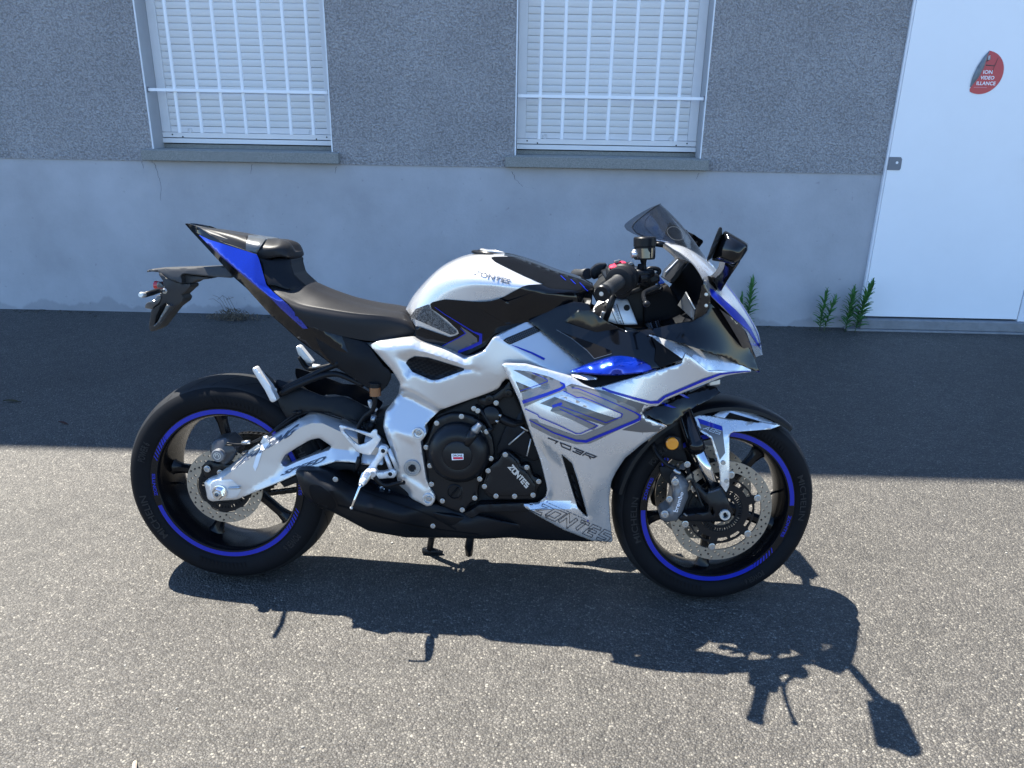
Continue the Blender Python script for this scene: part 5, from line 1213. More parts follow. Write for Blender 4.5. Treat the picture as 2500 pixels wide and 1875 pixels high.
# ---------------------------------------------------------------- engine covers
def cyl_cover(name, pts, l, th, mt='engine', e=.006, er=7, step=9): return panel(name, rnd(zl('J', pts), 6), Flat(l), M[mt], th=th, step=step, edge=e, er=er)
cf = cyl_cover('clutch_case', [(525, 452), (640, 480), (760, 560), (840, 700), (860, 850), (850, 900), (815, 950), (770, 1010), (740, 1080), (735, 1130), (700, 1180), (690, 1260), (700, 1330), (650, 1350), (600, 1380), (570, 1450), (520, 1468), (430, 1440), (300, 1370), (225, 1250), (190, 1180), (180, 1040), (160, 980), (175, 920), (140, 820), (130, 780), (170, 740), (210, 640), (240, 560), (262, 515), (330, 480), (420, 448)], .158, .05)
cc = bz('J', (500, 845, .160))
clu = lathe('clutch_cover', cc, RGT, [(0, .0865), (.006, .0865), (.014, .0835), (.024, .076), (.031, .066), (.034, .056), (.034, .044), (.0335, .041), (.0355, .0395), (.0365, .037), (.037, 0)], M['engine'], seg=64, crease=24)
OBJ['clu'] = clu
for a in (92, -12, 200):
    d = math.radians(a); pp = cc+Vector((math.cos(d)*.050, 0, math.sin(d)*.050))+RGT*.026
    link('cover_rib', tube_mesh('cover_rib', [pp+Vector((math.cos(d)*.014, .004, math.sin(d)*.014)), pp, pp-Vector((math.cos(d)*.010, -.001, math.sin(d)*.010))], [.003, .006, .004], 10), M['engine'], clu)
# filler neck and cap
fn = [bz('J', (575, 770, .188)), bz('J', (640, 660, .196)), bz('J', (655, 640, .197))]
link('oil_filler_neck', tube_mesh('oil_filler_neck', [bz('J', (570, 775, .180)), bz('J', (615, 700, .186)), bz('J', (655, 635, .188))], [.016, .0145, .015], 18), M['engine'], clu)
link('oil_cap', tube_mesh('oil_cap', [bz('J', (650, 645, .188)), bz('J', (672, 612, .189)), bz('J', (700, 578, .190)), bz('J', (716, 556, .190))], [.0125, .0122, .009, .0085], 16), M['cast'], clu)
panel('generator_case', rnd(zl('J', [(930, 850), (965, 825), (1010, 845), (1115, 930), (1130, 985), (1190, 960), (1225, 1000), (1250, 1090), (1310, 1105), (1345, 1150), (1290, 1230), (1290, 1290), (1260, 1325), (1060, 1330), (870, 1325), (790, 1290), (735, 1215), (730, 1180), (770, 1090), (770, 1020), (820, 985), (900, 930)]), 6), Flat(.166), M['engine'], th=.05, step=10, edge=.005, er=6)
gen = panel('generator_cover', rnd(zl('J', [(940, 860), (1000, 862), (1080, 930), (1110, 1000), (1180, 1040), (1260, 1150), (1285, 1190), (1270, 1260), (1200, 1290), (840, 1290), (770, 1240), (750, 1190), (790, 1090), (815, 985), (900, 930)]), 6), Flat(.172), M['engine'], th=.02, step=10, edge=.004, er=5)
for x, y in ((968, 872), (1187, 1000), (1307, 1143), (1250, 1280), (1063, 1292), (875, 1290), (758, 1193), (795, 1035), (710, 1118), (660, 1310)): bolt('J', x, y, .173, .92, gen if x > 740 else cf)
for x, y in ((525, 485), (275, 553), (167, 797), (205, 983), (222, 1170), (332, 1340), (533, 1430), (823, 910)): bolt('J', x, y, .164, .92, cf)
logo('lettering', 'ZONTES', zl('J', [(1003, 1003), (1180, 1205), (1210, 1175), (1040, 972)]), M['letter_silver'], ['generator_cover'], wpx=3.3, gap=.3)
# timing plug
p = bz('J', (455, 1245, .160)); lathe('timing_plug', p, RGT, [(-.004, .0215), (.001, .0215), (.002, .0195), (-.001, .018), (-.001, 0)], M['satin'], cf, seg=30)
panel('plug_web', zl('J', [(528, 1180), (545, 1250), (520, 1350), (470, 1310)]), Flat(.160), M['engine'], th=.01, step=10, parent=cf)
link('plug_slot', tube_mesh('plug_slot', [bz('J', (420, 1285, .1615)), bz('J', (490, 1205, .1615))], .0025, 6), M['deep'], cf)
# small maker plate on the clutch cover
decal('maker_label', zl('J', [(423, 862), (545, 862), (546, 922), (428, 927)]), M['white'], ['clu'], off=.0008, step=12, label='small white and red maker label')
decal('label_red_band', zl('J', [(440, 896), (538, 896), (539, 916), (442, 918)]), M['red'], ['clu'], off=.0013, step=12)
text_on('lettering', 'DRONE', zl('J', [(436, 890), (534, 890), (534, 870), (436, 870)]), M['ink'], ['clu'], off=.0014, bold=.02)
# throttle side clutter
panel('cylinder_plate', rnd(zl('J', [(985, 560), (1140, 575), (1240, 700), (1330, 900), (1260, 940), (1200, 920), (1120, 880), (1000, 820), (880, 880), (890, 780), (950, 640)]), 6), Flat(.150), M['matte'], th=.03, step=14, edge=.004, er=5, key='cylplate')
for a, b in (((1125, 588), (1200, 632)), ((1165, 632), (1003, 770)), ((1228, 712), (1188, 885))): link('trim_bar', tube_mesh('trim_bar', [bz('J', (*a, .156)), bz('J', (*b, .156))], .0022, 6), M['letter_silver'], OBJ['cylplate'])
panel('head_bracket', rnd(zl('J', [(860, 260), (950, 190), (1010, 120), (1060, 250), (1040, 290), (960, 290), (900, 330), (840, 360), (760, 380), (700, 350), (690, 300), (760, 290)]), 4), Flat(.150), M['engine'], th=.03, step=10, edge=.004, er=5, holes=[rnd(zl('J', [(900, 330), (960, 310), (1000, 340), (990, 385), (930, 375)]), 3)])
for x, y in ((810, 305), (1003, 245)): p = bz('J', (x, y, .151)); lathe('mount_bolt', p, RGT, [(0, .011), (.004, .011), (.005, .009), (.005, .005), (.001, .005), (.001, 0)], M['engine'])
lathe('water_pump', bz('J', (850, 450, .11)), Vector((-.1, -1, .1)), [(0, .030), (.03, .030), (.042, .024), (.046, .012), (.046, 0)], M['engine'])
def T(name, pts, r, mt='satin', **k): return tube(name, 'J', pts, r, M[mt], **k)
T('coolant_hose', [(880, 470, .13), (960, 520, .14), (1060, 560, .14), (1150, 540, .13)], .013); T('coolant_hose', [(1000, 600, .13), (1060, 640, .135), (1100, 560, .13), (1140, 430, .12), (1090, 340, .11)], .015)
T('wiring', [(650, 330, .12), (720, 420, .145), (770, 500, .15), (840, 620, .15)], .006); T('wiring', [(560, 400, .12), (660, 430, .14), (700, 470, .14), (690, 520, .14)], .004)
T('sensor_body', [(760, 640, .15), (810, 620, .155), (850, 600, .15)], [.006, .007, .004]); T('hose_clip', [(870, 520, .150), (900, 540, .150)], .006, 'bolt', smooth=False); T('hose_clip', [(905, 470, .150), (930, 478, .150)], .005, 'bolt', smooth=False)
for x, y in ((778, 640), (690, 428), (650, 405), (876, 348), (712, 650)): bolt('J', x, y, .158, .9)
# ---------------------------------------------------------------- exhaust, belly pan
mf = fz('A', [(1165, 830, .175), (1200, 822, .170), (1380, 820, .160), (1500, 900, .165), (1659, 1010, .175), (1190, 950, .185), (1260, 1030, .185), (1420, 1110, .178), (1659, 1235, .160), (1300, 900, .205), (1450, 1000, .212), (1659, 1130, .205), (1750, 1060, .185)])
muf_out = rnd(zl('A', [(1163, 832), (1195, 820), (1390, 818), (1440, 840), (1480, 880), (1560, 920), (1700, 960), (1900, 990), (2300, 1090), (2550, 1160), (2700, 1190), (2700, 1276), (2400, 1282), (2000, 1280), (1900, 1276), (1790, 1258), (1659, 1235), (1500, 1150), (1420, 1110), (1270, 1038), (1215, 985), (1190, 920)]), 5)
mff = fz('A', [(1163, 832, .17), (1390, 818, .155), (1560, 920, .155), (1900, 990, .15), (2300, 1090, .15), (2700, 1190, .15), (2700, 1276, .12), (2000, 1280, .12), (1659, 1235, .155), (1420, 1110, .175), (1270, 1038, .185), (1190, 920, .185), (1240, 870, .195), (1420, 960, .215), (1660, 1080, .212), (1900, 1140, .20), (2300, 1190, .17)])
panel('muffler', muf_out, TPS(mff), M['exhaust'], th=.10, step=12, edge=.012, er=9, label='matte black underslung silencer')
decal('muffler_outlet', [tuple(q) for q in catmull(zl('A', [(1258, 935), (1320, 925), (1390, 975), (1437, 1045), (1428, 1082), (1350, 1078), (1280, 1020)]), 4, True)], M['deep'], ['muffler'], off=.0016, step=8)
stripes('outlet_rim', [(catmull(zl('A', [(1256, 930), (1320, 920), (1395, 972), (1443, 1045), (1432, 1088), (1350, 1083), (1275, 1022)]), 4, True), 3.0, True)], M['satin'], ['muffler'], off=.0026)
stripes('heat_shield_seam', [(catmull(zl('A', [(1440, 1060), (1600, 1105), (1800, 1160), (2050, 1215), (2400, 1262)]), 5), 3.0, False), (catmull(zl('A', [(1480, 885), (1600, 955), (1800, 1030), (2050, 1120), (2250, 1230)]), 5), 2.6, False)], M['deep'], ['muffler'], off=.002)
bolt('A', 1435, 886, .188, 1.0); bolt('C', 572, 1394, .195, .9)
bel = panel('belly_pan', rnd(zl('C', [(150, 1130), (330, 1095), (470, 1180), (560, 1290), (640, 1310), (790, 1330), (850, 1290), (880, 1262), (1190, 1240), (1400, 1330), (1650, 1440), (1664, 1500), (1300, 1490), (1090, 1472), (900, 1482), (650, 1472), (380, 1472), (200, 1420), (60, 1330), (60, 1240)]), 6), TPS(fz('C', [(150, 1130, .13), (560, 1290, .155), (850, 1290, .160), (1190, 1240, .165), (1650, 1440, .135), (1664, 1500, .12), (1090, 1472, .11), (650, 1472, .10), (380, 1472, .11), (60, 1330, .12), (700, 1390, .160), (1200, 1370, .158)])), M['exhaust'], th=.14, step=12, edge=.010, er=9, label='matte black belly pan')
panel('belly_ledge', rnd(zl('C', [(780, 1312), (850, 1275), (880, 1250), (1190, 1238), (1330, 1260), (1330, 1290), (900, 1300), (830, 1345)]), 4), Flat(.172), M['satin'], th=.04, step=12)
for x, y in ((232, 1145), (290, 1158)): bolt('C', x, y, .135, 1.2)
tube('rear_exhaust_pipe', 'C', [(100, 1150, .09), (300, 1120, .08), (450, 1200, .06)], .03, M['exhaust'])

# ---------------------------------------------------------------- rider footrest, pedal, heel guard
rs = 'K'
heel = panel('heel_guard', rnd(zl('Q', [(848, 262), (880, 250), (1010, 290), (1350, 385), (1400, 330), (1430, 320), (1462, 335), (1465, 400), (1510, 440), (1525, 480), (1480, 560), (1350, 740), (1290, 735), (1150, 690), (1060, 590), (880, 370)]), 3), Flat(.175), M['bracket'], th=.005, holes=[rnd(zl('Q', [(915, 325), (960, 312), (1110, 350), (1400, 465), (1280, 545), (1170, 575), (1080, 510), (940, 370)]), 4)], step=8, edge=.0025, er=3)
text_on('lettering', 'ZONTES', zl('Q', [(985, 460), (1100, 565), (1112, 550), (1000, 448)]), M['ink_grey'], ['heel_guard'], off=.0008)
fb = panel('footrest_bracket', rnd(zl('Q', [(1500, 590), (1540, 570), (1610, 590), (1640, 640), (1630, 700), (1560, 780), (1470, 900), (1440, 970), (1460, 1010), (1560, 1010), (1640, 990), (1700, 960), (1760, 980), (1780, 1050), (1740, 1110), (1640, 1110), (1400, 1135), (1330, 1100), (1250, 1010), (1300, 960), (1420, 790), (1480, 690)]), 4), TPS(fz('Q', [(1500, 590, .178), (1640, 640, .178), (1470, 900, .186), (1250, 1010, .20), (1330, 1100, .20), (1640, 1110, .18), (1780, 1050, .178)])), M['bracket'], th=.014, step=8, edge=.004, er=4)
for x, y in ((1565, 665), (1680, 1040)):
    p = bz('Q', (x, y, .180)); lathe('bracket_bolt', p, RGT, [(0, .0088), (.0035, .0088), (.004, .0075), (.004, .0062), (-.001, .006), (-.001, 0)], M['bracket'], fb); lathe('socket', p+RGT*.0005, RGT, [(0, .0062), (.0012, .0062), (.0012, 0)], M['hole'], fb)
tube('bracket_strut', 'Q', [(1590, 700, .172), (1700, 1000, .172)], .006, M['bracket'], smooth=False); tube('bracket_strut', 'Q', [(1650, 640, .170), (1790, 960, .168)], .006, M['bracket'], smooth=False)
pegp = [bz('Q', (1330, 1010, .205)), bz('Q', (1290, 1070, .235)), bz('Q', (1240, 1160, .28)), bz('Q', (1205, 1215, .300))]
link('footrest', tube_mesh('footrest', [pegp[0], pegp[0].lerp(pegp[1], .6), pegp[1], pegp[2], pegp[3]], [.010, .011, .0125, .0095, .007], 18), M['bracket'], bike, label='knurled alloy footrest')
bm = bmesh.new()
for t in np.linspace(.1, .95, 8):
    pc = pegp[1].lerp(pegp[2], t); r = .0132-.003*t; m2 = torus_mesh('x', r, .0010, 18, 5); q = (pegp[2]-pegp[1]).to_track_quat('Z', 'Y').to_matrix().to_4x4(); m2.transform(Matrix.Translation(pc) @ q); bm.from_mesh(m2)
link('footrest_knurl', bm_mesh('footrest_knurl', bm), M['chrome'], [o for o in bpy.data.objects if o.name == 'footrest'][0], kind='stuff')
ft = bz('Q', (1190, 1250, .305))
link('peg_feeler', tube_mesh('peg_feeler', [pegp[3], bz('Q', (1180, 1265, .306)), bz('Q', (1110, 1440, .312)), bz('Q', (1052, 1580, .316))], [.006, .0038, .0033, .0033], 12), M['chrome'], bike)
lathe('feeler_ball', bz('Q', (1048, 1592, .316))+Vector((0, 0, -.004)), Vector((0, 0, 1)), [(0, 0), (.001, .003), (.004, .0042), (.007, .003), (.008, 0)], M['letter_silver'], seg=14)
pv = bz('Q', (1390, 1030, .205)); lathe('pedal_pivot', pv, RGT, [(-.02, .011), (.006, .011), (.008, .009), (.008, 0)], M['bracket'])
tube('brake_pedal', 'Q', [(1390, 1040, .200), (1500, 1180, .195), (1620, 1230, .19), (1800, 1190, .19), (1900, 1180, .2)], [.007, .006, .005, .005, .006], M['satin'])
# rear brake reservoir, hoses, switch
p = bz('K', (853, 500, .135)); rsv = lathe('rear_reservoir', p, Vector((0, 0, 1)), [(0, .0135), (.001, .0158), (.024, .0158), (.025, .0165)], M['brown'], label='small brown brake fluid reservoir')
lathe('reservoir_cap', p+Vector((0, 0, .0255)), Vector((0, 0, 1)), [(0, .0170), (.011, .0170), (.0125, .0155), (.0125, 0)], M['satin'], rsv)
tube('reservoir_hose', 'K', [(850, 505, .132), (850, 570, .13), (825, 640, .125), (750, 700, .12), (700, 780, .12), (695, 820, .12)], .0068, M['satin'])
tube('linkage_rod', 'K', [(800, 545, .115), (815, 600, .11), (870, 640, .11)], .006, M['bracket']); tube('shock_top', 'K', [(845, 690, .10), (822, 760, .10)], .0085, M['bolt'], smooth=False); tube('shock_body', 'K', [(822, 750, .10), (785, 840, .10)], .013, M['satin'], smooth=False)
tube('brake_master', 'K', [(725, 820, .14), (720, 880, .14), (715, 1060, .14), (700, 1110, .145)], [.012, .012, .004, .004], M['satin']); tube('brake_master_boot', 'K', [(700, 1090, .15), (690, 1150, .15), (665, 1210, .15)], [.006, .0085, .006], M['satin'])
tube('shock_linkage', 'K', [(600, 1180, .05), (640, 1230, .06), (720, 1230, .07)], .012, M['engine'])
# pillion footrests and hanger
for (a, z_) in (((('B', [(1180, 1530, .115), (1300, 1470, .115), (1500, 1390, .11), (1620, 1370, .105), (1720, 1400, .105), (1850, 1460, .11)])), 0), ((('B', [(1180, 1500, .105), (1330, 1430, .105), (1480, 1360, .10), (1590, 1310, .10), (1640, 1290, .10)])), 0)):
    tube('footrest_hanger', a[0], a[1], .0085, M['satin'])
for x, y in ((1636, 1290), (1800, 1400)): tube('hanger_mount', 'B', [(x-12, y+22, .118), (x+12, y-22, .118)], .0072, M['matte'], smooth=False)
def pillion_peg(name, pts, l, teeth, par=None):
    o = panel(name, rnd(zl('B', pts), 3), Flat(l), M['bracket'], th=.022, step=7, edge=.003, er=3)
    for (x, y) in teeth: p = bz('B', (x, y, l-.008)); link('peg_tooth', tube_mesh('peg_tooth', [p+Vector((0, .008, 0)), p+Vector((0, -.007, 0))], .0030, 6), M['bracket'], o)
    return o
pillion_peg('pillion_footrest', [(950, 1335), (955, 1318), (975, 1318), (1000, 1350), (1100, 1475), (1110, 1500), (1148, 1578), (1140, 1590), (1115, 1602), (1095, 1590), (1070, 1540), (1050, 1500), (960, 1360)], .155, [(998+11.5*k, 1352+14.5*k) for k in range(9)])
panel('peg_back', zl('B', [(1030, 1370), (1090, 1420), (1150, 1500), (1180, 1560), (1120, 1500)]), Flat(.12), M['satin'], th=.02, step=8); bolt('B', 1130, 1500, .13, .9)
pillion_peg('pillion_footrest', [(1302, 1155), (1315, 1140), (1335, 1145), (1440, 1275), (1430, 1285), (1390, 1280), (1320, 1210)], -.135, [(1345+11*k, 1165+13.5*k) for k in range(8)])
tube('far_hanger', 'B', [(1330, 1230, -.14), (1380, 1310, -.14), (1440, 1330, -.13), (1600, 1300, -.12)], .008, M['matte']); tube('far_hanger_link', 'B', [(1440, 1310, -.13), (1500, 1315, -.13)], .008, M['bracket'])
# side stand on the far side, centre bits under the belly
def gnd(x, y):
    d = CF+CR*((x-1250)/FPX)-CU*((y-937.5)/FPX); return MI @ (CO+d*(-CO.z/d.z))
g1 = gnd(1048, 1352); g2 = gnd(1150, 1350)
sst = link('side_stand', tube_mesh('side_stand', [Vector((g1.x+.03, .10, .19)), Vector((g1.x+.012, (g1.y+.10)/2, .09)), g1+Vector((0, 0, .006))], [.012, .011, .010], 10), M['satin'], bike)
link('stand_foot', tube_mesh('stand_foot', [g1+Vector((-.022, 0, .010)), g1+Vector((0, 0, .012)), g1+Vector((.045, 0, .006))], [.010, .014, .006], 10), M['satin'], sst)
link('stand_spring_lug', tube_mesh('stand_spring_lug', [Vector((g2.x+.01, .08, .15)), Vector((g2.x, g2.y*.6, .07)), Vector((g2.x-.002, g2.y*.75, .035))], [.011, .014, .012], 10), M['satin'], bike)

# ---------------------------------------------------------------- fork, caliper, front fender
FKt, FKb = bz('G', (610, 170, .105)), bz('G', (826, 752, .105))
fdir = (FKb-FKt).normalized()
f_mid = bz('G', (700, 478, .105))
def fork(side):
    s = 1 if side > 0 else -1
    def m(v): return Vector((v.x, v.y*s, v.z)) if s > 0 else Vector((v.x, -v.y, v.z))
    up = m(FKt)-m(fdir)*.26
    o = link('fork_tube', tube_mesh('fork_tube', [up, m(f_mid)-m(fdir)*.03, m(f_mid)-m(fdir)*.028, m(f_mid)], [.0215, .0215, .0250, .0250], 24), M['black'], bike)
    link('fork_stanchion', tube_mesh('fork_stanchion', [m(f_mid)-m(fdir)*.02, m(FKb)+m(fdir)*.01], .0168, 28), M['chrome'], o)
    link('dust_seal', tube_mesh('dust_seal', [m(f_mid), m(f_mid)+m(fdir)*.006], [.024, .019], 24), M['rubber'], o)
    link('fork_foot', tube_mesh('fork_foot', [m(FKb)-m(fdir)*.004, m(FKb)+m(fdir)*.004, m(FKb)+m(fdir)*.06, bz('G', (903, 955, .105)) if s > 0 else m(bz('G', (903, 955, .105)))], [.0205, .0225, .025, .026], 20), M['engine'], o)
    return o
f1 = fork(1); f2 = fork(-1)
foot = panel('axle_clamp', rnd(zl('S', [(1238, 545), (1245, 470), (1470, 430), (1500, 480), (1580, 620), (1640, 760), (1690, 900), (1660, 1010), (1560, 1060), (1300, 1060), (740, 1045), (700, 985), (760, 935), (1000, 905), (1240, 885), (1255, 780), (1060, 560), (950, 400), (960, 330), (1050, 400), (1190, 510)]), 4), TPS(fz('S', [(1238, 545, .125), (1470, 430, .126), (1690, 900, .122), (1300, 1060, .124), (700, 985, .128), (950, 400, .126), (1500, 800, .134)])), M['engine'], th=.03, step=10, edge=.006, er=5, holes=[rnd(zl('S', [(1290, 800), (1320, 800), (1350, 900), (1330, 940), (1290, 880)]), 2)])
p = bz('S', (1545, 935, .134)); lathe('axle_end', p, RGT, [(-.006, .0150), (.004, .0150), (.0055, .0140), (.0055, .0092), (-.004, .0088), (-.004, 0)], M['letter_silver'], seg=36)
stripes('foot_marking', [(zl('S', [(1250, 525), (1340, 510), (1420, 480), (1470, 452)]), 1.6, False), (zl('S', [(1245, 540), (1340, 525), (1425, 495), (1480, 462)]), 1.0, False)], M['ink_grey'], ['axle_clamp'], off=.001)
TREE.clear()
cal2 = panel('front_caliper', rnd(zl('S', [(585, 290), (640, 225), (720, 215), (790, 262), (880, 345), (912, 400), (872, 470), (890, 620), (822, 765), (785, 880), (742, 960), (700, 1035), (560, 1055), (480, 1060), (385, 1005), (372, 950), (420, 870), (480, 850), (545, 780), (590, 620), (590, 520), (620, 440), (585, 350)]), 5),
     Facet(fz('S', [(585, 290, .125), (720, 215, .120), (912, 400, .112), (890, 620, .118), (785, 880, .122), (700, 1035, .120), (480, 1060, .120), (372, 950, .125), (545, 780, .128), (620, 440, .128), (700, 300, .138), (760, 500, .143), (700, 800, .143), (600, 950, .138), (690, 560, .142)]), [[10, 11, 12, 13]]), M['caliper'], th=.06, step=6, edge=.006, er=5, smooth_l=1, label='grey four piston brake caliper')
text_on('lettering', 'brembo', zl('S', [(697, 893), (805, 540), (742, 512), (612, 872)]), M['white_ink'], ['front_caliper'], off=.001, bold=.012)
for x, y, sc in ((650, 345, 1.35), (462, 925, 1.45), (545, 655, 1.2)): bolt('S', x, y, .139, sc, cal2)
lathe('bleed_nipple', bz('S', (815, 915, .13)), Vector((.6, -1, -.2)), [(0, .003), (.008, .003), (.012, .0022), (.012, 0)], M['bolt'], cal2, seg=10)
panel('far_caliper', rnd(zl('G', [(350, 830), (380, 760), (395, 660), (430, 600), (475, 640), (480, 760), (475, 850), (420, 900), (370, 885)]), 6), Flat(-.06), M['engine'], th=.05, step=12, edge=.008, er=6)
panel('caliper_carrier', rnd(zl('G', [(420, 600), (540, 600), (620, 680), (670, 800), (740, 880), (800, 930), (760, 1000), (600, 995), (470, 1010), (420, 985), (430, 930), (500, 880), (520, 760), (430, 660)]), 5), Flat(.088), M['dark'], th=.010, step=14, holes=[rnd(zl('G', [(650, 930), (700, 900), (690, 960)]), 2)])
tube('speed_sensor_cable', 'G', [(660, 640, .128), (690, 760, .135), (730, 870, .138), (745, 890, .138)], .0028, M['satin'])
tube('brake_hose', 'G', [(375, 430, .10), (400, 500, .115), (470, 580, .13), (545, 620, .135), (560, 650, .135)], .0062, M['satin'])
tube('banjo_fitting', 'G', [(528, 622, .140), (548, 640, .142), (572, 650, .140)], .005, M['bolt'])
panel('fender_bracket', rnd(zl('G', [(360, 425), (470, 300), (570, 240), (600, 470), (650, 620), (660, 720), (630, 660), (600, 560), (560, 560), (430, 520)]), 4), Flat(.088), M['matte'], th=.02, step=12)
rp = panel('reflector_plate', rnd(zl('G', [(462, 395), (500, 370), (575, 385), (588, 475), (540, 482), (470, 465)]), 3), Flat(.130), M['satin'], th=.006, step=8)
p = bz('G', (515, 430, .131)); lathe('side_reflector', p, RGT, [(-.002, .0172), (.004, .0172), (.006, .0155), (.0062, 0)], M['amber'], rp, seg=30, label='round amber reflector')
bolt('G', 627, 585, .118, 1.15)
# fender
revolve('front_fender', WFr, [(.074, .296), (.073, .306), (.062, .3135), (.035, .3175), (0, .3185), (-.035, .3175), (-.062, .3135), (-.073, .306), (-.074, .296), (-.070, .300), (-.035, .3135), (.035, .3135), (.070, .300)], M['satin'], bike, seg=40, a0=math.radians(52), a1=math.radians(170), crease=40, label='black front mudguard')
fend = panel('fender_side', rnd(zl('G', [(672, 222), (690, 216), (810, 229), (910, 244), (1050, 259), (1230, 279), (1318, 297), (1240, 326), (1090, 338), (965, 347), (945, 358), (937, 380), (940, 620), (936, 745), (913, 793), (868, 730), (868, 660), (858, 590), (802, 398), (775, 377), (718, 342)]), 2.5),
      Facet(fz('G', [(672, 222, .082), (910, 244, .080), (1230, 279, .062), (1318, 297, .050), (1240, 326, .072), (945, 358, .108), (937, 380, .110), (940, 620, .122), (913, 793, .126), (868, 730, .126), (858, 590, .122), (802, 398, .110), (718, 342, .100), (900, 350, .108), (905, 560, .121)])), M['silver'], th=.004, step=7, edge=.004, er=3.2, smooth_l=2, mirror=True, label='silver fender side fin')
decal('fin_panel', zl('T', [(195, 655), (650, 792), (668, 885), (715, 1310), (612, 1445), (465, 1000), (365, 925), (265, 868)]), M['taupe_dark'], ['fender_side'], off=.001)
decal('fin_blue', zl('T', [(178, 635), (640, 788), (655, 800), (668, 882), (235, 745)]), M['blue_decal'], ['fender_side'], off=.0018)
logo('lettering', 'ABS', zl('T', [(285, 850), (605, 950), (640, 885), (360, 800)]), M['letter_silver'], ['fender_side'], wpx=1.5, gap=.25, off=.0022)
for x, y in ((893, 573), (916, 707)): p = bz('G', (x, y, .125)); lathe('fin_screw', p, RGT, [(-.002, .0065), (.0012, .0062), (.0012, .0035), (.0002, .003), (.0002, 0)], M['bolt'], fend, seg=18)
panel('fender_fin_upper', zl('G', [(815, 227), (880, 188), (942, 151), (975, 149), (1150, 222), (1312, 293), (1165, 268), (940, 203), (903, 243), (860, 236)]), Facet(fz('G', [(815, 227, .084), (942, 151, .058), (975, 149, .056), (1150, 222, .050), (1312, 293, .046), (1165, 268, .066), (940, 203, .078), (903, 243, .086)])), M['silver'], th=.003, step=7, edge=.002, er=2, mirror=True)
decal('fin_slot', zl('G', [(903, 243), (940, 203), (1165, 268), (1152, 277)]), M['deep'], ['fender_side', 'fender_fin_upper', 'front_fender'], off=.001, parent=fend)

# ---------------------------------------------------------------- side fairing
fo = zl('F', [(70, 316), (95, 304), (240, 309), (320, 330), (560, 396), (640, 448), (700, 474), (760, 470), (1060, 384)])+zl('E', [(870, 1350), (890, 1300), (905, 1264), (960, 1300), (1085, 1404), (1250, 1410), (1440, 1410), (1436, 1420), (1240, 1450), (960, 1560), (740, 1650)])+zl('F', [(1160, 605), (1120, 606), (1072, 624), (1054, 652), (1076, 684), (1150, 715), (1230, 745), (1160, 792), (1050, 870), (930, 970), (872, 1060), (838, 1130), (822, 1250), (828, 1400), (846, 1545), (836, 1556), (700, 1545), (500, 1468), (330, 1375), (226, 1312), (219, 1290), (330, 1278), (375, 1240), (388, 1190), (380, 1140), (340, 980), (270, 790), (190, 560), (120, 410)])
vent = rnd(zl('F', [(490, 944), (530, 975), (562, 1005), (600, 1120), (640, 1260), (670, 1378), (652, 1368), (602, 1312), (560, 1180)]), 2.5)
ffp = fz('F', [(70, 316, .226), (240, 309, .230), (560, 396, .238), (700, 474, .246), (1060, 384, .234), (700, 640, .262), (1080, 640, .232), (190, 560, .240), (120, 410, .232), (340, 980, .220), (388, 1190, .200), (330, 1280, .190), (222, 1300, .176), (500, 1468, .158), (836, 1552, .132), (828, 1400, .156), (822, 1250, .178), (872, 1060, .206), (1050, 870, .218), (1230, 745, .200), (640, 880, .252), (562, 1005, .238), (665, 1375, .172), (720, 1150, .220), (700, 1300, .190), (400, 1330, .182), (400, 700, .256)])+fz('E', [(905, 1264, .206), (1085, 1404, .180), (1440, 1412, .108), (1240, 1450, .145), (1000, 1480, .182)])
class TwoZone:
    """fairing skin: smooth, with the scooped panel in front of the engine set lower than the rest"""
    creases = [zl('F', [(285, 770), (380, 850), (480, 938)])]
    def __init__(s): s.t = TPS(ffp, .02); s.line = np.array(zl('F', [(285, 770), (480, 938), (556, 1005), (610, 1180), (676, 1395)]))
    def __call__(s, X):
        l = s.t(X); X = np.asarray(X); d = dist_to(X, [(dens(s.line, 4, False), False)])
        y = (X[:, 1]-780)/.34965; x = (X[:, 0]-1200)/.34965
        xl = np.interp(y, [770, 938, 1005, 1180, 1395], [285, 480, 556, 610, 676]); m = (x < xl) & (y > 760) & (y < 1390)
        re = np.interp(y, [760, 980, 1140, 1190, 1240, 1290], [262, 340, 380, 388, 380, 230]); edge = np.clip((x-re)/50, 0, 1)
        k = np.where(m, np.clip(d/26, 0, 1)*edge*np.clip((y-770)/90, 0, 1)*np.clip((1330-y)/60, 0, 1), 0)
        return l-.020*k
fair = panel('side_fairing', rnd(fo, 3), TwoZone(), M['silver'], th=.004, holes=[vent], step=8, edge=.007, er=6.0, mirror=True, label='silver side fairing with blue and grey graphics')
TREE.clear(); FK = ['side_fairing']
def D_(n, pts, m, off=.0011, r=0, **k): return decal(n, rnd(zl('F', pts), r) if r else zl('F', pts), M[m], FK, off=off, step=10, **k)
D_('graphic', [(160, 352), (265, 362), (400, 398), (480, 432), (514, 455), (521, 478), (500, 497), (380, 545), (228, 612), (208, 515), (255, 492), (350, 464), (300, 430)], 'taupe')
D_('graphic', [(168, 432), (262, 470), (282, 484), (203, 514)], 'taupe_dark', .0016)
D_('graphic', [(150, 352), (200, 355), (395, 425), (385, 460), (350, 464), (300, 430)], 'taupe_dark', .0018)
D_('graphic', [(498, 492), (535, 462), (600, 468), (760, 510), (1000, 615), (1040, 660), (1025, 705), (840, 795), (690, 866), (590, 872), (440, 830), (278, 748), (262, 692), (320, 700), (330, 720), (590, 812), (640, 806), (790, 742), (912, 684), (905, 660), (620, 548), (590, 550)], 'taupe', r=3)
D_('graphic', [(338, 586), (440, 540), (530, 572), (740, 650), (888, 695), (795, 742), (700, 712), (410, 640), (425, 615)], 'taupe_dark', .0009)
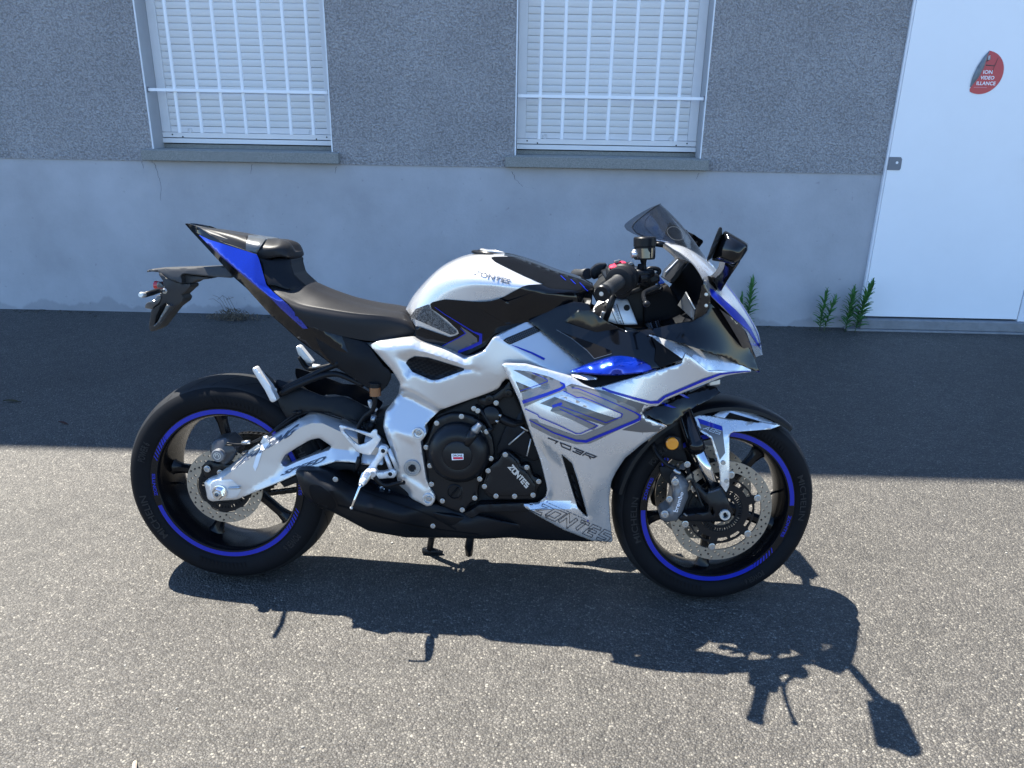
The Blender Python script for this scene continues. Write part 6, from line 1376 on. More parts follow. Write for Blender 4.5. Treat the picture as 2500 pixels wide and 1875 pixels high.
D_('graphic', [(410, 640), (500, 640), (745, 742), (710, 775), (560, 700)], 'taupe', .0014)
D_('graphic', [(520, 468), (560, 448), (720, 486), (790, 498), (960, 560), (1118, 607), (1070, 626), (1053, 654), (1078, 688), (1222, 745), (1165, 785), (1050, 790), (912, 772), (1035, 712), (1046, 668), (1000, 622), (760, 515), (600, 470)], 'taupe_dark', .0008)
D_('graphic', [(470, 525), (560, 545), (740, 640), (600, 595)], 'silver', .0020)
st_ = []
def Ls(pts, w, closed=False): st_.append((zl('F', pts), w, closed))
Ls([(285, 372), (330, 392), (388, 420), (390, 432), (330, 456), (198, 500)], 1.7); Ls([(478, 438), (505, 452), (508, 468), (480, 486), (380, 524), (216, 578)], [3, 5, 6.5, 7, 8, 8.5])
Ls([(498, 497), (600, 546), (632, 542), (700, 566), (915, 660), (908, 680), (800, 722), (475, 602)], 1.9); Ls([(425, 608), (475, 592), (492, 586)], [7, 7, 6])
Ls([(560, 478), (600, 480), (800, 560), (1000, 648), (1038, 672), (1035, 695), (1000, 712), (660, 852), (590, 846), (430, 790), (262, 702)], [1.5, 1.8, 2, 3, 5.5, 6.5, 7, 6.5, 5, 3, 2])
Ls([(232, 624), (322, 666), (332, 682), (470, 740), (590, 798), (620, 798), (742, 744), (475, 625)], 1.9)
bl = zl('F', [(772, 477), (830, 503), (1000, 552), (1110, 580), (1165, 578)])+zl('E', [(740, 1622), (1050, 1490), (1190, 1438), (1300, 1424), (1432, 1413)])
st_.append((bl, [5, 6, 6.2, 6.5, 6.5, 6.2, 6, 5, 3.5, 2], False))
def dense_stripe(pts, w):
    d = dens(pts, 7, False); t = np.r_[0, np.cumsum(np.linalg.norm(np.diff(np.array(pts), axis=0), axis=1))]; td = np.r_[0, np.cumsum(np.linalg.norm(np.diff(d, axis=0), axis=1))]
    return ([tuple(q) for q in d], list(np.interp(td, t, w)) if hasattr(w, '__len__') else w, False)
stripes('blue_stripes', [dense_stripe(p_, w_) if hasattr(w_, '__len__') else (p_, w_, c_) for p_, w_, c_ in st_], M['blue_decal'], FK, off=.0024, step=6)
logo('model_number', '703R', zl('F', [(420, 858), (690, 975), (732, 958), (392, 828)]), M['ink'], FK, wpx=2.6, gap=.25, off=.0015)
logo('brand_outline', 'ZONTES', zl('V', [(275, 425), (1905, 1135), (2085, 965), (495, 300)]), M['ink'], FK, wpx=6.6, gap=.46, off=.002, outline=1.25)
stripes('small_print', [([quadmap(zl('V', [(640, 270), (1500, 650), (1505, 640), (645, 258)]), (t, .5)), quadmap(zl('V', [(640, 270), (1500, 650), (1505, 640), (645, 258)]), (t+w_, .5))], 1.2, False) for t, w_ in ((0, .07), (.085, .03), (.13, .09), (.24, .05), (.31, .12), (.45, .08), (.55, .06), (.63, .10), (.76, .05), (.83, .04), (.89, .08))], M['ink_grey'], FK)
D_('print_mark', [((1270+.1085*x-1200)/.34965, (1200+.1085*y-780)/.34965) for x, y in ((580, 245), (610, 215), (632, 245))], 'blue_decal', .002)
D_('print_mark', [((1270+.1085*x-1200)/.34965, (1200+.1085*y-780)/.34965) for x, y in ((1495, 648), (1550, 655), (1522, 682))], 'blue_decal', .002)
# louvres seen through the vent
for k in range(4): link('louvre', tube_mesh('louvre', [bz('F', (560+12*k, 1080+60*k, .17)), bz('F', (640+8*k, 1330+10*k, .13))], .004, 6), M['satin'], fair)

# black upper fairing between tank and nose
uo = [(1290, 783), (1362, 748), (1402, 736), (1438, 742), (1450, 770), (1477, 786), (1526, 807), (1553, 808), (1600, 801), (1650, 790), (1692, 783), (1712, 772), (1730, 752), (1733, 728), (1745, 735), (1775, 765), (1800, 795), (1830, 850), (1843, 874), (1854, 907), (1836, 904), (1761, 870), (1671, 841), (1600, 819), (1584, 818), (1625, 850), (1668, 878), (1612, 898), (1560, 905), (1500, 915), (1430, 905), (1425, 889)]
uf = Facet([(1290, 783, .150), (1362, 748, .140), (1402, 736, .140), (1450, 770, .150), (1526, 807, .155), (1600, 801, .158), (1692, 783, .168), (1730, 752, .178), (1733, 728, .182), (1775, 765, .150), (1830, 850, .085), (1854, 907, .055), (1836, 904, .095), (1761, 870, .130), (1671, 841, .170), (1584, 818, .175), (1668, 878, .205), (1560, 905, .215), (1430, 905, .190), (1425, 889, .175),
            (1378, 786, .170), (1440, 800, .172), (1520, 818, .166), (1340, 800, .165), (1500, 860, .200), (1580, 850, .205), (1700, 800, .168), (1760, 830, .135)], [[20, 21, 22]])
panel('upper_fairing', rnd(uo, 2.5), TPS([(1290, 783, .150), (1402, 736, .142), (1450, 770, .152), (1600, 801, .160), (1730, 735, .156), (1854, 907, .078), (1761, 870, .156), (1830, 850, .082), (1671, 841, .186), (1584, 818, .178), (1612, 898, .214), (1430, 905, .190), (1500, 850, .190), (1700, 800, .166)], .01), M['black'], th=.004, step=8, edge=.002, er=3, mirror=True, label='gloss black upper fairing')
TREE.clear(); UK = ['upper_fairing']
panel('fairing_facet', rnd(zl('D', [(1578, 752), (1640, 700), (1700, 658), (1812, 654), (1895, 715), (1990, 775), (2120, 838), (2060, 862), (1960, 864), (1860, 850)]), 2), Facet(fz('D', [(1578, 752, .165), (1700, 658, .166), (1812, 654, .166), (1990, 775, .172), (2120, 838, .170), (1960, 864, .168), (1860, 850, .168)])), M['black'], th=.003, step=9, edge=.001, er=2)
decal('fairing_recess', rnd(zl('D', [(1500, 828), (1620, 875), (1850, 955), (2005, 1020), (2000, 1040), (1850, 1086), (1780, 1010), (1640, 900)]), 2), M['deep'], UK, off=.0015)
stripes('recess_edge', [(zl('D', [(1505, 830), (1640, 905), (1780, 1015), (1848, 1090), (2003, 1045)]), 1.6, False)], M['greyplastic'], UK, off=.002)
panel('duct_mouth', rnd([(1590, 820), (1615, 842), (1668, 876), (1612, 898), (1598, 880), (1602, 850)], 3), TPS([(1590, 820, .182), (1668, 876, .207), (1612, 898, .216), (1600, 860, .206)]), M['deep'], th=.003, step=8, edge=0)
panel('fairing_wing', zl('E', [(605, 1118), (640, 1120), (900, 1195), (1200, 1290), (1440, 1402), (1436, 1412), (1250, 1412), (1085, 1406), (960, 1300), (905, 1266), (880, 1312), (740, 1212)]), Facet(fz('E', [(605, 1118, .180), (900, 1195, .160), (1200, 1290, .130), (1440, 1402, .095), (1436, 1412, .102), (1085, 1406, .178), (905, 1266, .206), (880, 1312, .212), (740, 1212, .205), (1000, 1290, .182)])), M['silver'], th=.004, step=8, edge=.002, er=2.5, mirror=True, smooth_l=3, label='silver wing over the side fairing')
# blue winglet
panel('winglet_base', rnd(zl('F', [(548, 384), (600, 380), (880, 375), (1062, 372), (1062, 384), (760, 470), (700, 474), (640, 448), (575, 405)]), 4), TPS(fz('F', [(548, 384, .215), (1062, 378, .215), (700, 474, .238), (640, 420, .225)])), M['deep'], th=.004, step=8)
panel('winglet_trim', rnd(zl('F', [(552, 386), (640, 382), (740, 405), (735, 420), (660, 425), (590, 408)]), 3), TPS(fz('F', [(552, 386, .226), (740, 410, .236), (660, 425, .240), (640, 382, .224)])), M['silver'], th=.003, step=7)
panel('winglet', rnd(zl('F', [(542, 366), (600, 342), (640, 325), (740, 292), (860, 256), (920, 249), (1000, 265), (1100, 305), (1172, 338), (1110, 360), (1060, 376), (880, 392), (760, 390), (640, 378)]), 4), TPS(fz('F', [(542, 366, .222), (740, 292, .212), (920, 249, .200), (1172, 338, .205), (1060, 376, .228), (880, 392, .240), (640, 378, .234), (860, 330, .246), (1020, 330, .232), (700, 345, .238)])), M['blue'], th=.012, step=7, edge=.007, er=4, mirror=True, label='candy blue winglet')
# gloss black lower nose behind the fairing notch
panel('lower_nose', rnd(zl('G', [(300, 205), (330, 175), (400, 152), (480, 132), (640, 60), (760, 5), (835, 8), (875, 55), (780, 112), (700, 150), (620, 200), (560, 262), (490, 302), (340, 228)]), 3), TPS(fz('G', [(300, 205, .184), (480, 132, .160), (760, 5, .105), (875, 55, .11), (620, 200, .152), (490, 302, .176), (560, 140, .158)])), M['black'], th=.004, step=8, mirror=True)
TREE.clear()
for q in ([(425, 122), (455, 130), (548, 166), (520, 168), (455, 152)], [(555, 62), (600, 68), (645, 95), (620, 98)]): decal('blue_slash', zl('G', q), M['blue_decal'], ['lower_nose'], off=.001)
panel('front_indicator', rnd(zl('E', [(1080, 1500), (1100, 1490), (1190, 1472), (1192, 1530), (1150, 1545), (1145, 1580), (1085, 1580)]), 3), Flat(.10), M['greyplastic'], th=.03, step=7, edge=.003, er=3)
panel('indicator_lens', rnd(zl('E', [(1100, 1505), (1188, 1482), (1188, 1520), (1102, 1530)]), 2), Flat(.104), M['letter_silver'], th=.003, step=7, edge=.002, er=2)

# ---------------------------------------------------------------- nose cowl, headlight, windscreen
loft('nose_cowl', [
    [(738, 376, .142), (760, 374, .134), (800, 378, .122), (850, 388, .108)],
    [(812, 425, .156), (850, 410, .142), (900, 410, .118), (962, 436, .080)],
    [(880, 465, .166), (925, 455, .146), (1000, 468, .100), (1085, 518, 0)],
    [(975, 545, .176), (1030, 550, .150), (1100, 566, .095), (1168, 606, 0)],
    [(1048, 655, .182), (1100, 655, .156), (1175, 672, .095), (1243, 706, 0)],
    [(1098, 770, .184), (1150, 775, .158), (1240, 790, .095), (1338, 830, 0)],
    [(1200, 880, .170), (1255, 885, .142), (1330, 905, .085), (1425, 965, 0)],
    [(1300, 985, .138), (1345, 1000, .112), (1410, 1035, .065), (1490, 1085, 0)],
    [(1390, 1085, .098), (1425, 1110, .080), (1470, 1150, .045), (1518, 1190, 0)],
    [(1478, 1300, .045), (1490, 1296, .035), (1510, 1288, .020), (1533, 1280, 0)]], M['silver'], z='E', nu=6, nv=5, close_ends=False, th=.003, crease=60, label='white and blue nose cowl')
TREE.clear(); NK = ['nose_cowl']
decal('nose_stripe', rnd(zl('E', [(1106, 742), (1130, 752), (1180, 795), (1240, 850), (1310, 912), (1380, 985), (1440, 1070), (1490, 1170), (1524, 1245), (1470, 1170), (1420, 1095), (1350, 1025), (1295, 985), (1215, 895), (1150, 840), (1112, 800)]), 2), M['blue_decal'], NK, off=.0035, step=7)
stripes('nose_line', [(catmull(zl('E', [(1160, 610), (1240, 712), (1335, 838), (1420, 972), (1485, 1095), (1520, 1210)]), 4), 1.6, False)], M['blue_decal'], NK, off=.003)
decal('nose_panel', rnd(zl('E', [(1085, 640), (1115, 650), (1150, 690), (1165, 735), (1190, 770), (1150, 745), (1105, 700)]), 2), M['matte'], NK, off=.003, step=7)
hl = panel('headlight', rnd(zl('E', [(1180, 905), (1300, 990), (1400, 1090), (1480, 1305), (1470, 1310), (1400, 1290), (1340, 1170), (1240, 1000)]), 3), TPS(fz('E', [(1180, 905, .176), (1400, 1090, .106), (1480, 1305, .050), (1340, 1170, .118), (1240, 1000, .158)])), M['screen'], th=.02, step=8, mirror=True, label='dark slit headlight')
panel('nose_tip', rnd(zl('E', [(1395, 1290), (1470, 1305), (1505, 1420), (1495, 1425), (1440, 1395)]), 2), TPS(fz('E', [(1395, 1290, .06), (1470, 1305, .02), (1505, 1420, .0), (1440, 1395, .06)])), M['blue'], th=.004, step=7, mirror=True)
core('nose_core', 'E', [(1120, 860), (1250, 1000), (1400, 1250), (1430, 1390), (1300, 1330), (1150, 1250), (1000, 1100), (1000, 1020)], .06)
core('lamp_core', 'E', [(1100, 780), (1200, 880), (1330, 1010), (1420, 1120), (1300, 1150), (1100, 1000), (1000, 990)], .08, 'deep')
# windscreen
loft('windscreen', [
    [(705, 60, 0), (692, 66, .025), (640, 98, .062), (562, 158, .100), (500, 212, .122), (475, 246, .128), (500, 285, .134)],
    [(800, 148, 0), (775, 152, .03), (725, 178, .070), (655, 235, .108), (600, 285, .128), (570, 300, .136), (560, 318, .139)],
    [(905, 264, 0), (880, 262, .03), (825, 272, .072), (760, 305, .112), (705, 335, .130), (670, 345, .138), (655, 352, .141)],
    [(1000, 390, 0), (970, 376, .03), (910, 360, .076), (850, 360, .110), (800, 370, .126), (765, 374, .134), (738, 378, .141)],
    [(1085, 516, 0), (1060, 500, .03), (1010, 470, .076), (962, 438, .098), (900, 408, .116), (850, 388, .124), (800, 378, .130)]], M['smoke'], z='E', nu=6, nv=3, close_ends=False, th=.003, crease=80, label='smoked bubble windscreen')
stripes_w = [catmull(zl('E', [(470, 250), (560, 162), (640, 100), (703, 64)]), 4)]
tube('screen_edge', 'E', [(475, 248, .128), (500, 212, .122), (562, 158, .100), (640, 98, .062), (692, 66, .025), (705, 60, 0)], .0017, M['black'], parent=OBJ['windscreen'])
tube('screen_edge', 'E', [(475, 248, .128), (510, 292, .134), (570, 322, .139), (655, 354, .141), (738, 378, .142)], .0015, M['black'], parent=OBJ['windscreen'])
ec = [(757+62*math.cos(a)+62, 292+55*math.sin(a)) for a in np.linspace(0, 2*math.pi, 20)]
TREE.clear(); stripes('camera_pod_outline', [(catmull(zl('E', [(758, 280), (790, 246), (840, 250), (880, 290), (885, 340), (840, 352), (790, 335)]), 3, True), 1.0, True)], M['greyplastic'], ['windscreen'], off=.001)
stripes('screen_fold', [(catmull(zl('E', [(640, 130), (600, 170), (580, 225), (600, 270), (730, 378)]), 4), 1.0, False)], M['black'], ['windscreen'], off=.001)
core('screen_mount', 'E', [(880, 400), (1000, 470), (1080, 530), (1150, 620), (1080, 620), (960, 500)], .05, 'satin')
# mirrors
def mirror_unit(side):
    mdir = Vector((.235, 1, -.07))   # inner end of the mirror lies further forward and lower
    h0 = panel('mirror_housing', rnd(zl('E', [(1222, 276), (1240, 278), (1400, 372), (1418, 388), (1416, 425), (1360, 510), (1300, 545), (1225, 532), (1118, 518), (1130, 480), (1200, 320)]), 4), TPS(fz('E', [(1222, 276, .40), (1400, 372, .425), (1416, 425, .425), (1225, 532, .42), (1118, 518, .39), (1290, 420, .435)])), M['black'], th=.150, step=6, edge=.020, er=13, key='mh', exdir=mdir*.135, taper=.66)
    g0 = panel('mirror_glass', rnd(zl('E', [(1172, 262), (1182, 246), (1196, 246), (1206, 256), (1204, 300), (1160, 400), (1092, 520), (1082, 524), (1080, 508), (1110, 420)]), 3), Flat(.415), M['satin'], th=.140, step=7, edge=.005, er=3, key='mg', exdir=mdir*.145, taper=.75)
    st0 = panel('mirror_stalk', rnd(zl('E', [(1225, 532), (1300, 545), (1355, 512), (1345, 535), (1280, 630), (1235, 700), (1196, 768), (1180, 760), (1128, 690), (1150, 655), (1190, 620), (1215, 580)]), 3), TPS(fz('E', [(1225, 532, .335), (1355, 512, .34), (1280, 630, .27), (1196, 768, .19), (1128, 690, .175), (1200, 610, .25)])), M['black'], th=.06, step=7, edge=.008, er=4, key='ms')
    return h0, g0, st0
h0, g0, st0 = mirror_unit(1)
g0.parent = h0; st0.parent = h0; h0['label'] = 'black right mirror on its stalk'
def far_copy(o, par):
    m2 = o.data.copy(); bm = bmesh.new(); bm.from_mesh(m2)
    for v in bm.verts: v.co.y = -v.co.y
    bmesh.ops.reverse_faces(bm, faces=bm.faces); bm.to_mesh(m2); bm.free(); return link(o.name.split('.')[0], m2, None, par)
hf = far_copy(h0, bike); far_copy(g0, hf); far_copy(st0, hf)

# ---------------------------------------------------------------- cockpit
core('steering_head', 'H', [(420, 700), (560, 600), (900, 560), (1150, 640), (1230, 790), (1230, 1150), (1000, 1330), (760, 1330), (600, 1200), (380, 1000), (300, 860)], .05, 'dark')
panel('headstock_cover', rnd(zl('H', [(405, 955), (500, 940), (600, 935), (700, 955), (790, 950), (860, 1120), (925, 1285), (760, 1290), (620, 1275), (500, 1235), (400, 1180), (310, 1115), (330, 1060)]), 3), TPS(fz('H', [(405, 955, .078), (790, 950, .080), (925, 1285, .098), (620, 1275, .105), (310, 1115, .100), (600, 1100, .104)])), M['bracket'], th=.02, step=6, edge=.004, er=4)
TREE.clear(); HK = ['headstock_cover']
decal('rib_panel', zl('H', [(305, 1120), (330, 1060), (400, 1010), (490, 965), (515, 990), (470, 1110), (415, 1210)]), M['matte'], HK, off=.001, step=6)
stripes('ribs', [(zl('H', [(330+26*k, 1160+14*k), (465+14*k, 1045+20*k)]), 1.6, False) for k in range(-2, 4)], M['deep'], HK, off=.002)
decal('cover_hole', circ(*zp('H', 776, 1058), 7.6, 20), M['hole'], HK, off=.001, step=5)
stripes('band_line', [(zl('H', [(560, 1040), (585, 1130), (650, 1275)]), 1.6, False), (zl('H', [(640, 1005), (680, 1130), (735, 1280)]), 1.8, False)], M['ink'], HK, off=.0015)
text_on('band_lettering', 'ALUMINUM', zl('H', [(578, 1015), (680, 1275), (712, 1270), (612, 1010)]), M['ink_grey'], HK, off=.0015)
# fork legs above the lower yoke are part of fork_tube; clip-on clamps
for x in (.105, -.105):
    p = bz('H', (880, 850, abs(x))); p = Vector((p.x, -x, p.z)); link('fork_cap', tube_mesh('fork_cap', [p, p-fdir*.012], [.030, .030], 20), M['satin'], bike); link('fork_preload', tube_mesh('fork_preload', [p-fdir*.012, p-fdir*.022], [.014, .012], 6), M['bolt'], bike)
panel('yoke', rnd(zl('H', [(480, 640), (700, 560), (900, 560), (1150, 590), (1215, 620), (1225, 700), (1000, 800), (900, 860), (700, 820), (520, 760)]), 4), Flat(.12), M['satin'], th=.24, step=12, edge=.01, er=6)
# right grip, bar end, throttle and switchgear
gA, gB, gC, gD = bz('H', (440, 865, .372)), bz('H', (660, 705, .255)), bz('H', (690, 742, .252)), bz('H', (770, 700, .205))
gax = (gB-gA).normalized()
grip = link('hand_grip', tube_mesh('hand_grip', [gA+gax*.018, gA+gax*.02, gA+gax*.05, gA+gax*.09, gB-gax*.006, gB], [.0165, .0178, .0160, .0165, .0180, .0225], 20), M['grip'], bike, label='right twist grip')
lathe('bar_end', gA, gax, [(-.004, .0135), (-.004, .0170), (0, .0198), (.012, .0198), (.016, .017), (.018, .0165)], M['satin'], grip, seg=28)
lathe('bar_end_bolt', gA-gax*.0055, gax, [(0, .0035), (.0002, .0052), (.003, .0055)], M['letter_silver'], grip, seg=18)
bm = bmesh.new()
for k in range(9): m2 = torus_mesh('x', .0166, .0011, 20, 5); m2.transform(Matrix.Translation(gA+gax*(.034+.0075*k)) @ gax.to_track_quat('Z', 'Y').to_matrix().to_4x4()); bm.from_mesh(m2)
link('grip_ribs', bm_mesh('grip_ribs', bm), M['grip'], grip, kind='stuff')
lathe('throttle_housing', gB-gax*.004, gax, [(0, .024), (.004, .033), (.010, .0345), (.03, .0345), (.035, .038), (.055, .038), (.062, .030), (.064, 0)], M['matte'], seg=36)
hs = gB+gax*.03
panel('switch_housing', rnd(zl('H', [(500, 530), (560, 480), (700, 470), (860, 450), (900, 520), (905, 640), (880, 760), (800, 900), (760, 940), (640, 935), (620, 860), (780, 700), (700, 560), (560, 600), (510, 650)]), 4), TPS(fz('H', [(500, 530, .215), (860, 450, .20), (905, 640, .21), (760, 940, .215), (640, 930, .22), (560, 600, .225), (800, 700, .225)])), M['matte'], th=.05, step=7, edge=.006, er=5)
panel('kill_switch', rnd(zl('H', [(538, 520), (545, 492), (720, 430), (760, 440), (770, 458), (750, 478), (560, 530)]), 2.5), TPS(fz('H', [(538, 520, .235), (720, 430, .215), (770, 458, .222), (560, 530, .238)])), M['red'], th=.02, step=5, edge=.003, er=2.5, label='red engine stop switch')
for pts, m_ in (([(780, 470), (850, 440), (870, 460), (830, 500), (790, 505)], 'greyplastic'), ([(820, 520), (870, 500), (905, 530), (870, 570), (820, 565)], 'bracket'), ([(600, 430), (690, 408), (700, 425), (620, 465)], 'greyplastic')): panel('switch_button', rnd(zl('H', pts), 2), Flat(.225), M[m_], th=.02, step=5, edge=.003, er=2.5)
# brake master cylinder, lever, reservoir
tube('master_cylinder', 'H', [(880, 600, .20), (1000, 600, .185), (1120, 590, .17)], .011, M['satin'], smooth=False)
tube('lever_clamp', 'H', [(930, 660, .195), (1060, 650, .18)], .013, M['satin'], smooth=False)
tube('brake_lever', 'H', [(1210, 770, .20), (1130, 800, .215), (1020, 850, .245), (1000, 900, .285), (1015, 960, .33), (1040, 1000, .365)], [.007, .0065, .006, .0055, .005, .0055], M['satin'], label='black brake lever with ball end')
lathe('lever_ball', bz('H', (1040, 1005, .372))+Vector((0, 0, -.008)), Vector((0, 0, 1)), [(0, 0), (.001, .004), (.004, .0075), (.008, .009), (.012, .0075), (.015, .004), (.016, 0)], M['satin'], seg=16)
tube('lever_adjuster', 'H', [(1155, 760, .20), (1200, 775, .20), (1235, 785, .20)], [.006, .0075, .005], M['bolt'])
p = bz('H', (1015, 405, .17)); up = Vector((-.05, 0, 1)); res = lathe('front_reservoir', p, up, [(0, .0245), (.002, .0265), (.032, .0270), (.033, .0250), (.0335, .0285), (.054, .0285), (.057, .026), (.0575, .012), (.0575, 0)], M['satin'], seg=40, label='black front brake fluid reservoir')
lathe('reservoir_window', bz('H', (1015, 405, .17))+up*.0045, up, [(0, .0272), (.024, .0276)], M['screen'], res, seg=40)
tube('reservoir_stem', 'H', [(1000, 410, .17), (1005, 480, .17), (1010, 560, .17), (985, 600, .175)], [.009, .006, .008, .011], M['satin'])
tube('reservoir_bolt', 'H', [(835, 345, .185), (940, 335, .18)], .009, M['bolt'], smooth=False); tube('reservoir_bolt', 'H', [(850, 305, .183), (930, 300, .18)], .006, M['bolt'], smooth=False)
tube('reservoir_hose', 'H', [(965, 480, .18), (950, 540, .185), (935, 580, .19)], [.008, .0075, .006], M['rubber'])
tube('mirror_plug', 'E', [(660, 385, .14), (725, 388, .14)], [.006, .008], M['satin'], smooth=False)
# ignition key
ky = panel('ignition_key', rnd(zl('H', [(1150, 625), (1195, 612), (1290, 715), (1283, 732), (1215, 745), (1205, 730)]), 2.5), Flat(.02), M['key'], th=.008, step=5, edge=.002, er=2, label='blue headed ignition key')
panel('key_ring', rnd(zl('H', [(1120, 570), (1170, 565), (1210, 610), (1160, 625)]), 2), Flat(.02), M['letter_silver'], th=.006, step=5)
tube('ignition_lock', 'H', [(1140, 700, .01), (1110, 760, .01)], .016, M['satin'], smooth=False)
tube('cable_loop', 'H', [(1040, 555, .02), (1100, 525, .02), (1190, 535, .02), (1215, 575, .02), (1170, 620, .02)], .006, M['satin'])
for pts, r in (([(960, 660, .12), (1040, 700, .12), (1120, 720, .10)], .009), ([(930, 700, .15), (1000, 740, .13), (1050, 760, .10)], .010), ([(1250, 790, .08), (1100, 850, .1), (1010, 870, .12), (990, 980, .12)], .006), ([(560, 620, .13), (620, 700, .12), (480, 740, .08)], .008)): tube('cockpit_cable', 'H', pts, r, M['satin'])
tube('damper_rod', 'H', [(600, 870, .125), (545, 1040, .122), (480, 1225, .120)], .0095, M['satin'], smooth=False); tube('damper_joint', 'H', [(465, 1110, .128), (440, 1180, .126), (425, 1200, .126)], .0055, M['bolt'])
# left side controls
lg = [bz('H', (250, 600, -.20)), bz('H', (90, 612, -.34))]
link('hand_grip', tube_mesh('hand_grip', [lg[0], lg[0].lerp(lg[1], .5), lg[1]], [.017, .016, .0185], 18), M['grip'], bike, label='left grip')
panel('left_switch_housing', rnd(zl('H', [(285, 545), (360, 480), (420, 460), (500, 462), (510, 490), (480, 560), (430, 640), (330, 680), (290, 640)]), 3), Flat(-.14), M['satin'], th=.05, step=7, edge=.005, er=4)
panel('left_clamp', rnd(zl('H', [(400, 640), (450, 600), (520, 590), (510, 680), (430, 760), (390, 720)]), 3), Flat(-.08), M['matte'], th=.04, step=7, edge=.004, er=4)
tube('clutch_lever', 'H', [(330, 520, -.2), (300, 540, -.24), (290, 560, -.30)], .005, M['satin'])
# instrument display and inner fairing
ds = panel('instrument_display', rnd(zl('E', [(792, 700), (770, 690), (900, 530), (932, 524), (940, 540), (800, 712)]), 2), Flat(.085), M['matte'], th=.17, step=7, edge=.003, er=3)
panel('display_panel', rnd(zl('E', [(735, 660), (748, 610), (848, 506), (858, 512), (905, 545), (905, 560), (800, 690), (780, 695)]), 2), Flat(-.02), M['greyplastic'], th=.06, step=7, edge=.002, er=2)
tube('display_edge', 'E', [(750, 612, -.02), (848, 510, -.02)], .0022, M['white'], smooth=False)
panel('inner_fairing', rnd(zl('E', [(800, 705), (935, 530), (975, 548), (1050, 660), (1102, 790), (1112, 850), (1075, 945), (970, 1005), (840, 870), (760, 760)]), 3), TPS(fz('E', [(800, 705, .03), (935, 530, .14), (1050, 660, .165), (1112, 850, .165), (970, 1005, .15), (760, 760, .03), (920, 800, .06)])), M['satin'], th=.003, step=9)
panel('inner_fairing_facet', zl('E', [(845, 880), (912, 772), (990, 912), (972, 1003)]), Facet(fz('E', [(845, 880, .10), (912, 772, .11), (990, 912, .15), (972, 1003, .158)])), M['greyplastic'], th=.003, step=9)
link('facet_edge', tube_mesh('facet_edge', [bz('E', (910, 775, .115)), bz('E', (985, 912, .155))], .0022, 6), M['letter_silver'], bike)
sw = panel('side_wind_shield', rnd(zl('E', [(1050, 660), (1090, 740), (1110, 820), (1110, 870), (1080, 945), (1000, 990), (972, 1004), (990, 912), (1020, 830)]), 3), TPS(fz('E', [(1050, 660, .186), (1110, 820, .190), (1080, 945, .185), (972, 1004, .170), (1020, 830, .180)])), M['smoke'], th=.002, step=9)
for x, y in ((1075, 793), (1075, 883)): p = bz('E', (x, y, .192)); lathe('shield_screw', p, RGT, [(-.002, .0045), (.002, .0042), (.0025, 0)], M['bolt'], sw, seg=14)
panel('infill_panel', rnd(zl('H', [(730, 1310), (900, 1350), (1100, 1290), (1440, 1180), (1659, 1060), (1640, 1240), (1440, 1275), (900, 1380), (780, 1375)]), 3), TPS(fz('H', [(730, 1310, .10), (1100, 1290, .08), (1659, 1060, .10), (1640, 1240, .150), (900, 1380, .150)])), M['satin'], th=.003, step=10)
core('inner_cockpit', 'H', [(1000, 860), (1200, 800), (1330, 750), (1500, 1000), (1640, 1150), (1640, 1230), (1200, 1290), (1000, 1330)], .07, 'deep')
# radiator side behind the fairing, horn-like clutter under the nose
panel('radiator_side', rnd(zl('F', [(1230, 748), (1330, 640), (1430, 560), (1430, 700), (1330, 900), (1180, 870)]), 4), Flat(.06), M['dark'], th=.12, step=16)

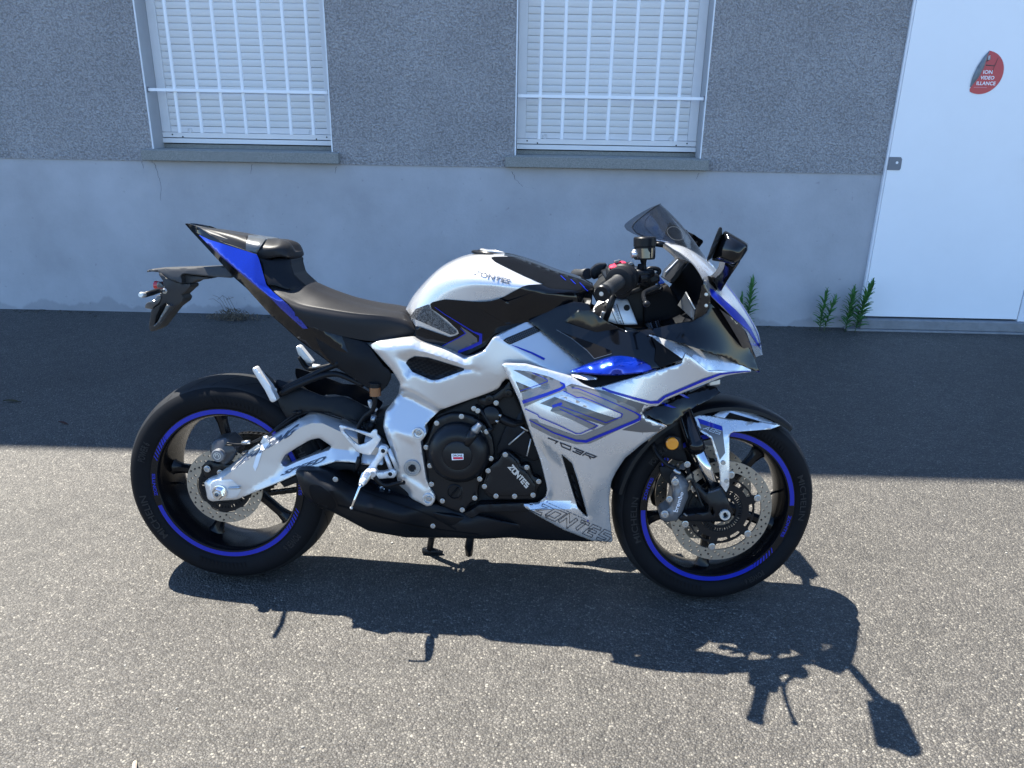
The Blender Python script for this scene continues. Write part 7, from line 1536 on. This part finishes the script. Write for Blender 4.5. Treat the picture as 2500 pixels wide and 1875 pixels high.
# ---------------------------------------------------------------- small things on the asphalt
def gw(x, y):
    d = CF+CR*((x-1250)/FPX)-CU*((y-937.5)/FPX); return CO+d*(-CO.z/d.z)
M['pink'] = mat('faded pink wood', (.42, .20, .19), .7, var=.2, vscale=80); M['cream'] = mat('cream paper', (.42, .36, .26), .7, var=.1, vscale=60)
g = gw(330, 1872)
o = link('stub', tube_mesh('stub', [(0, -.030, .0048), (0, .004, .0048), (.0005, .010, .0045)], [.0048, .005, .0036], 14), M['cream']); o.location = (g.x, g.y, 0); o.rotation_euler.z = .42
tag(o, 'small pinkish cream stub lying at the bottom edge of the photo', 'stub')
link('pink_core', tube_mesh('pink_core', [(0, -.031, .0062), (0, .003, .0064)], [.0040, .0038], 12), M['pink'], o)
M['dead_leaf'] = mat('dead leaf', (.045, .038, .012), .7, var=.3, vscale=70); M['dead_leaf2'] = mat('brown dead leaf', (.055, .022, .015), .7, var=.3, vscale=70)
def fallen(x, y, l_, w_, ang, m_, lab):
    g = gw(x, y); n = 8; vs = []; fs = []
    for i in range(n+1):
        t = i/n; hw = w_*math.sin(math.pi*t)**.8/2; z = .004+.006*math.sin(3*t+1); vs += [((t-.5)*l_, -hw, z+.003), ((t-.5)*l_, 0, z), ((t-.5)*l_, hw, z+.004*(1-t))]
    for i in range(n): a = i*3; fs += [(a, a+1, a+4, a+3), (a+1, a+2, a+5, a+4)]
    o = link('fallen_leaf', mesh_of('fallen_leaf', vs, fs), m_, smooth=True); o.location = (g.x, g.y, 0); o.rotation_euler.z = ang
    return tag(o, lab, 'leaf', 'fallen leaves on the asphalt')
fallen(30, 982, .075, .026, .3, M['dead_leaf'], 'olive fallen leaf on the shaded asphalt at the left edge')
fallen(155, 1036, .05, .02, -.1, M['dead_leaf2'], 'small reddish brown leaf on the shaded asphalt left of the rear wheel')
# loose grit: pale chips scattered over the surface
def chips():
    rd = random.Random(11); bm = bmesh.new()
    for i in range(160):
        x = rd.uniform(-2.6, 3.0); y = rd.uniform(-4.2, -.25); s = rd.choice((.0022, .003, .003, .0042))*rd.uniform(.7, 1.2)
        r = bmesh.ops.create_icosphere(bm, subdivisions=1, radius=s, matrix=Matrix.Translation((x, y, s*.5)) @ Matrix.Rotation(rd.uniform(0, 6), 4, 'Z') @ Matrix.Diagonal((rd.uniform(.8, 1.6), 1, .6, 1)))
    return bm_mesh('grit', bm)
M['chip'] = mat('pale stone chip', (.22, .21, .19), .7, var=.4, vscale=3)
tag(link('grit', chips(), M['chip']), 'pale loose grit scattered over the asphalt', 'grit', kind='stuff')
